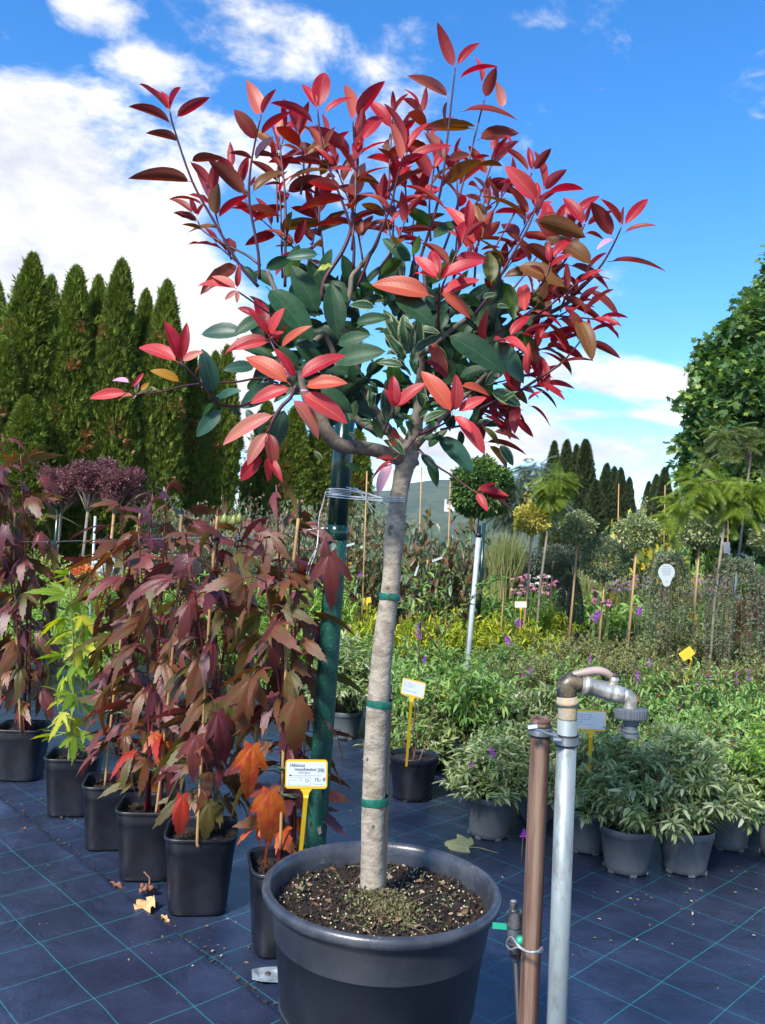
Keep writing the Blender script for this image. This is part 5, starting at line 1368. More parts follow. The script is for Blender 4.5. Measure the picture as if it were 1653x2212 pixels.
# tap body along slightly falling axis
AX = [(700, 143), (716, 147), (718, 148), (745, 155), (748, 156), (760, 159), (812, 172), (830, 177), (845, 181), (850, 182), (868, 187), (872, 188), (905, 197), (925, 203)]
RR = [43, 47, 54, 54, 49, 44, 46, 47, 50, 50, 43, 47, 42, 38]
MB().tube([L(ct(x, y)) for x, y in AX], [cr(r_) for r_ in RR], 28).build('valve_body', m_brass, tap)
MB().tube([L(ct(x, y)) for x, y in [(915, 200), (935, 205), (950, 218), (956, 238), (956, 262), (955, 285)]], [cr(r_) for r_ in (39, 38, 37, 36, 36, 38)], 28).build('spout', m_brass, tap)
MB().tube([L(ct(x, y)) for x, y in [(871, 176), (873, 148), (874, 128), (875, 112), (875, 108), (876, 95)]], [cr(r_) for r_ in (20, 22, 24, 25, 18, 18)], 16).build('valve_stem', m_brass, tap)
MB().tube([L(ct(876, 104)), L(ct(876, 97)), L(ct(876, 93))], [cr(24), cr(24), cr(14)], 6).build('lever_nut', mat('dark_nut', (0.12, 0.07, 0.06), rough=.4, metal=.5), tap, smooth=False)
lv = spline([(868, 114), (852, 98), (828, 84), (795, 76), (755, 78), (712, 86), (680, 94), (660, 99)], 4)
vs, fs = [], []
rt = CR @ Vector((1, 0, 0)); up_ = CR @ Vector((0, 1, 0)); fw = CR @ Vector((0, 0, 1))
n = len(lv)
for i, (x, y) in enumerate(lv):
    c = L(ct(x, y)); hw = cr(16 + 8 * math.sin(math.pi * min(1, i / (n - 1))) ) * (1 if i < n - 1 else .6); th_ = cr(17 + 5 * math.sin(math.pi * i / (n - 1))) * (1 if i < n - 1 else .5)
    x2, y2 = lv[min(i + 1, n - 1)]; x1, y1 = lv[max(i - 1, 0)]
    tg = (rt * (x2 - x1) - up_ * (y2 - y1)).normalized(); nn = fw.cross(tg).normalized()
    for k in range(10):
        a = 6.283 * k / 10; vs.append(c + fw * math.cos(a) * hw + nn * math.sin(a) * th_)
for i in range(n - 1):
    for k in range(10): fs.append((i * 10 + k, i * 10 + (k + 1) % 10, i * 10 + 10 + (k + 1) % 10, i * 10 + 10 + k))
fs += [tuple(range(9, -1, -1)), tuple((n - 1) * 10 + k for k in range(10))]
MB().add(vs, fs).build('lever', m_lever, tap)
# grey hose connector: ribbed ring, body, nipple
cc = L(ct(963, 300)); ax = (CR @ Vector((-.03, -1, .12))).normalized()
rotc = ax.to_track_quat('Z', 'Y').to_matrix()
def rib(a): return 1 + .018 * (1 if math.sin(a * 36) > 0 else -1)
MB().lathe([(cr(30), -cr(30)), (cr(76), -cr(30)), (cr(82), -cr(24)), (cr(82), cr(18)), (cr(76), cr(26)), (cr(40), cr(28))], 144, c=cc, squash=rib, mat3=rotc).build('connector_ring', m_conn, tap, autosmooth=35)
MB().lathe([(cr(42), cr(26)), (cr(40), cr(52)), (cr(32), cr(60)), (cr(32), cr(78)), (cr(38), cr(84)), (cr(38), cr(92))], 32, c=cc, mat3=rotc).build('connector_body', m_conn, tap, autosmooth=40)
MB().lathe([(cr(33), cr(91)), (cr(33), cr(97)), (cr(39), cr(99)), (cr(39), cr(116)), (cr(30), cr(118)), (cr(28), cr(112)), (0, cr(111))], 32, c=cc, mat3=rotc).build('connector_nipple', m_conn, tap, autosmooth=40)
MB().lathe([(cr(34), cr(92)), (cr(36), cr(94)), (cr(34), cr(97))], 32, c=cc, mat3=rotc).build('seal_ring', m_rub, tap)
# rusty pipe
pb0, pb1 = ct(498, 322, 1.63), ct(432, 1895, 1.63)
dirB = (pb1 - pb0).normalized(); footB = pb0 + dirB * (pb0.z / -dirB.z)
rust = thing('rusty_pipe', 'rusty brown steel pipe standing left of the galvanised tap pipe', 'pipe', footB)
O2 = Vector(footB)
MB().tube([footB - O2, footB.lerp(pb0, .5) - O2, pb0 - O2], px(50 / 2.3853, 1.63), 32, cap=False).build('pipe_tube', m_rust, rust)
rotb = (-dirB).to_track_quat('Z', 'Y').to_matrix()
rB = px(50 / 2.3853, 1.63)
MB().lathe([(rB * .78, -.05), (rB * .8, -.002), (rB * .84, .001), (rB * 1.0, .001), (rB * 1.03, -.004), (rB * 1.0, -.008)], 32, c=pb0 - O2, mat3=rotb).build('pipe_mouth', mat('rust_dark', (0.085, 0.04, 0.035), rough=.8, var=(0.2, 0.12, 0.1), vscale=60, bump=.5, bscale=80), rust)
# double pipe clamp
pcl = thing('pipe_clamp', 'zinc double pipe clamp with rubber lining joining the two upright pipes', 'clamp', ct(570, 410))
O3 = Vector(pcl.location)
ca = pa0 + dirA * ((ct(637, 430) - pa0).dot(dirA)); cb = pb0 + dirB * ((ct(495, 382, 1.63) - pb0).dot(dirB))
rA = cr(51)
rota = (-dirA).to_track_quat('Z', 'Y').to_matrix()
for c_, r_, ro in ((ca, rA, rota), (cb, rB, rotb)):
    h = cr(20)
    MB().lathe([(r_ * 1.005, -h * 1.45), (r_ * 1.13, -h * 1.45), (r_ * 1.15, -h * 1.3), (r_ * 1.15, h * 1.3), (r_ * 1.13, h * 1.45), (r_ * 1.005, h * 1.45)], 36, c=c_ - O3, mat3=ro).build('rubber_lining', m_rub, pcl)
    MB().lathe([(r_ * 1.14, -h), (r_ * 1.2, -h), (r_ * 1.2, h), (r_ * 1.14, h)], 36, c=c_ - O3, mat3=ro).build('clamp_band', zinc, pcl, autosmooth=40)
mid = (ca + cb) / 2
for p0, p1, r_ in ((ct(430, 372, 1.58), ct(478, 366, 1.58), 17), (ct(470, 378, 1.57), ct(575, 412, 1.57), 6), (ct(556, 395, 1.58), ct(590, 440, 1.58), 15), (ct(560, 430, 1.57), ct(600, 436, 1.57), 12)):
    MB().tube([p0 - O3, p1 - O3], cr(r_), 6).build('clamp_bolt', zinc, pcl, smooth=False)
# black irrigation valve
D_V = 1.66
def cv(x, y): return ct(x, y, D_V)
pv = [(357, 1262), (357, 1300), (358, 1305), (358, 1318), (359, 1320), (360, 1330), (360, 1388), (361, 1392), (362, 1440), (363, 1470), (364, 1475), (364, 1520), (366, 1525), (368, 1560), (369, 1575)]
rv = [19, 21, 26, 26, 41, 41, 42, 34, 38, 30, 36, 37, 33, 26, 16]
footV = cv(384, 2400); footV = cv(369, 1575) + (cv(384, 1900) - cv(369, 1575)) * 1.0
dV = (cv(384, 1900) - cv(369, 1575)).normalized(); gV = cv(369, 1575) + dV * (cv(369, 1575).z / -dV.z)
val = thing('irrigation_valve', 'black plastic irrigation valve with green handle wired to the rusty pipe', 'valve', gV)
O4 = Vector(gV); m_vb = mat('worn_black', (0.018, 0.019, 0.022), rough=.4, var=(0.10, 0.10, 0.11), vscale=50, bump=.2, bscale=80)
MB().tube([cv(x, y) - O4 for x, y in pv], [px(r_ / 2.3853, D_V) for r_ in rv], 24).build('valve_body', m_vb, val, autosmooth=35)
MB().tube([cv(357, 1268) - O4, cv(357, 1259) - O4], px(14 / 2.3853, D_V), 20).build('valve_mouth', mat('grey_bore', (0.2, 0.2, 0.21), rough=.6), val)
MB().tube([cv(369, 1570) - O4, gV - O4], px(16 / 2.3853, D_V), 16).build('supply_tube', m_rub, val)
m_grn = mat('green_handle', (0.02, 0.34, 0.20), rough=.35)
b_ = MB(); c0, c1_ = cv(322, 1394) - O4, cv(248, 1388) - O4
b_.box((c0 + c1_) / 2, ((c1_ - c0).length, .006, px(26 / 2.3853, D_V)), (c1_ - c0).to_track_quat('X', 'Z').to_matrix(), 1.0).build('handle', m_grn, val, smooth=False)
MB().tube([cv(378, 1432) - O4 + Vector((0, -.022, 0)), cv(384, 1435) - O4 + Vector((0, -.034, 0))], px(24 / 2.3853, D_V), 16).build('handle_hub', m_grn, val)
b_ = MB()
pts = spline([(330, 1455, 1.62), (322, 1490, 1.64), (345, 1512, 1.6), (380, 1500, 1.58), (420, 1520, 1.575), (470, 1530, 1.575), (502, 1520, 1.6), (500, 1505, 1.64), (450, 1505, 1.66)], 5)
b_.tube([ct(*p_) for p_ in pts], .0022, 6)
pts = spline([(330, 1455, 1.62), (350, 1450, 1.6), (380, 1490, 1.58), (430, 1522, 1.575), (480, 1522, 1.575), (504, 1500, 1.6)], 5)
b_.tube([ct(*p_) for p_ in pts], .0022, 6)
tag(b_.build('binding_wire', mat('grey_wire', (0.4, 0.4, 0.42), rough=.4, metal=.6)), 'grey binding wire twisted round the rusty pipe and the black valve', 'wire')

# ================================================================ things on the ground
# square zinc anchor washer with a nail
cw = G(578, 2112)
wsh = thing('anchor_plate', 'bent galvanised washer plate pinning the fabric left of the large pot', 'washer plate', (cw.x, cw.y, .006), R(14))
w_ = .052
out = [(-w_, -w_ * .35), (-w_ * .45, -w_), (w_ * .55, -w_ * .95), (w_, -w_ * .5), (w_ * 1.0, w_ * .5), (w_ * .45, w_), (-w_ * .45, w_ * .95), (-w_ * .95, w_ * .5)]
vs, fs = [], []
for rr_, z in ((1.0, .003), (.55, .0015), (.2, .0055), (.12, .003)):
    for i, (x, y) in enumerate(out): vs.append((x * rr_, y * rr_, z + (.009 if (rr_ == 1 and i in (1, 4, 7)) else 0)))
for j in range(3):
    for i in range(8): fs.append((j * 8 + i, j * 8 + (i + 1) % 8, j * 8 + 8 + (i + 1) % 8, j * 8 + 8 + i))
o = MB().add(vs, fs).build('plate', mat('spangled_zinc', (0.50, 0.56, 0.62), rough=.45, metal=.5, var=(0.30, 0.36, 0.42), vscale=22), wsh, smooth=False)
sm = o.modifiers.new('thick', 'SOLIDIFY'); sm.thickness = .0015
MB().lathe([(0, .011), (.008, .010), (.010, .007), (.010, .003)], 16).build('nail_head', mat('nail', (0.10, 0.075, 0.06), rough=.6, metal=.5), wsh)
# fallen leaves
def fallen(name, label, x, y, L, key_mat, rz, sh, tilt=(0, 0), z=.012):
    p = G(x, y, z)
    me = leaf_mesh('fallen', key_mat, **sh)
    o = link(name, me, None, mw=Matrix.Translation(p) @ Matrix.Rotation(rz, 4, 'Z') @ Matrix.Rotation(tilt[0], 4, 'X') @ Matrix.Rotation(tilt[1], 4, 'Y') @ Matrix.Diagonal((L, L, L, 1)))
    return tag(o, label, 'leaf', 'fallen leaves on the fabric')
m_fy = mat('fallen_yellow', (0.50, 0.47, 0.22), rough=.6, var=(0.30, 0.32, 0.10), vscale=30, vein=(0.55, 0.5, 0.3), trans=.15)
m_fb = mat('fallen_tan', (0.58, 0.38, 0.17), rough=.7, var=(0.45, 0.28, 0.12), vscale=30)
m_fr_ = mat('fallen_brown', (0.16, 0.06, 0.035), rough=.8, var=(0.28, 0.13, 0.08), vscale=40)
# large yellow lobed leaf with long stalk
pg = G(1012, 1830, .02)
fl = thing('fallen_maple_leaf', 'large pale yellow fallen leaf with long stalk behind the big pot rim', 'leaf', pg, R(0), 'fallen leaves on the fabric')
o = link('blade', lobed_leaf('fallen_lobed', m_fy, side=.8, side_ang=45, w=.24, droop=.25, fold=-.3, base2=.55), fl, mw=Matrix.Rotation(R(38), 4, 'X') @ Matrix.Rotation(R(165), 4, 'Z') @ Matrix.Diagonal((.12, .12, .12, 1)))
MB().tube([Vector((0, 0, .0)), Vector((.05, -.01, .004)), Vector((.14, -.025, -.012))], [.002, .0018, .0012], 5).build('leaf_stalk', m_fy, fl)
fallen('fallen_leaf', 'pale tan curled fallen leaf lying on the seam in front of the square pots', 318, 1945, .12, m_fb, R(-80), dict(w=.75, fold=.35, arch=.5, wave=.18), (.3, -.2))
b_ = MB()
c = G(322, 1925, .02)
for k in range(9):
    q = c + Vector((random.uniform(-.03, .03), random.uniform(-.02, .03), random.uniform(-.01, .02)))
    b_.lathe([(.001, -.008), (.012, -.004), (.010, .006), (.001, .012)], 7, c=q, squash=lambda a: 1 + .4 * math.sin(3 * a + k))
b_.tube([c, c + Vector((-.01, .04, .035)), c + Vector((-.04, .06, .05))], [.004, .0035, .003], 6)
tag(b_.build('withered_bloom', m_fr_), 'shrivelled brown withered flower lying beside the tan fallen leaf', 'flower', 'fallen leaves on the fabric')
fallen('fallen_leaf', 'small reddish brown dry leaf alone on the path fabric at the left', 44, 1790, .045, m_fr_, R(10), dict(w=.6, fold=.5, arch=.6, wave=.2))
fallen('fallen_leaf', 'small tan dry leaf on the seam below the withered bloom', 346, 1978, .05, m_fb, R(-30), dict(w=.5, fold=.5, arch=.5, wave=.2))
fallen('fallen_leaf', 'brown crumpled dry leaf on the seam between the third and fourth square pot', 235, 1907, .09, m_fr_, R(-20), dict(w=.4, fold=.5, arch=.5, wave=.2))
# ================================================================ shrubs, perennials and trees behind
def fol(name, cols, rough=.5, trans=.35, spec=.4):
    return mat('foliage_' + name, cols, rough=rough, trans=trans, island=True, spec=spec, rnd=.10)
FM = {
    'buddleia': fol('buddleia', [(0.148, 0.218, 0.078), (0.251, 0.328, 0.134), (0.355, 0.423, 0.224), (0.162, 0.246, 0.078), (0.503, 0.547, 0.325), (0.103, 0.163, 0.056), (0.296, 0.368, 0.112), (0.600, 0.600, 0.403)]),
    'green': fol('green', [(0.126, 0.252, 0.063), (0.210, 0.378, 0.105), (0.294, 0.462, 0.147), (0.105, 0.189, 0.063), (0.357, 0.462, 0.105), (0.189, 0.315, 0.105)]),
    'berry': fol('berry', [(0.105, 0.210, 0.063), (0.189, 0.315, 0.105), (0.252, 0.357, 0.168), (0.126, 0.231, 0.063), (0.315, 0.357, 0.147)]),
    'olive': fol('olive', [(0.203, 0.244, 0.081), (0.284, 0.325, 0.101), (0.143, 0.183, 0.071), (0.344, 0.344, 0.143), (0.244, 0.203, 0.101)]),
    'yellow': fol('yellow', [(0.481, 0.506, 0.037), (0.354, 0.430, 0.037), (0.216, 0.329, 0.037), (0.557, 0.506, 0.063), (0.418, 0.455, 0.037), (0.127, 0.228, 0.037)], trans=.35),
    'weep': fol('weep', [(0.080, 0.140, 0.070), (0.140, 0.200, 0.100), (0.200, 0.260, 0.160), (0.100, 0.160, 0.080), (0.260, 0.200, 0.140)]),
    'magnolia': fol('magnolia', [(0.09, 0.17, 0.06), (0.22, 0.11, 0.05), (0.16, 0.09, 0.04), (0.12, 0.22, 0.09), (0.10, 0.16, 0.07), (0.18, 0.27, 0.17), (0.20, 0.10, 0.05), (0.07, 0.13, 0.05)], rough=.35),
    'varieg': fol('varieg', [(0.140, 0.220, 0.070), (0.440, 0.460, 0.240), (0.300, 0.360, 0.160), (0.080, 0.140, 0.050), (0.500, 0.500, 0.300), (0.220, 0.320, 0.100)], trans=.2),
    'gold': fol('gold', [(0.600, 0.460, 0.040), (0.500, 0.440, 0.140), (0.340, 0.340, 0.080), (0.600, 0.500, 0.060), (0.200, 0.240, 0.060), (0.550, 0.500, 0.200)], trans=.25),
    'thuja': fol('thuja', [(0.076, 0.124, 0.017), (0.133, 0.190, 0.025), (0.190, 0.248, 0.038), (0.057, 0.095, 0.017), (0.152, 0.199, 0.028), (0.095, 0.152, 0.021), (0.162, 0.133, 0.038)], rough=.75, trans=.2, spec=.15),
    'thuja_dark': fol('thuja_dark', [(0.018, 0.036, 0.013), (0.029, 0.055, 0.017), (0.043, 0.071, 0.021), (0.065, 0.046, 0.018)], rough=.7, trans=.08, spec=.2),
    'maple': fol('maple', [(0.043, 0.105, 0.036), (0.072, 0.154, 0.047), (0.127, 0.235, 0.054), (0.036, 0.081, 0.032), (0.252, 0.343, 0.063), (0.054, 0.117, 0.039), (0.100, 0.181, 0.054)], trans=.25),
    'mimosa': fol('mimosa', [(0.190, 0.259, 0.022), (0.112, 0.190, 0.026), (0.259, 0.311, 0.026), (0.078, 0.147, 0.026)], trans=.35),
    'mimosa_dark': fol('mimosa_dark', [(0.052, 0.104, 0.037), (0.094, 0.156, 0.031), (0.156, 0.125, 0.052), (0.166, 0.229, 0.031), (0.062, 0.094, 0.042)], trans=.3),
    'dusky': fol('dusky', [(0.070, 0.110, 0.070), (0.099, 0.147, 0.090), (0.139, 0.147, 0.099), (0.059, 0.090, 0.059)]),
    'purple': fol('purple', [(0.160, 0.060, 0.075), (0.240, 0.100, 0.120), (0.110, 0.040, 0.050), (0.280, 0.140, 0.140), (0.190, 0.090, 0.090)], trans=.3),
    'hedge': fol('hedge', [(0.137, 0.215, 0.117), (0.215, 0.293, 0.176), (0.098, 0.156, 0.078), (0.293, 0.370, 0.254), (0.429, 0.176, 0.098), (0.176, 0.254, 0.117)]),
    'mixed': fol('mixed', [(0.203, 0.312, 0.094), (0.312, 0.406, 0.125), (0.530, 0.515, 0.094), (0.156, 0.265, 0.078), (0.406, 0.499, 0.250), (0.600, 0.600, 0.094)], trans=.3),
    'lime': fol('lime', [(0.300, 0.450, 0.074), (0.196, 0.360, 0.060), (0.374, 0.510, 0.120), (0.150, 0.284, 0.060)], trans=.35),
    'yleaf': fol('yleaf', [(0.135, 0.203, 0.054), (0.189, 0.270, 0.068), (0.600, 0.486, 0.041), (0.108, 0.162, 0.041), (0.162, 0.243, 0.068), (0.405, 0.378, 0.054)], trans=.3),
    'grass': fol('grass', [(0.240, 0.280, 0.100), (0.320, 0.320, 0.130), (0.160, 0.220, 0.070)], trans=.3),
    'redgrass': fol('redgrass', [(0.300, 0.060, 0.050), (0.360, 0.160, 0.080), (0.200, 0.200, 0.080)], trans=.3),
}
def petal(name, cols): return mat('petal_' + name, cols, rough=.55, trans=.25, island=True)
PM = {'violet': petal('violet', [(0.42, 0.06, 0.55), (0.36, 0.05, 0.46), (0.50, 0.12, 0.62)]), 'aster': petal('aster', [(0.28, 0.16, 0.55), (0.36, 0.22, 0.6), (0.22, 0.12, 0.42)]),
      'pink': petal('pink', [(0.50, 0.14, 0.28), (0.62, 0.30, 0.42), (0.40, 0.08, 0.18)]), 'white': petal('white', [(0.75, 0.75, 0.7), (0.65, 0.68, 0.62)]),
      'yellow': petal('yellow', [(0.80, 0.50, 0.02), (0.72, 0.40, 0.02)]), 'dark': petal('dark', [(0.06, 0.02, 0.02), (0.12, 0.04, 0.03)]),
      'berries': petal('berries', [(0.50, 0.035, 0.015), (0.60, 0.10, 0.02), (0.35, 0.02, 0.02)]), 'brown': petal('brown', [(0.13, 0.05, 0.035), (0.09, 0.035, 0.03), (0.18, 0.08, 0.05)]),
      'orange': petal('orange', [(0.65, 0.16, 0.06), (0.7, 0.28, 0.12)]), 'fuchsia': petal('fuchsia', [(0.55, 0.02, 0.05), (0.6, 0.04, 0.10)])}
m_stem = mat('shrub_stem', (0.14, 0.085, 0.05), rough=.8, var=(0.09, 0.05, 0.035), vscale=20)
m_stemg = mat('green_stem', (0.10, 0.14, 0.04), rough=.6)
m_trunk = mat('grey_trunk', (0.16, 0.13, 0.10), rough=.9, var=(0.25, 0.21, 0.17), vscale=14, bump=.5, bscale=30)

def gen_bush(seed, H, Rw, nst, per, ls, tmpl, m, sub=3, droop=0.0, pair=True, up=.35, spread=1.0, lowest=.18, tmplm=None, stemm=None, curve=.25, twig_r=.0022, low=.38):
    """stems fan out of one foot; leaves sit along the stems and their side twigs"""
    r_ = np.random.default_rng(seed)
    sm = MB(); PP, DD = [], []
    for i in range(nst):
        a = 2 * math.pi * (i * .618 + r_.uniform(-.08, .08)); q = math.sqrt((i + .6) / nst) * spread
        hh = H * (1 - low * q ** 2) * r_.uniform(.78, 1.05)
        tip = np.array([math.cos(a) * Rw * q * r_.uniform(.7, 1.0), math.sin(a) * Rw * q * r_.uniform(.7, 1.0), hh - droop * q * H])
        b0 = np.array([math.cos(a) * .02, math.sin(a) * .02, 0]); mid = b0 + (tip - b0) * .5 + np.array([math.cos(a), math.sin(a), 0]) * Rw * q * -curve * .3 + np.array([0, 0, H * (.06 + droop * .45)])
        pts = np.array(spline([b0, mid, tip], 5)); sm.tube(pts, [twig_r * (1.6 - 1.1 * k / (len(pts) - 1)) for k in range(len(pts))], 4, cap=False)
        segs = [(pts, per)]
        for s_ in range(sub):
            t0 = r_.uniform(.25, .85); j = int(t0 * (len(pts) - 1)); p0 = pts[j]
            a2 = r_.uniform(0, 6.28); ln = H * r_.uniform(.14, .30)
            d2 = np.array([math.cos(a2), math.sin(a2), r_.uniform(.1, .9) - droop]); d2 /= np.linalg.norm(d2)
            p3 = p0 + d2 * ln; pts2 = np.array([p0, p0 + d2 * ln * .5 + [0, 0, .01], p3]); sm.tube(pts2, twig_r * .5, 3, cap=False)
            segs.append((pts2, max(3, per // 2)))
        for pt, k_ in segs:
            t = np.sort(r_.uniform(lowest if len(pt) > 3 else .1, 1, k_)); u = t * (len(pt) - 1); j = np.minimum(u.astype(int), len(pt) - 2); w = (u - j)[:, None]
            p = pt[j] * (1 - w) + pt[j + 1] * w; tg = pt[j + 1] - pt[j]; tg /= np.linalg.norm(tg, axis=1, keepdims=True) + 1e-9
            perp = np.cross(tg, r_.normal(size=(k_, 3))); perp /= np.linalg.norm(perp, axis=1, keepdims=True) + 1e-9
            for sgn in ((1, -1) if pair else (1,)):
                d = perp * sgn * .85 + tg * .55 + [0, 0, up - .35] + r_.normal(0, .18, (k_, 3))
                PP.append(p); DD.append(d)
    PP = np.concatenate(PP); DD = np.concatenate(DD); n = len(PP)
    upv = np.array([0, 0, 1.]) + r_.normal(0, .35, (n, 3))
    fm = cloud_mesh('foliage', [(tmpl, PP, DD, upv, ls * r_.uniform(.6, 1.2, n), 0)], m)
    return sm.mesh('stems', stemm or m_stem), fm, (PP, DD)

def gen_ball(seed, Rw, Hh, n, ls, tmpl, m, inner=.55, c=(0, 0, 0), bumps=.12, flat=0.0, hang=0.0):
    r_ = np.random.default_rng(seed)
    v = r_.normal(size=(n, 3)); v /= np.linalg.norm(v, axis=1, keepdims=True)
    ph = r_.uniform(0, 6.28, 6)
    bump = 1 + bumps * (np.sin(v[:, 0] * 5 + ph[0]) * np.sin(v[:, 1] * 5 + ph[1]) + np.sin(v[:, 2] * 7 + ph[2]) * .6)
    rr = (inner + (1 - inner) * r_.uniform(0, 1, n) ** .6) * bump
    p = v * rr[:, None] * [Rw, Rw, Hh] + c
    d = v + r_.normal(0, .55, (n, 3)) + [0, 0, .25 - hang]
    u = np.array([0, 0, 1.]) + r_.normal(0, .5, (n, 3))
    return (tmpl, p, d, u, ls * r_.uniform(.6, 1.25, n), 0)

# kinds of shrubs: cached variants (true size)
KINDS = {
    'buddleia': dict(H=.42, Rw=.27, nst=40, per=15, ls=.052, tmpl=T_LEAF, m=FM['buddleia'], sub=4, droop=.20, up=.35, low=.62, lowest=.04, curve=-.6),
    'buddleia_tall': dict(H=.75, Rw=.30, nst=12, per=10, ls=.075, tmpl=T_LEAF, m=FM['green'], sub=4, droop=.05, up=.2),
    'green': dict(H=.5, Rw=.30, nst=24, per=10, ls=.058, tmpl=T_LEAF, m=FM['green'], sub=3, droop=.08),
    'berry': dict(H=.5, Rw=.32, nst=26, per=13, ls=.030, tmpl=T_BROAD, m=FM['berry'], sub=5, droop=.12),
    'olive': dict(H=.55, Rw=.40, nst=24, per=26, ls=.024, tmpl=T_BROAD, m=FM['olive'], sub=5, droop=.0, curve=.9, low=.15),
    'yellow': dict(H=.42, Rw=.33, nst=26, per=10, ls=.062, tmpl=T_LEAF, m=FM['yellow'], sub=3, droop=.08),
    'magnolia': dict(H=1.1, Rw=.34, nst=9, per=15, ls=.105, tmpl=T_BROAD, m=FM['magnolia'], sub=5, up=.4, lowest=.1, pair=False),
    'perennial': dict(H=.45, Rw=.26, nst=26, per=7, ls=.085, tmpl=T_LEAF, m=FM['green'], sub=1, up=.3, stemm=m_stemg),
    'aster': dict(H=.5, Rw=.26, nst=30, per=11, ls=.035, tmpl=T_LEAF, m=FM['green'], sub=2, up=.4, stemm=m_stemg),
    'hedge': dict(H=1.0, Rw=.42, nst=26, per=16, ls=.05, tmpl=T_BROAD, m=FM['hedge'], sub=6, up=.5, lowest=.05),
    'mixed': dict(H=.8, Rw=.42, nst=24, per=14, ls=.045, tmpl=T_BROAD, m=FM['mixed'], sub=6, up=.3, lowest=.05),
    'lime': dict(H=.6, Rw=.34, nst=26, per=14, ls=.06, tmpl=T_LANCE, m=FM['lime'], sub=3, up=.3, stemm=m_stemg),
    'yleaf': dict(H=1.3, Rw=.55, nst=16, per=12, ls=.11, tmpl=T_MAPLE, m=FM['yleaf'], sub=5, up=.2, pair=False, lowest=.08),
    'pale': dict(H=.5, Rw=.3, nst=26, per=12, ls=.05, tmpl=T_LEAF, m=FM['lime'], sub=3, up=.4, curve=.5),
    'dusky': dict(H=1.2, Rw=.5, nst=20, per=14, ls=.08, tmpl=T_LEAF, m=FM['dusky'], sub=7, up=.3, lowest=.05),
    'fuchsia': dict(H=.45, Rw=.32, nst=26, per=12, ls=.042, tmpl=T_BROAD, m=FM['green'], sub=4, droop=.1, low=.6),
    'salvia': dict(H=.55, Rw=.34, nst=26, per=14, ls=.05, tmpl=T_LEAF, m=FM['lime'], sub=2, up=.5, droop=.05, stemm=m_stemg),
}
BV = {}
def variants(kind, nvar=3):
    if kind not in BV:
        k = KINDS[kind]; BV[kind] = [gen_bush(101 * (i + 1) + len(kind), **k) for i in range(nvar)]
    return BV[kind]
def spikes(kind_p, pts, L, r_, n, hang=False, seed=0):
    """flower spikes as cones of tiny petals"""
    r2 = np.random.default_rng(seed); pos = []; 
    for p in pts:
        t = r2.uniform(0, 1, n); a = r2.uniform(0, 6.28, n); rr = r_ * (1 - .75 * t) * r2.uniform(.5, 1, n)
        sg = -1 if hang else 1
        pos.append(np.stack([p[0] + rr * np.cos(a), p[1] + rr * np.sin(a), p[2] + sg * L * t], 1))
    pos = np.concatenate(pos); m = len(pos)
    return cloud_mesh('petals', [(T_SMALL, pos, r2.normal(size=(m, 3)), r2.normal(size=(m, 3)), L * .16 * r2.uniform(.6, 1.3, m) + .002, 0)], PM[kind_p])
def daisies(pk, pts, R_, centre='dark', drop=.3, seed=0, npet=12):
    r2 = np.random.default_rng(seed); P_, D_, U_, Cc = [], [], [], []
    for p in pts:
        tl = r2.normal(0, .25, 2)
        ax = np.array([tl[0], tl[1] - .15, 1.]); ax /= np.linalg.norm(ax); e1 = np.cross(ax, [0, 1, 0.3]); e1 /= np.linalg.norm(e1); e2 = np.cross(ax, e1)
        for k in range(npet):
            a = 6.283 * k / npet; d = e1 * math.cos(a) + e2 * math.sin(a) - ax * drop
            P_.append(p); D_.append(d); U_.append(ax)
        for k in range(10): Cc.append(np.array(p) + r2.normal(0, R_ * .16, 3) + ax * R_ * .12)
    n = len(P_); Cc = np.array(Cc); nc = len(Cc)
    return cloud_mesh('flowers', [(T_LEAF, np.array(P_), np.array(D_), np.array(U_), R_ * r2.uniform(.85, 1.1, n), 0), (T_SMALL, Cc, r2.normal(size=(nc, 3)), r2.normal(size=(nc, 3)), R_ * .45, 1)], [PM[pk], PM[centre]])

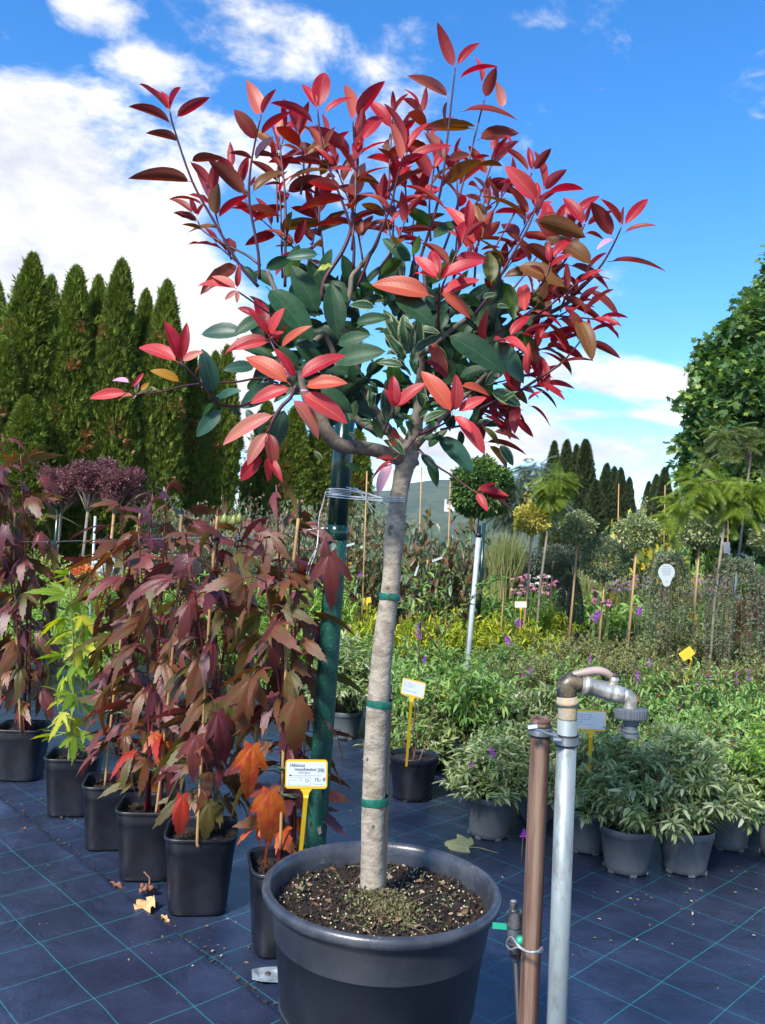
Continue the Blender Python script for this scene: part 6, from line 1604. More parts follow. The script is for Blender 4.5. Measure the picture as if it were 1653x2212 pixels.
BUSHN = [0]
def bush(kind, x, d, ytop, w, label, cat='shrub', group=None, z0=0.0, extra=None, name=None, rz=None):
    b = B(x, d); vs_ = variants(kind); i = BUSHN[0]; BUSHN[0] += 1
    sm_, fm_, pd = vs_[i % len(vs_)]; k = KINDS[kind]
    top = P(x, ytop, d).z - z0
    sz = max(.2, top) / k['H']; sx = px(w, d) / (2 * k['Rw'])
    t = thing(name or (kind.split('_')[0] + '_shrub' if kind not in ('perennial', 'hedge', 'aster') else kind + '_plant'), label, cat, (b.x, b.y, z0), random.uniform(0, 6.28) if rz is None else rz, group)
    t.scale = (sx, sx, sz)
    link('stems', sm_, t)
    tag(link('foliage', fm_, t), kind='stuff')
    if extra:
        PP, DD = pd; r2 = np.random.default_rng(i)
        if extra[0] == 'berries':
            idx = r2.choice(len(PP), extra[1]); c = PP[idx] + r2.normal(0, .01, (extra[1], 3)); c = np.repeat(c, 5, 0) + r2.normal(0, .009, (extra[1] * 5, 3))
            me = cloud_mesh('berries', [beads(len(c), c, .008, .013)], PM['berries']); tag(link('berries', me, t), kind='stuff')
        elif extra[0] in ('violet', 'brown', 'fuchsia', 'orange', 'aster'):
            hi = PP[PP[:, 2] > np.percentile(PP[:, 2], 72)] if extra[0] != 'fuchsia' else PP
            c = hi[r2.choice(len(hi), extra[1])]
            for q in c[:extra[1]]:
                link('flower_spike', spikes(extra[0], [q], extra[2] if len(extra) > 2 else .07, .014, 46, hang=extra[0] == 'fuchsia', seed=i), t)
        elif extra[0] == 'yleaves':
            idx = r2.choice(len(PP), extra[1])
            tag(link('yellow_leaves', cloud_mesh('yl', [(T_LEAF, PP[idx], DD[idx], r2.normal(size=(extra[1], 3)), k['ls'] * 1.0, 0)], PM['yellow']), t), kind='stuff')
    return t

# ---- front right: grey pots with low grey-green butterfly bushes
def potted(kind, x, yb, r_top, h, m, w, ytop, plabel, blabel, pgroup=None, bgroup=None, extra=None, d=None, name='round_pot'):
    g_ = G(x, yb) if d is None else B(x, d)
    dd = (CR.inverted() @ (g_ - CP)).z * -1
    round_pot(r_top, h, m, g_, plabel, random.uniform(0, 6), name, pgroup)
    q = CR.inverted() @ (g_ + Vector((0, 0, h)) - CP)
    xs = W_ / 2 + F_ * q.x / -q.z
    return bush(kind, x, dd, ytop - 20, w * 1.5, blabel, 'shrub', bgroup, z0=h - .03, extra=extra)
PG, BG = 'grey and black nursery pots on the right', 'butterfly bushes in nursery pots'
potted('buddleia', 1352, 1878, .128, .205, m_pot_gry, 205, 1600, 'light grey pot right of the tap pipe, nearest the camera', 'grey-green butterfly bush in the pot just right of the tap pipe', PG, BG, ('brown', 4, .05))
potted('buddleia', 1478, 1878, .128, .20, m_pot_gry, 210, 1590, 'light grey pot second right of the tap pipe in the front row', 'grey-green bush drooping over the second front grey pot right of the tap', PG, BG, ('brown', 3, .05))
potted('buddleia', 1055, 1803, .128, .21, m_pot_gry, 175, 1600, 'light grey pot between the large pot and the rusty pipe', 'bush with one violet flower in the grey pot left of the rusty pipe', PG, BG, ('violet', 2, .05))
potted('buddleia', 1160, 1765, .125, .20, m_pot_gry, 150, 1560, 'dark grey pot half hidden behind the rusty pipe', 'grey-green bush growing behind the rusty pipe', PG, BG, ('brown', 2, .05))
potted('buddleia', 1265, 1832, .125, .20, m_pot_gry, 150, 1600, 'grey pot directly behind the galvanised tap pipe', 'grey-green bush behind the galvanised tap pipe with a label stake', PG, BG)
potted('buddleia', 1568, 1826, .13, .205, m_pot_gry, 190, 1600, 'shaded grey pot behind and right of the two front grey pots', 'grey-green bush in the shaded grey pot towards the right edge', PG, BG, ('brown', 3, .05))
potted('salvia', 1690, 1850, .13, .20, m_pot_gry, 240, 1560, 'grey pot cut by the right edge of the photo', 'pale yellow-green sage like plant with thin lilac spikes at the right edge', PG, None, ('aster', 5, .12))
potted('buddleia', 742, 1592, .135, .20, m_pot_gry, 150, 1385, 'grey pot beside the green pole', 'green bush in the grey pot just right of the green pole', PG, BG, ('brown', 2, .07))
potted('green', 872, 1650, .14, .20, m_pot_blk, 150, 1440, 'black pot with bushes behind the trunk, behind the labelled pot', 'leafy green bush between the pale trunk and the yellow label', PG, BG)
potted('green', 1012, 1668, .13, .20, m_pot_blk, 160, 1420, 'black pot behind the light grey pot left of the rusty pipe', 'tall green bush with yellow leaves above the black pot left of the rusty pipe', PG, BG, ('yleaves', 12))
# black pot with the sparse, tall butterfly bush
g_ = G(890, 1722); round_pot(.142, .245, m_pot_blk, g_, 'round black pot standing alone on the fabric right of the trunk', 1.0, 'round_pot', PG)
t = thing('sparse_shrub', 'sparse tall woody shrub in the round black pot with yellow label', 'shrub', (g_.x, g_.y, .21))
O = Vector(t.location); dp = -(CR.inverted() @ (g_ - CP)).z
SPS, SPD = [], []
for pts in ([(892, 1650), (900, 1600), (905, 1500), (903, 1400)], [(905, 1645), (925, 1590), (940, 1500), (950, 1380), (965, 1280)], [(885, 1645), (870, 1590), (858, 1560)], [(895, 1645), (893, 1580), (905, 1440), (912, 1330), (945, 1230)], [(950, 1380), (985, 1330), (1040, 1275), (1075, 1250)], [(945, 1400), (900, 1330), (868, 1310)], [(950, 1370), (925, 1300), (880, 1240)]):
    q = [tuple(P(x, y, dp + random.uniform(-.05, .05)) - O) for x, y in pts]; q2 = spline(q, 5)
    MB().tube(q2, [.005 * (1 - .65 * i / (len(q2) - 1)) for i in range(len(q2))], 6).build('branch', m_stem, t)
    for v in q2[4:]:
        for _ in range(2): SPS.append(v); SPD.append((random.uniform(-1, 1), random.uniform(-1, 1), random.uniform(-.1, .8)))
SPS, SPD = np.array(SPS), np.array(SPD)
tag(link('foliage', cloud_mesh('sp', [(T_LEAF, SPS, SPD, rdir(len(SPS)) * .4 + [0, 0, 1], rng.uniform(.04, .09, len(SPS)), 0)], FM['green']), t), kind='stuff')
for x, y in ((868, 1310), (903, 1368), (1075, 1250)):
    link('flower_spike', spikes('brown' if y < 1340 else 'violet', [P(x, y, dp) - O], .06, .018, 60), t)

# ---- mass of shrubs: rows going back
LANDM = [(-40, 'just outside the left edge'), (0, 'at the left edge'), (45, 'at the leftmost cane'), (95, 'between leftmost cane and lime hibiscus'), (140, 'above the lime hibiscus'), (190, 'left of the thin white post'), (235, 'right of the thin white post'), (285, 'behind the third square pot'), (335, 'behind the fourth square pot'), (385, 'left of the green flower buds'),
         (435, 'behind the foremost square pot'), (490, 'under the green flower buds'), (545, 'right of the green flower buds'), (600, 'above the orange leaves'), (650, 'behind the price label'), (700, 'touching the green pole'), (745, 'right of the green pole'), (790, 'between green pole and pale trunk'), (835, 'behind the pale trunk'), (880, 'above the tilted yellow label'),
         (930, 'right of the tilted yellow label'), (980, 'left of the galvanised standpipe'), (1030, 'at the galvanised standpipe'), (1080, 'right of the galvanised standpipe'), (1130, 'above the rusty pipe'), (1180, 'between rusty pipe and tap pipe'), (1230, 'above the tap elbow'), (1280, 'above the tap lever'), (1330, 'above the hose connector'), (1385, 'left of the round white tag'),
         (1440, 'below the round white tag'), (1495, 'right of the round white tag'), (1545, 'left of the glassy tag'), (1595, 'below the glassy tag'), (1645, 'at the right edge'), (1700, 'just cut by the right edge')]
def row(kind, xs, d, yt, w, label, cat, group, extra=None, jit=(16, 24, .3)):
    used = set()
    for x in xs:
        lm = min((q for q in LANDM if q[0] not in used), key=lambda q: abs(q[0] - x)); used.add(lm[0])
        bush(kind, x + random.uniform(-jit[0], jit[0]), d + random.uniform(-jit[2], jit[2]), yt + random.uniform(-jit[1], jit[1]), w * random.uniform(.9, 1.15) * 1.25, label + ', ' + lm[1], cat, group, extra=extra, z0=.0)
row('berry', range(1080, 1680, 78), 4.9, 1545, 175, 'low red-berried shrub of the front row', 'shrub', 'berry shrubs behind the front pots', ('berries', 16))
row('buddleia_tall', range(900, 1240, 110), 6.2, 1425, 120, 'loose tall butterfly bush with violet spikes', 'shrub', 'loose tall butterfly bushes', ('violet', 3, .09))
row('buddleia_tall', range(1270, 1640, 120), 6.4, 1400, 110, 'loose arching butterfly bush with violet spikes', 'shrub', 'loose arching butterfly bushes', ('violet', 2, .09))
row('buddleia', range(880, 1240, 75), 5.6, 1480, 165, 'green butterfly bush of the middle rows', 'shrub', 'butterfly bushes in the middle rows', ('brown', 3, .07))
row('fuchsia', range(1420, 1700, 80), 5.5, 1500, 160, 'bushy fuchsia with hanging red flowers', 'shrub', 'fuchsias on the right', ('fuchsia', 10, .045))
row('berry', range(1180, 1440, 70), 6.0, 1470, 160, 'red-berried shrub of the second row', 'shrub', 'berry shrubs in the second row', ('berries', 14))
row('green', range(760, 1120, 72), 6.6, 1415, 150, 'fresh green shrub of the middle rows', 'shrub', 'green shrubs between trunk and white pole', ('brown', 3, .07))
row('olive', range(1120, 1700, 76), 6.8, 1395, 170, 'fine-leaved olive shrub with arching twigs', 'shrub', 'fine-leaved olive shrubs behind the tap', ('berries', 8))
row('green', range(740, 1100, 70), 7.6, 1375, 135, 'green shrub bordering the yellow drift', 'shrub', 'green shrubs before the yellow drift', ('brown', 2, .07))
row('berry', range(1040, 1240, 62), 7.6, 1385, 130, 'shrub with dense dark red berries', 'shrub', 'red berry shrubs below the white pole', ('berries', 34))
row('olive', range(1220, 1700, 70), 8.2, 1350, 150, 'olive shrub of the back row', 'shrub', 'back row of olive shrubs')
row('yellow', range(740, 1240, 56), 9.0, 1335, 118, 'bright yellow-green shrub, front of the drift', 'shrub', 'front yellow-green shrubs')
row('yellow', range(760, 1240, 54), 10.2, 1316, 108, 'bright yellow-green shrub, back of the drift', 'shrub', 'back yellow-green shrubs', ('yleaves', 10))
row('perennial', range(730, 1240, 52), 11.6, 1268, 100, 'dark leafy perennial beyond the yellow drift', 'plant', 'leafy perennials behind the yellow drift')
row('perennial', range(1080, 1680, 56), 11.4, 1290, 110, 'leafy perennial among the flowers', 'plant', 'leafy perennials on the right')
row('mixed', range(740, 1110, 64), 14.0, 1215, 100, 'pale mixed shrub beyond the magnolias', 'shrub', 'far mixed shrubs in the middle')
row('hedge', range(730, 1000, 60), 15.5, 1135, 95, 'far reddish tipped hedge shrub', 'shrub', 'far hedge shrubs in the middle')
row('dusky', range(1060, 1340, 56), 15.0, 1150, 110, 'dark bushy shrub beyond the flowers', 'shrub', 'dark shrubs behind the flowers')
row('mixed', range(1180, 1680, 60), 16.0, 1200, 100, 'mixed green shrub of the far beds', 'shrub', 'far mixed shrubs on the right')
row('green', range(1480, 1700, 55), 17.0, 1165, 90, 'small green shrub before the far house', 'shrub', 'green shrubs before the far house')
# left side behind the hibiscus row
row('lime', range(20, 720, 78), 7.6, 1300, 150, 'light green perennial beyond the hibiscus', 'plant', 'light green perennials behind the hibiscus row', jit=(14, 22, .3))
row('lime', range(-20, 720, 66), 9.4, 1225, 130, 'pale green perennial, second row', 'plant', 'pale green perennials in the second row', jit=(14, 16, .3))
row('mixed', range(-20, 720, 60), 12.0, 1180, 125, 'yellowish shrub, third row', 'shrub', 'yellowish shrubs beyond the hibiscus row', jit=(14, 16, .4))
row('mixed', range(-20, 400, 55), 14.0, 1105, 115, 'yellow flecked shrub below the conifers', 'shrub', 'flecked shrubs below the purple trees', ('yleaves', 60))
row('hedge', range(330, 830, 44), 13.0, 1062, 95, 'grey-green hedge shrub before the conifers', 'shrub', 'grey-green hedge shrubs before the conifers', jit=(10, 22, .4))
row('hedge', range(380, 700, 60), 11.0, 1090, 95, 'rusty tipped grey-green shrub', 'shrub', 'rusty tipped shrubs behind the hibiscus', jit=(14, 12, .4))
# orange hydrangea heads glimpsed between the hibiscus
for i, (x, y) in ((0, (178, 1245)), (2, (235, 1222))):
    c = P(x, y, 8.6); t = thing('hydrangea_flower', ['round coral flower head between the lime hibiscus and the dark ones', 'small orange flower head glimpsed at the far left', 'pale pink flower head below the white post on the left'][i], 'flower', c, 0, 'flower heads behind the hibiscus')
    tag(link('petals', cloud_mesh('fh', [gen_ball(i, .13, .1, 420, .05, T_SMALL, None)], PM['orange'] if i < 2 else PM['white']), t), kind='stuff')
    MB().tube([Vector((0, 0, 0)), Vector((0.02, 0, -c.z))], .006, 5).build('stem', m_stemg, t)

# magnolias on canes
for i, (x, yt, d) in enumerate(((790, 1080, 10.2), (862, 1100, 10.6), (905, 1075, 9.8), (975, 1060, 9.9), (1000, 1110, 10.8), (745, 1110, 10.6))):
    bush('magnolia', x, d, yt, 118, ['brown and green leaved magnolia between the green pole and the trunk', 'magnolia largely hidden behind the pale trunk', 'brown backed magnolia just right of the pale trunk', 'brown backed magnolia left of the round green standard tree', 'low magnolia beside the white galvanised pole', 'magnolia peeping out right behind the green pole'][i], 'shrub', 'young magnolias on canes')
def post(x, y0, d, y1=None, r_=.008, label='', m=m_bam, name='bamboo_cane', cat='cane', group='canes in the nursery beds', lean=0):
    top = P(x, y0, d)
    b = Vector((B(x - lean - (1300 - y0) * .045, d).x, B(x, d).y, 0)) if y1 is None else None
    bx = top.x + lean * d / F_ * -1
    foot = Vector((bx, top.y, 0))
    t = thing(name, label, cat, foot, 0, group)
    MB().tube([Vector((0, 0, 0)), (top - foot) * .5, top - foot], r_, 8).build('rod', m, t)
    return t, foot, top
for i, (x, y, d, lb) in enumerate(((793, 1018, 9.6, 'tall thin cane left of the trunk standing against the conifers'), (851, 1015, 9.9, 'tall thin cane touching the left side of the trunk'), (911, 1008, 9.8, 'tall pale cane against the distant hill'), (974, 1012, 9.9, 'tall cane left of the round green tree'),
                                   (1337, 1045, 12, 'cane in front of the small conifers with yellow flecked shrub'), (1437, 1048, 12, 'cane right of the yellow flecked shrub'), (1093, 1215, 9.2, 'short weathered stake among the coneflowers'))):
    post(x, y, d, label=lb, lean=(-8 if i != 6 else 6))
# galvanised white pole
m_wp = mat('white_galvanised', (0.52, 0.56, 0.58), rough=.4, metal=.3, var=(0.42, 0.46, 0.48), vscale=20)
t, ft, tp_ = post(1034, 1160, 7.2, r_=px(5.5, 7.2), label='pale galvanised standpipe among the shrubs under the round green tree', m=m_wp, name='standpipe', cat='pipe', group=None, lean=14)
MB().tube([tp_ - ft, tp_ - ft + Vector((0, 0, .03)), tp_ - ft + Vector((0, 0, .031)), tp_ - ft + Vector((0, 0, .10))], [.028, .028, .018, .018], 12).build('cap', m_tie, t)
post(1046, 1130, 10.5, r_=.022, label='slim green metal post behind the galvanised standpipe', m=m_pole, name='green_post', cat='post', group=None, lean=3)
post(206, 1115, 8.8, r_=.014, label='thin white metal post behind the lime hibiscus', m=m_wp, name='white_post', cat='post', group=None, lean=-4)
post(127, 1080, 12.5, r_=.03, label='green metal post beside the purple trees on the left', m=m_pole, name='green_post', cat='post', group=None, lean=2)

# round and variegated standards
def standard(x, yc, r_px, d, kind, label, n=2600, ls=.042, shoots=0, hfac=.85, tmpl=T_BROAD, cane=True, stem_r=.009, group='round headed standard shrubs', hang=0, lean=None, seed=None):
    c = P(x, yc, d); rr = px(r_px, d)
    foot = Vector((c.x - (.05 * c.z if lean is None else lean), c.y, 0))
    t = thing('standard_shrub', label, 'tree', foot, 0, group)
    cc = c - foot; sd = int(x * 7 + yc) if seed is None else seed
    parts = [gen_ball(sd, rr, rr * hfac, n, ls, tmpl, None, c=tuple(cc), hang=hang, bumps=.14)]
    r2 = np.random.default_rng(sd)
    if shoots:
        PP = []
        for k in range(shoots):
            a = r2.uniform(-.5, .5) * rr; h = rr * r2.uniform(1.1, 1.9)
            for j in range(26): PP.append(tuple(cc + Vector((a * 1.1 + r2.normal(0, .008), r2.uniform(-.03, .03), rr * .5 + (h - rr * .2) * j / 26))))
        PP = np.array(PP); m_ = len(PP)
        parts.append((tmpl, PP, r2.normal(size=(m_, 3)) + [0, 0, .8], r2.normal(size=(m_, 3)), ls * .8, 0))
    tag(link('crown', cloud_mesh('crown', parts, FM[kind]), t), kind='stuff')
    MB().tube([Vector((0, 0, 0)), cc * .5 + Vector((.01, 0, 0)), cc], [stem_r * 1.2, stem_r, stem_r * .9], 7).build('trunk', m_trunk, t)
    if cane:
        MB().tube([Vector((.02, -.02, 0)), cc + Vector((.005, -.02, 0))], .011, 7).build('support_cane', m_bam, t)
        for z in (.35, .7):
            MB().tube(ringp(cc * z + Vector((.01, -.01, 0)), .017, 8, 0, 0), .003, 4).build('tie', m_tie, t)
    return t
standard(1151, 1122, 38, 9.3, 'gold', 'round shrub on a stem with golden yellow leaves', shoots=3, n=2600)
standard(1249, 1140, 38, 9.8, 'varieg', 'cream and green standard shrub right of the golden one', n=2500)
standard(1376, 1148, 42, 9.4, 'varieg', 'cream and green standard with three tall pale shoots above the bench of flowers', shoots=4, n=3000)
standard(1512, 1143, 46, 9.0, 'varieg', 'largest cream and green standard with pale shoots near the far house', shoots=4, n=3400)
standard(1660, 1165, 38, 8.8, 'varieg', 'cream and green standard cut by the right edge', shoots=2, n=2400)
standard(1040, 1055, 62, 8.6, 'maple', 'dense dark green round headed standard tree above the galvanised standpipe', n=9000, ls=.05, hfac=1.05, cane=False, group=None)
standard(1195, 1210, 34, 10.2, 'dusky', 'small dark fine-leaved standard behind the coneflowers', n=2400, ls=.035, group='dark small standards')
standard(1308, 1208, 50, 9.9, 'weep', 'dark bushy standard left of the purple asters', n=4200, ls=.035, hfac=1.0, group='dark small standards')
# weeping standards
def weeping(x, ytop, ybot, w, d, label, kind='weep'):
    top = P(x, ytop, d); foot = Vector((top.x - .05 * top.z, top.y, 0)); H = top.z; Rr = px(w / 2, d)
    zb = max(.15, P(x, ybot, d).z)
    t = thing('weeping_shrub', label, 'shrub', foot, 0, 'weeping shrubs on stems')
    c = top - foot; sm = MB(); PP, DD = [], []; r2 = np.random.default_rng(int(x))
    for k in range(46):
        a = r2.uniform(0, 6.28); q = Rr * r2.uniform(.45, 1.05); zl = zb + (H - zb) * r2.uniform(0, .35)
        p = [c, c + Vector((math.cos(a) * q * .5, math.sin(a) * q * .5, r2.uniform(.02, .12))), c + Vector((math.cos(a) * q, math.sin(a) * q, -H * .25)), Vector((c.x + math.cos(a) * q * 1.02, c.y + math.sin(a) * q * 1.02, zl))]
        s_ = np.array(spline([tuple(v) for v in p], 6)); sm.tube(s_, .0028, 4, cap=False)
        u = r2.uniform(.12, 1, 130) * (len(s_) - 1); j = np.minimum(u.astype(int), len(s_) - 2); ww = (u - j)[:, None]
        PP.append(s_[j] * (1 - ww) + s_[j + 1] * ww + r2.normal(0, .012, (130, 3))); DD.append(r2.normal(size=(130, 3)) + [0, 0, -.2])
    PP = np.concatenate(PP); DD = np.concatenate(DD); n = len(PP)
    sm.build('stems', m_stem, t)
    tag(link('foliage', cloud_mesh('wf', [(T_BROAD, PP, DD, r2.normal(size=(n, 3)), .026 * r2.uniform(.7, 1.3, n), 0)], FM[kind]), t), kind='stuff')
    MB().tube([Vector((0, 0, 0)), c * .5, c], .012, 7).build('trunk', m_trunk, t)
    return t, c, foot
weeping(1440, 1222, 1460, 120, 8.2, 'weeping small-leaved shrub carrying a round white tag')
weeping(1590, 1238, 1470, 150, 7.8, 'weeping small-leaved shrub near the right edge with a narrow glassy tag')
weeping(1230, 1262, 1400, 70, 10.5, 'small dark weeping shrub behind the yellow drift')
# hanging tags
m_tag = mat('white_tag', (0.45, 0.49, 0.49), rough=.35)
def disc_tag(x, y, d, outl, label, m=m_tag, yaw=0):
    M = Matrix.Translation(P(x, y, d)) @ CR.to_4x4() @ Matrix.Rotation(R(yaw), 4, 'Y')
    o = MB().add(*plate(outl, -.001, .001)).build('plant_tag', m, autosmooth=40); o.matrix_world = M
    if 'round white' in label:
        b = MB()
        for k in range(6): b.box((0, (18 - k * 3.6) * px(1, d), .0016), (px(22 - abs(k - 2) * 2, d), px(.9, d), .0005))
        b.tube([Vector((px(1.6, d) * math.cos(a), px(-14, d) + px(1.6, d) * math.sin(a), .0016)) for a in [6.283 * i / 10 for i in range(11)]], px(.4, d), 4)
        b.build('faint_print', m_ink2, o, smooth=False)
    return tag(o, label, 'tag')
u = px(1, 7.4)
ol = [(18 * math.cos(R(a)), 6 + 18 * math.sin(R(a))) for a in range(-40, 221, 13)] + [(9 * math.cos(R(a)), -16 + 9 * math.sin(R(a))) for a in range(170, 371, 20)]
disc_tag(1440, 1242, 7.4, [(a * u, b * u) for a, b in ol], 'round white plant tag with small lower lobe hanging in the weeping shrub')
disc_tag(1570, 1183, 9.5, [(a * px(7, 9.5), b * px(12, 9.5)) for a, b in ((-1, -1), (1, -1), (1, 1), (-1, 1))], 'rectangular white card fixed to a cane in front of the far house')
disc_tag(1589, 1258, 7.2, [(a * px(8, 7.2), b * px(22, 7.2)) for a, b in ((-.4, -1), (.3, -.4), (.8, .3), (.5, 1), (-.1, .4))], 'narrow glassy tag hanging in the right weeping shrub', mat('glassy', (0.22, 0.30, 0.30), rough=.1, spec=.8), 30)
disc_tag(752, 1178, 9.8, [(a * px(14, 9.8), b * px(4, 9.8)) for a, b in ((-1, -1.6), (1, .4), (1, 1.6), (-1, -.4))], 'white paper tag in the magnolia left of the trunk')
disc_tag(900, 1232, 9.4, [(a * px(6, 9.4), b * px(12, 9.4)) for a, b in ((-1, -1), (-.2, -1), (1, 1), (.1, .6))], 'white paper tag hanging right of the trunk')
disc_tag(945, 1208, 9.4, [(a * px(11, 9.4), b * px(4, 9.4)) for a, b in ((-1, -1.6), (1, .4), (1, 1.6), (-1, -.4))], 'white paper tag in the magnolia nearest the standpipe')
post(1573, 1120, 9.6, label='cane carrying the rectangular white card', lean=-10)

for x, y, d, w, h, lb, rl, bk in ((1125, 1306, 8.6, 26, 14, 'small yellow stake label with white card below the golden standard', 0, False), (1484, 1412, 6.6, 30, 20, 'yellow stake label seen from behind among the olive shrubs', 35, True),
                              (1236, 1262, 10.8, 18, 8, 'tiny white label on yellow stake among the coneflowers', 0, False), (792, 1297, 9.6, 20, 12, 'small yellow label at the foot of the magnolia left of the trunk', 10, True),
                              (1590, 1258 + 30, 8.2, 20, 9, 'small white and yellow label beside the red grass', -8, False), (1320, 1283, 10.4, 12, 18, 'yellow stake label right of the dark standard', 10, True), (1497, 1330, 8.4, 14, 18, 'orange-yellow stake label between the two weeping shrubs', 20, True)):
    price_label(x, y, d, px(w, d), px(h, d), (x - 2, y + 60, d + .05), lb, roll=rl, pitch=-15, group='small plant labels in the beds', back=bk)

# flowers
def flowers(x, y, wpx, hpx, d, pk, n, R_, label, npet=12, drop=.3, kind='perennial', group=None, centre='dark', spk=False):
    b = B(x, d); r2 = np.random.default_rng(int(x + y))
    t = thing('flower_clump', label, 'flowers', b, 0, group)
    zt, zl = P(x, y - hpx / 2, d).z, P(x, y + hpx / 2, d).z
    pts = [(r2.uniform(-.5, .5) * px(wpx, d), r2.uniform(-.25, .25), r2.uniform(zl, zt)) for _ in range(n)]
    if spk: me = spikes(pk, pts, R_ * 1.6, R_, 22, seed=int(x))
    else: me = daisies(pk, pts, R_, centre, drop, int(x), npet)
    tag(link('blooms', me, t), kind='stuff')
    sm = MB()
    for p_ in pts: sm.tube([Vector((p_[0] * .5, p_[1] * .5, 0)), Vector(p_)], .004, 4, cap=False)
    sm.build('stems', m_stemg, t)
    k = variants('perennial')[int(x) % 3]; s_ = px(wpx, d) / .6
    for nm, me in (('leaf_stems', k[0]), ('foliage', k[1])):
        o = link(nm, me, t); o.scale = (s_, .7, max(.2, zl) / .45)
        if nm == 'foliage': tag(o, kind='stuff')
flowers(1125, 1262, 60, 46, 11, 'pink', 16, .05, 'pink coneflowers left of the golden standard', drop=.5)
flowers(1195, 1262, 70, 50, 11, 'pink', 22, .05, 'dense pink coneflowers right of the golden standard', drop=.5)
flowers(1160, 1255, 60, 30, 11.6, 'white', 12, .045, 'white coneflowers behind the pink ones')
flowers(1290, 1290, 50, 45, 10, 'pink', 12, .05, 'pink coneflowers left of the bench of asters', drop=.6)
flowers(1345, 1262, 90, 44, 12, 'aster', 90, .035, 'violet asters between the dark standard and the third cream standard', npet=9, centre='yellow', drop=0)
flowers(1515, 1265, 60, 46, 11.5, 'aster', 70, .035, 'violet asters under the largest cream standard', npet=9, centre='yellow', drop=0)
flowers(1562, 1262, 40, 24, 11.8, 'aster', 26, .035, 'small clump of pale violet asters near the weeping shrub', npet=9, centre='yellow', drop=0)
flowers(1640, 1330, 50, 40, 9.6, 'pink', 12, .045, 'magenta flowers at the right edge', drop=.2)
flowers(905, 1228, 90, 60, 12, 'yellow', 26, .05, 'yellow coneflowers right of the trunk', drop=.2)
flowers(775, 1225, 80, 36, 12, 'yellow', 18, .05, 'yellow coneflowers between pole and trunk', drop=.2)
flowers(1275, 1248, 70, 30, 12.4, 'white', 16, .04, 'white daisies under the second cream standard', drop=.05, centre='yellow')
flowers(1400, 1330, 70, 50, 9.5, 'yellow', 9, .03, 'few small yellow flowers under the third cream standard', drop=.1)
# butterfly bush blossoms above the rows
for i, (x, y, d, L, lb) in enumerate(((1287, 1333, 6.2, .085, 'large violet flower spike left of the small weeping shrub'), (1380, 1322, 6.6, .07, 'violet flower spike tilted under the third cream standard'), (1120, 1347, 7.2, .07, 'round violet flower spike below the yellow-green drift'),
                                      (1098, 1385, 6.6, .07, 'violet flower spike right of the galvanised standpipe'), (905, 1372, 6.2, .06, 'violet flower spike right of the trunk'), (752, 1358, 7.4, .05, 'small violet flower spike beside the green pole'), (778, 1242, 9.5, .06, 'magenta flower spike between pole and trunk'), (1340, 1578, 4.2, .035, 'small violet flower below the hose connector'), (1131, 1803, 3.7, .035, 'small violet flower touching the rusty pipe'), (1065, 1627, 4.0, .04, 'violet flower in the bush left of the rusty pipe'))):
    c = P(x, y, d); t = thing('flower_spike', lb, 'flower', c, 0, 'violet butterfly bush flowers')
    t.rotation_euler = (random.uniform(-.5, .2), random.uniform(-.6, .6), 0)
    link('petals', spikes('violet', [(0, 0, -L * .4)], L, L * .42, 130, seed=i), t)
    MB().tube([Vector((0, 0, -L * .3)), Vector((0.02, .03, -L * 3.4))], .0022, 5).build('stem', m_stem, t)
# grasses
def grass(x, ytop, d, w, kind, label, n=420):
    b = B(x, d); H = P(x, ytop, d).z; t = thing('grass_tuft', label, 'grass', b)
    r2 = np.random.default_rng(int(x)); a = r2.uniform(0, 6.28, n); q = r2.uniform(0, 1, n)
    p = np.stack([np.cos(a) * .06, np.sin(a) * .06, np.zeros(n)], 1); dd = np.stack([np.cos(a) * q * px(w, d) * .55, np.sin(a) * q * .3, np.full(n, H) * r2.uniform(.75, 1.05, n)], 1)
    blade = (np.array([(0, .006, 0), (0, -.006, 0), (.6, .007, .02), (.6, -.007, .02), (1, 0, -.10)], float), np.array([(0, 1, 2), (1, 3, 2), (2, 3, 4)]))
    tag(link('blades', cloud_mesh('gr', [(blade, p, dd, r2.normal(size=(n, 3)), np.linalg.norm(dd, axis=1), 0)], FM[kind]), t), kind='stuff')
grass(1085, 1145, 13, 80, 'grass', 'tall pale grass clump behind the galvanised standpipe', 700)
grass(1265, 1225, 12, 60, 'grass', 'yellowish grass clump behind the second cream standard', 500)
grass(1612, 1285, 10, 50, 'redgrass', 'reddish grass clump near the right edge', 500)
grass(1405, 1215, 13.5, 60, 'grass', 'pale grass behind the third cream standard', 400)

# yellow flecked tall shrubs
for i, (x, yt, d, w) in enumerate(((1335, 1085, 13.2, 120), (1400, 1075, 13.8, 120), (1290, 1130, 13.4, 90), (1450, 1140, 13.0, 100), (1545, 1130, 13.8, 90))):
    bush('yleaf', x, d, yt, w, ['tall lobed-leaf shrub with yellow flecks in front of the small conifers', 'tallest yellow flecked shrub between the two bare canes', 'lower yellow flecked shrub left of the first bare cane', 'green and yellow shrub behind the third cream standard', 'yellow flecked shrub behind the white card'][i], 'shrub', 'tall yellow flecked shrubs', extra=('yleaves', 60))

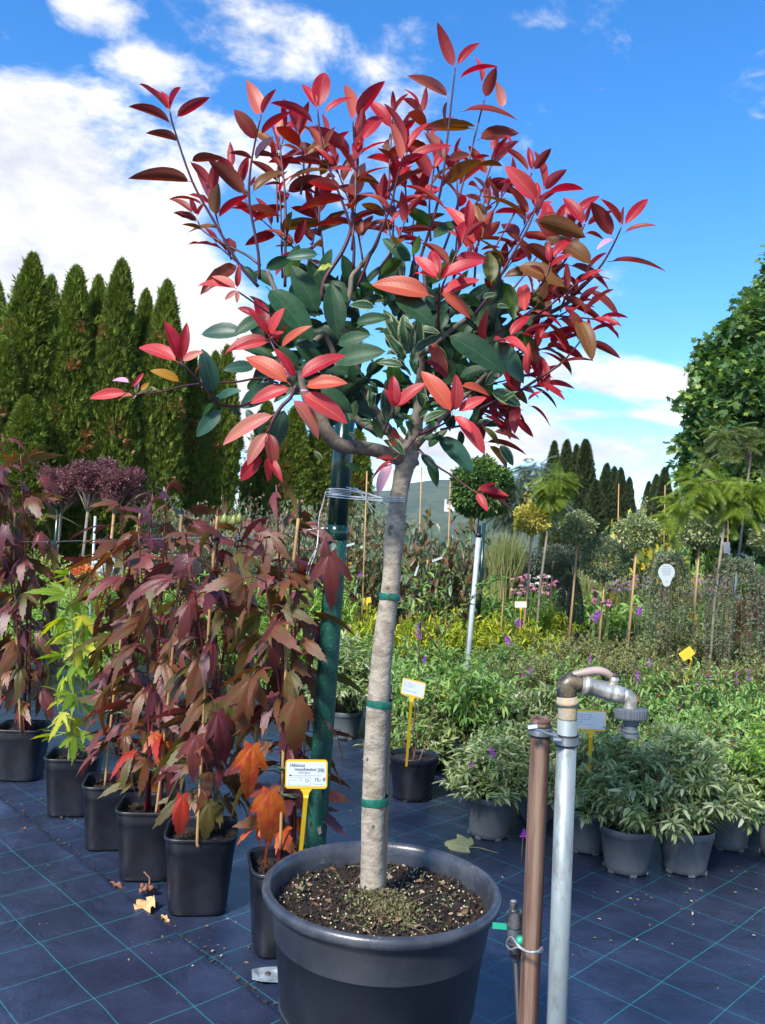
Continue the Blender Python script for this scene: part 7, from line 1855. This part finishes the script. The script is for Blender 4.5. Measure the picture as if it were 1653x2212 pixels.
# ---- feathery mimosas
def mimosa(x, yc, rx, ry, d, kind, label, n, ls, hang=.6, trunk_r=.014, group='feathery mimosa trees', yb=None, blobs=None):
    c = P(x, yc, d); foot = Vector((c.x - .06 * c.z, c.y, 0)); t = thing('mimosa_tree', label, 'tree', foot, 0, group); r2 = np.random.default_rng(int(x + rx))
    cc = np.array(c - foot); parts_p, parts_d = [], []
    bl = blobs or [(0, 0, rx, ry)]
    wt = np.array([b[2] * b[3] for b in bl]); wt = wt / wt.sum()
    br = MB()
    for (bx, by, bw, bh), w in zip(bl, wt):
        m_ = max(4, int(n * w)); v = r2.normal(size=(m_, 3)); v /= np.linalg.norm(v, axis=1, keepdims=True)
        o_ = np.array(CR @ Vector((px(bx, d), px(-by, d), 0)))
        rad = px(bw, d), px(bh, d)
        p = cc + o_ + v * r2.uniform(.1, .7, (m_, 1)) * [rad[0], rad[0] * .7, rad[1]]
        parts_p.append(p); parts_d.append(v * [1, 1, .3] + [0, 0, -hang] + r2.normal(0, .25, (m_, 3)) + [0, 0, .3])
        br.tube([Vector(cc) * .93, Vector(cc + o_ * .5) + Vector((0, 0, .05)), Vector(cc + o_)], [.009, .007, .004], 5)
    p = np.concatenate(parts_p); dd = np.concatenate(parts_d); m_ = len(p)
    tag(link('foliage', cloud_mesh('mf', [(T_FERN, p, dd, r2.normal(0, .3, (m_, 3)) + [0, 0, 1], ls * r2.uniform(.6, 1.15, m_), 0)], FM[kind]), t), kind='stuff')
    br.build('branches', m_trunk, t)
    MB().tube([Vector((0, 0, 0)), Vector(cc) * .5 + Vector((-.03, 0, 0)), Vector(cc)], [trunk_r * 1.2, trunk_r, trunk_r * .8], 8).build('trunk', m_trunk, t)
mimosa(1196, 1050, 48, 62, 9.2, 'mimosa', 'small bright yellow-green feathery tree right of the round dark tree', 170, .20)
mimosa(1120, 1040, 70, 60, 13.5, 'dusky', 'dusky feathery tree between the round standard and the bright mimosa', 420, .30, blobs=[(0, 0, 70, 55), (40, -30, 45, 30), (-20, 60, 60, 50), (60, 40, 50, 60)])
mimosa(1575, 1055, 90, 60, 7.8, 'mimosa', 'wide yellow-green feathery tree in front of the big maple', 230, .25, blobs=[(0, 0, 60, 40), (-60, -10, 50, 40), (-95, 25, 30, 40), (60, -5, 55, 40), (20, 35, 60, 30)])
mimosa(1625, 960, 70, 50, 8.4, 'mimosa_dark', 'bronze tipped feathery crown against the big maple at the right edge', 150, .24, blobs=[(-60, -30, 45, 25), (-20, 5, 60, 35), (40, 0, 50, 50), (-90, 30, 30, 25)], hang=.25)
mimosa(1460, 1120, 40, 50, 11.5, 'mimosa', 'small feathery tree beside the second bare cane', 90, .22)

# ---- purple-leaved small trees on the left
for i, (x, y, w, h, d) in enumerate(((138, 1060, 62, 44, 12.6), (195, 1055, 66, 46, 12.2), (252, 1058, 58, 42, 12.0))):
    c = P(x, y, d); foot = Vector((c.x - .04 * c.z, c.y, 0)); t = thing('purple_tree', ['leftmost dark purple small tree before the tall conifers', 'middle dark purple small tree with fan of pale branches', 'rightmost purple small tree with looser feathery crown'][i], 'tree', foot, 0, 'purple-leaved small trees')
    cc = c - foot; parts = []
    for k in range(17):
        a = k * 2.4; q = Vector((math.cos(a) * px(w * random.uniform(.2, .95), d), math.sin(a) * .25, px(random.uniform(-.5, 1.15) * h, d)))
        parts.append(gen_ball(i * 10 + k, px(w * .32, d), px(h * .42, d), 480, .042, T_BROAD, None, c=tuple(cc + q), inner=.1, bumps=.3))
        MB().tube([cc * .82, cc * .9 + q * .4, cc + q], [.014, .009, .004], 5).build('branch', mat('pale_branch', (0.34, 0.27, 0.2), rough=.8), t)
    tag(link('crown', cloud_mesh('pc', parts, FM['purple']), t), kind='stuff')
    MB().tube([Vector((0, 0, 0)), cc * .84], .022, 8).build('trunk', m_bam if i == 2 else m_trunk, t)

# ---- conifers
def thuja_mesh(seed, n, m, H=6.0, Rr=.6, ls=.15):
    r2 = np.random.default_rng(seed)
    t = r2.uniform(0, 1, n) ** 1.05; a = r2.uniform(0, 6.283, n)
    ph = r2.uniform(0, 6.28, 12)
    prof = np.clip((1 - t) * 2.6, 0, 1) ** .62 * (.92 + .08 * np.sin(t * 9 + ph[0])) * np.clip(.6 + t * 6, 0, 1)
    b = 1 + .09 * np.sin(a * 2 + t * 11 + ph[1]) + .10 * np.sin(a * 4 + ph[5]) * np.sin(t * 38 + ph[2]) + .09 * np.sin(a * 7 + ph[6]) * np.sin(t * 73 + ph[3]) + .05 * np.sin(a * 13 - t * 110 + ph[4])
    rr = Rr * prof * b * (1 - .34 * r2.uniform(0, 1, n) ** 2.2)
    p = np.stack([rr * np.cos(a), rr * np.sin(a), t * H + r2.uniform(-.05, .05, n)], 1)
    d = np.stack([np.cos(a), np.sin(a), np.full(n, .95)], 1) + r2.normal(0, .55, (n, 3))
    u = np.stack([-np.sin(a), np.cos(a), np.zeros(n)], 1) + r2.normal(0, .9, (n, 3))
    fm = cloud_mesh('thuja', [(T_SPRAY, p, d, u, ls * r2.uniform(.65, 1.25, n) * (.75 + .25 * prof), 0)], m)
    return fm
FM_DRY = fol('dry_conifer', [(0.22, 0.10, 0.04), (0.30, 0.15, 0.06), (0.16, 0.08, 0.03)])
core_m = mat('conifer_core_shade', (0.016, 0.020, 0.009), rough=.95, var=(0.03, 0.025, 0.012), vscale=6)  # inner shade of the crown, put into a near-black colour
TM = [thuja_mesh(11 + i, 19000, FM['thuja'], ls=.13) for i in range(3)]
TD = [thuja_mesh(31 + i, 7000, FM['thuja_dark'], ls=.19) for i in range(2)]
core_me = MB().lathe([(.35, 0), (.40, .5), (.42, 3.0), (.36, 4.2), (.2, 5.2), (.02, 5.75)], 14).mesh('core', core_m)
trunk_me = MB().tube([Vector((0, 0, -.1)), Vector((0, 0, 3)), Vector((0, 0, 5.5))], [.09, .06, .015], 8).mesh('trunk', m_trunk)
def thuja(x, yt, w, d, meshes, label, group, i):
    top = P(x, yt, d); t = thing('conifer', label, 'tree', (top.x, top.y, 0), i * 1.7, group)
    s_ = px(w, d) / 1.08; t.scale = (s_, s_, top.z / 6.0)
    tag(link('foliage', meshes[i % len(meshes)], t), kind='stuff'); link('shade_core', core_me, t); link('trunk', trunk_me, t)  # closed dark core added behind the sprays for the crown's inner darkness
    if d < 20:
        r2 = np.random.default_rng(i); P_, D_ = [], []
        for _ in range(7):
            a = r2.uniform(3.6, 5.8) - i * 1.7; z = r2.uniform(.6, 5.0); rr = .60 * min(1, (1 - z / 6) * 2.4) ** .62; m_ = r2.integers(10, 34)
            P_.append(np.array([rr * math.cos(a), rr * math.sin(a), z]) + r2.normal(0, .07, (m_, 3))); D_.append(np.array([math.cos(a), math.sin(a), .4]) + r2.normal(0, .5, (m_, 3)))
        P_ = np.concatenate(P_); D_ = np.concatenate(D_)
        tag(link('dry_sprays', cloud_mesh('dry', [(T_SPRAY, P_, D_, r2.normal(size=P_.shape), .11, 0)], FM_DRY), t), kind='stuff')
        m_ = 260; z = r2.uniform(.5, 5.9, m_); a = r2.uniform(0, 6.28, m_); rr = .66 * np.clip((1 - z / 6) * 2.5, 0, 1) ** .6 * r2.uniform(.85, 1.12, m_)
        tag(link('stray_sprays', cloud_mesh('stray', [(T_SPRAY, np.stack([rr * np.cos(a), rr * np.sin(a), z], 1), np.stack([np.cos(a), np.sin(a), np.full(m_, 1.4)], 1) + r2.normal(0, .3, (m_, 3)), r2.normal(size=(m_, 3)), r2.uniform(.10, .21, m_), 0)], FM['thuja']), t), kind='stuff')
LB = ['tall conifer cut by the left edge', 'low conifer in front of the leftmost tall one', 'tallest broad conifer, first full one from the left', 'slim darker conifer tucked behind the tallest one', 'broad conifer third of the tall left ones', 'narrow conifer between two taller ones', 'tall pointed conifer left of the gap in the row',
      'slim conifer just right of the gap', 'pointed conifer right of the slim one', 'lower conifer with its top behind the red-leaved twig', 'lower conifer behind the teal green leaves', 'conifer left of the sky gap behind the hanging red leaves', 'conifer right of the sky gap behind the hanging red leaves', 'conifer directly left of the green pole', 'conifer directly right of the green pole', 'last conifer of the left row beside the trunk', 'conifer bush at the foot of the tallest conifer']
TL = [(-8, 610, 95, 14.6), (14, 740, 105, 13.2), (72, 556, 122, 13.8), (112, 602, 80, 15.2), (166, 582, 112, 14.0), (214, 602, 80, 14.6), (264, 568, 98, 14.2), (316, 632, 76, 15.0), (363, 612, 92, 14.6), (415, 770, 80, 15.4), (466, 765, 70, 15.9), (492, 752, 70, 15.6), (578, 870, 80, 17.5), (640, 880, 90, 17.0), (700, 890, 90, 17.4), (772, 930, 86, 17.2), (60, 860, 110, 13.0)]
for i, (x, y, w, d) in enumerate(TL): thuja(x, y, w, d, TM, LB[i], 'tall conifers in a row on the left', i)
LR = ['leftmost pointed dark conifer of the far group behind the mimosa', 'second dark conifer of the far group behind the mimosa', 'narrow third dark conifer of the far group', 'tallest dark conifer at the right end of the far group', 'dark conifer filling the base of the far group', 'first conifer of the small far group in the middle', 'second conifer of the small far group', 'third conifer of the small far group', 'short conifer standing alone right of the small group', 'short conifer left of the last pair', 'tall conifer of the last far pair', 'conifer left of the tall one in the last pair', 'tiny conifer beside the maple', 'dark conifer behind the white card']
TR_ = [(1198, 957, 36, 27), (1225, 954, 38, 26), (1246, 964, 32, 27), (1266, 953, 46, 26), (1288, 1040, 40, 25), (1311, 1004, 36, 30), (1328, 1011, 32, 31), (1342, 1013, 30, 30), (1360, 1034, 28, 30), (1402, 1042, 26, 32), (1437, 1013, 38, 30), (1419, 1027, 30, 31), (1462, 1060, 26, 34), (1520, 1110, 60, 20)]
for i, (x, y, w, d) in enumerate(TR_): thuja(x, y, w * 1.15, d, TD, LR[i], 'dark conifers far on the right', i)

# ---- big maple on the right
def big_tree(label, cx, d, blobs_, n, ls, kind):
    c = B(cx, d); t = thing('maple_tree', label, 'tree', c); r2 = np.random.default_rng(5); O = np.array(c)
    PP, DD = [], []; wts = np.array([b[2] ** 2 for b in blobs_], float); wts /= wts.sum()
    for (x, y, r_, dd), w in zip(blobs_, wts):
        q = np.array(P(x, y, d + dd)) - O; rr = px(r_, d); m_ = int(n * w)
        v = r2.normal(size=(m_, 3)); v /= np.linalg.norm(v, axis=1, keepdims=True)
        lump = 1 + .26 * np.sin(v[:, 0] * 6 + x) * np.sin(v[:, 2] * 6 + y) + .16 * np.sin(v[:, 1] * 11 + v[:, 2] * 9 + x) + r2.normal(0, .05, m_)
        p = q + v * (rr * lump * (1.04 - .55 * r2.uniform(0, 1, m_) ** 1.5))[:, None]
        PP.append(p); DD.append(v * .8 + r2.normal(0, .6, (m_, 3)) + [0, 0, -.25])
        MB().tube([Vector((0, 0, 1.6)), Vector(q) * .6 + Vector((0, 0, .6)), Vector(q)], [.09, .06, .02], 6).build('limb', m_trunk, t)
    PP = np.concatenate(PP); DD = np.concatenate(DD); m_ = len(PP)
    tag(link('crown', cloud_mesh('bt', [(T_MAPLE, PP, DD, r2.normal(0, .6, (m_, 3)) + [0, 0, 1], ls * r2.uniform(.6, 1.2, m_), 0)], FM[kind]), t), kind='stuff')
    MB().tube([Vector((0, 0, -.1)), Vector((0, 0, 1.7)), Vector((.1, 0, 4.0)), Vector((.2, 0, 6))], [.2, .16, .12, .05], 10).build('trunk', m_trunk, t)
big_tree('big dark green maple tree filling the right edge', 1690, 12.5, [(1715, 600, 66, 0), (1688, 665, 78, .3), (1640, 700, 60, -.3), (1690, 760, 110, 0), (1590, 790, 70, 0), (1545, 800, 52, .2), (1620, 860, 90, -.4), (1540, 880, 62, 0), (1720, 900, 120, 0), (1530, 960, 62, .3), (1620, 970, 95, 0), (1515, 1030, 50, .2), (1590, 1060, 85, 0), (1700, 1060, 110, 0), (1740, 680, 110, 0), (1600, 1130, 60, .5), (1670, 1140, 70, .2)], 34000, .125, 'maple')

# ---- far house
m_wall = mat('white_render', (0.72, 0.71, 0.68), rough=.8)
m_roof = mat('slate_roof', (0.12, 0.12, 0.125), rough=.7)
m_solar = mat('blue_panels', (0.06, 0.11, 0.32), rough=.2, spec=.8)
D_H = 120
a, b, c = P(1574, 1196, D_H), P(1640, 1200, D_H), P(1574, 1212, D_H)
hs_ = thing('house', 'far white house with dark roof and blue solar panels at the right', 'building', Vector((a.x, a.y, 0)))
O = Vector(hs_.location); wd = (b.x - a.x); 
zt_ = a.z; zr = P(1590, 1168, D_H).z
MB().box((wd * .45, 3, (zt_ - 0) / 2 - .5), (wd * .9, 7, zt_ + 1)).build('wall', m_wall, hs_, smooth=False)
bb = MB(); e = .5
bb.add([(-e, -1.2, zt_ - .15), (wd * .9 + e, -1.2, zt_ - .15), (wd * .9 + e, 3, zr), (-e, 3, zr), (-e, 7.2, zt_ - .15), (wd * .9 + e, 7.2, zt_ - .15), (-e, 3, zt_ - .2), (wd * .9 + e, 3, zt_ - .2)], [(0, 1, 2, 3), (3, 2, 5, 4), (0, 3, 6), (3, 4, 6), (1, 7, 2), (2, 7, 5), (0, 6, 7, 1), (6, 4, 5, 7)]).build('roof', m_roof, hs_, smooth=False)
s0 = (zr - zt_ + .15) / 4.2
for k in range(4):
    x0 = .25 + k * wd * .2
    MB().add([(x0, -1.0, zt_ - .15 + .2 * s0 + .06), (x0 + wd * .19, -1.0, zt_ - .15 + .2 * s0 + .06), (x0 + wd * .19, 1.4, zt_ - .15 + 2.6 * s0 + .06), (x0, 1.4, zt_ - .15 + 2.6 * s0 + .06)], [(0, 1, 2, 3)]).build('solar_panel', m_solar, hs_, smooth=False)
MB().box((.3, 2.6, zr + .35), (.5, .5, 1.5)).build('chimney', m_wall, hs_, smooth=False)
for k in range(3): MB().box((wd * (.2 + .25 * k), -.53, zt_ - 1.2), (.8, .08, 1.1)).build('window', mat('dark_glass', (0.03, 0.04, 0.05), rough=.1), hs_, smooth=False)
# church on the hill foot
c = P(962, 1098, 1230); ch = thing('church', 'tiny pale church with tower at the foot of the distant hill', 'building', c)
u = px(1, 1230)
MB().box((0, 0, u * 4), (u * 4, u * 4, u * 30)).build('tower', m_wall, ch, smooth=False)
MB().lathe([(u * 3.0, u * 19), (.01, u * 24)], 4).build('spire', m_roof, ch, smooth=False)
MB().box((u * 11, 0, -u * 2), (u * 18, u * 7, u * 20)).build('nave', m_wall, ch, smooth=False)
MB().box((u * 11, 0, u * 9.6), (u * 18.5, u * 7.5, u * 3), taper=.6).build('roof', m_roof, ch, smooth=False)
# air
m_h = bpy.data.materials.new('haze'); m_h.use_nodes = True
for n in list(m_h.node_tree.nodes): m_h.node_tree.nodes.remove(n)
vo_ = m_h.node_tree.nodes.new('ShaderNodeVolumePrincipled'); ou = m_h.node_tree.nodes.new('ShaderNodeOutputMaterial')
vo_.inputs['Color'].default_value = (0.72, 0.82, 0.95, 1); vo_.inputs['Density'].default_value = 0.00013
m_h.node_tree.links.new(vo_.outputs[0], ou.inputs['Volume'])
tag(MB().box((0, 1225, 99), (5480, 2810, 200)).build('haze', m_h, smooth=False), kind='stuff')
print('bushes', BUSHN[0])

# lettering as meshes
bpy.context.view_layer.update()
for o in [o for o in col.objects if o.type == 'FONT']:
    me = bpy.data.meshes.new_from_object(o)
    q = link('lettering', me, o.parent); q.location = o.location
    bpy.data.objects.remove(o)
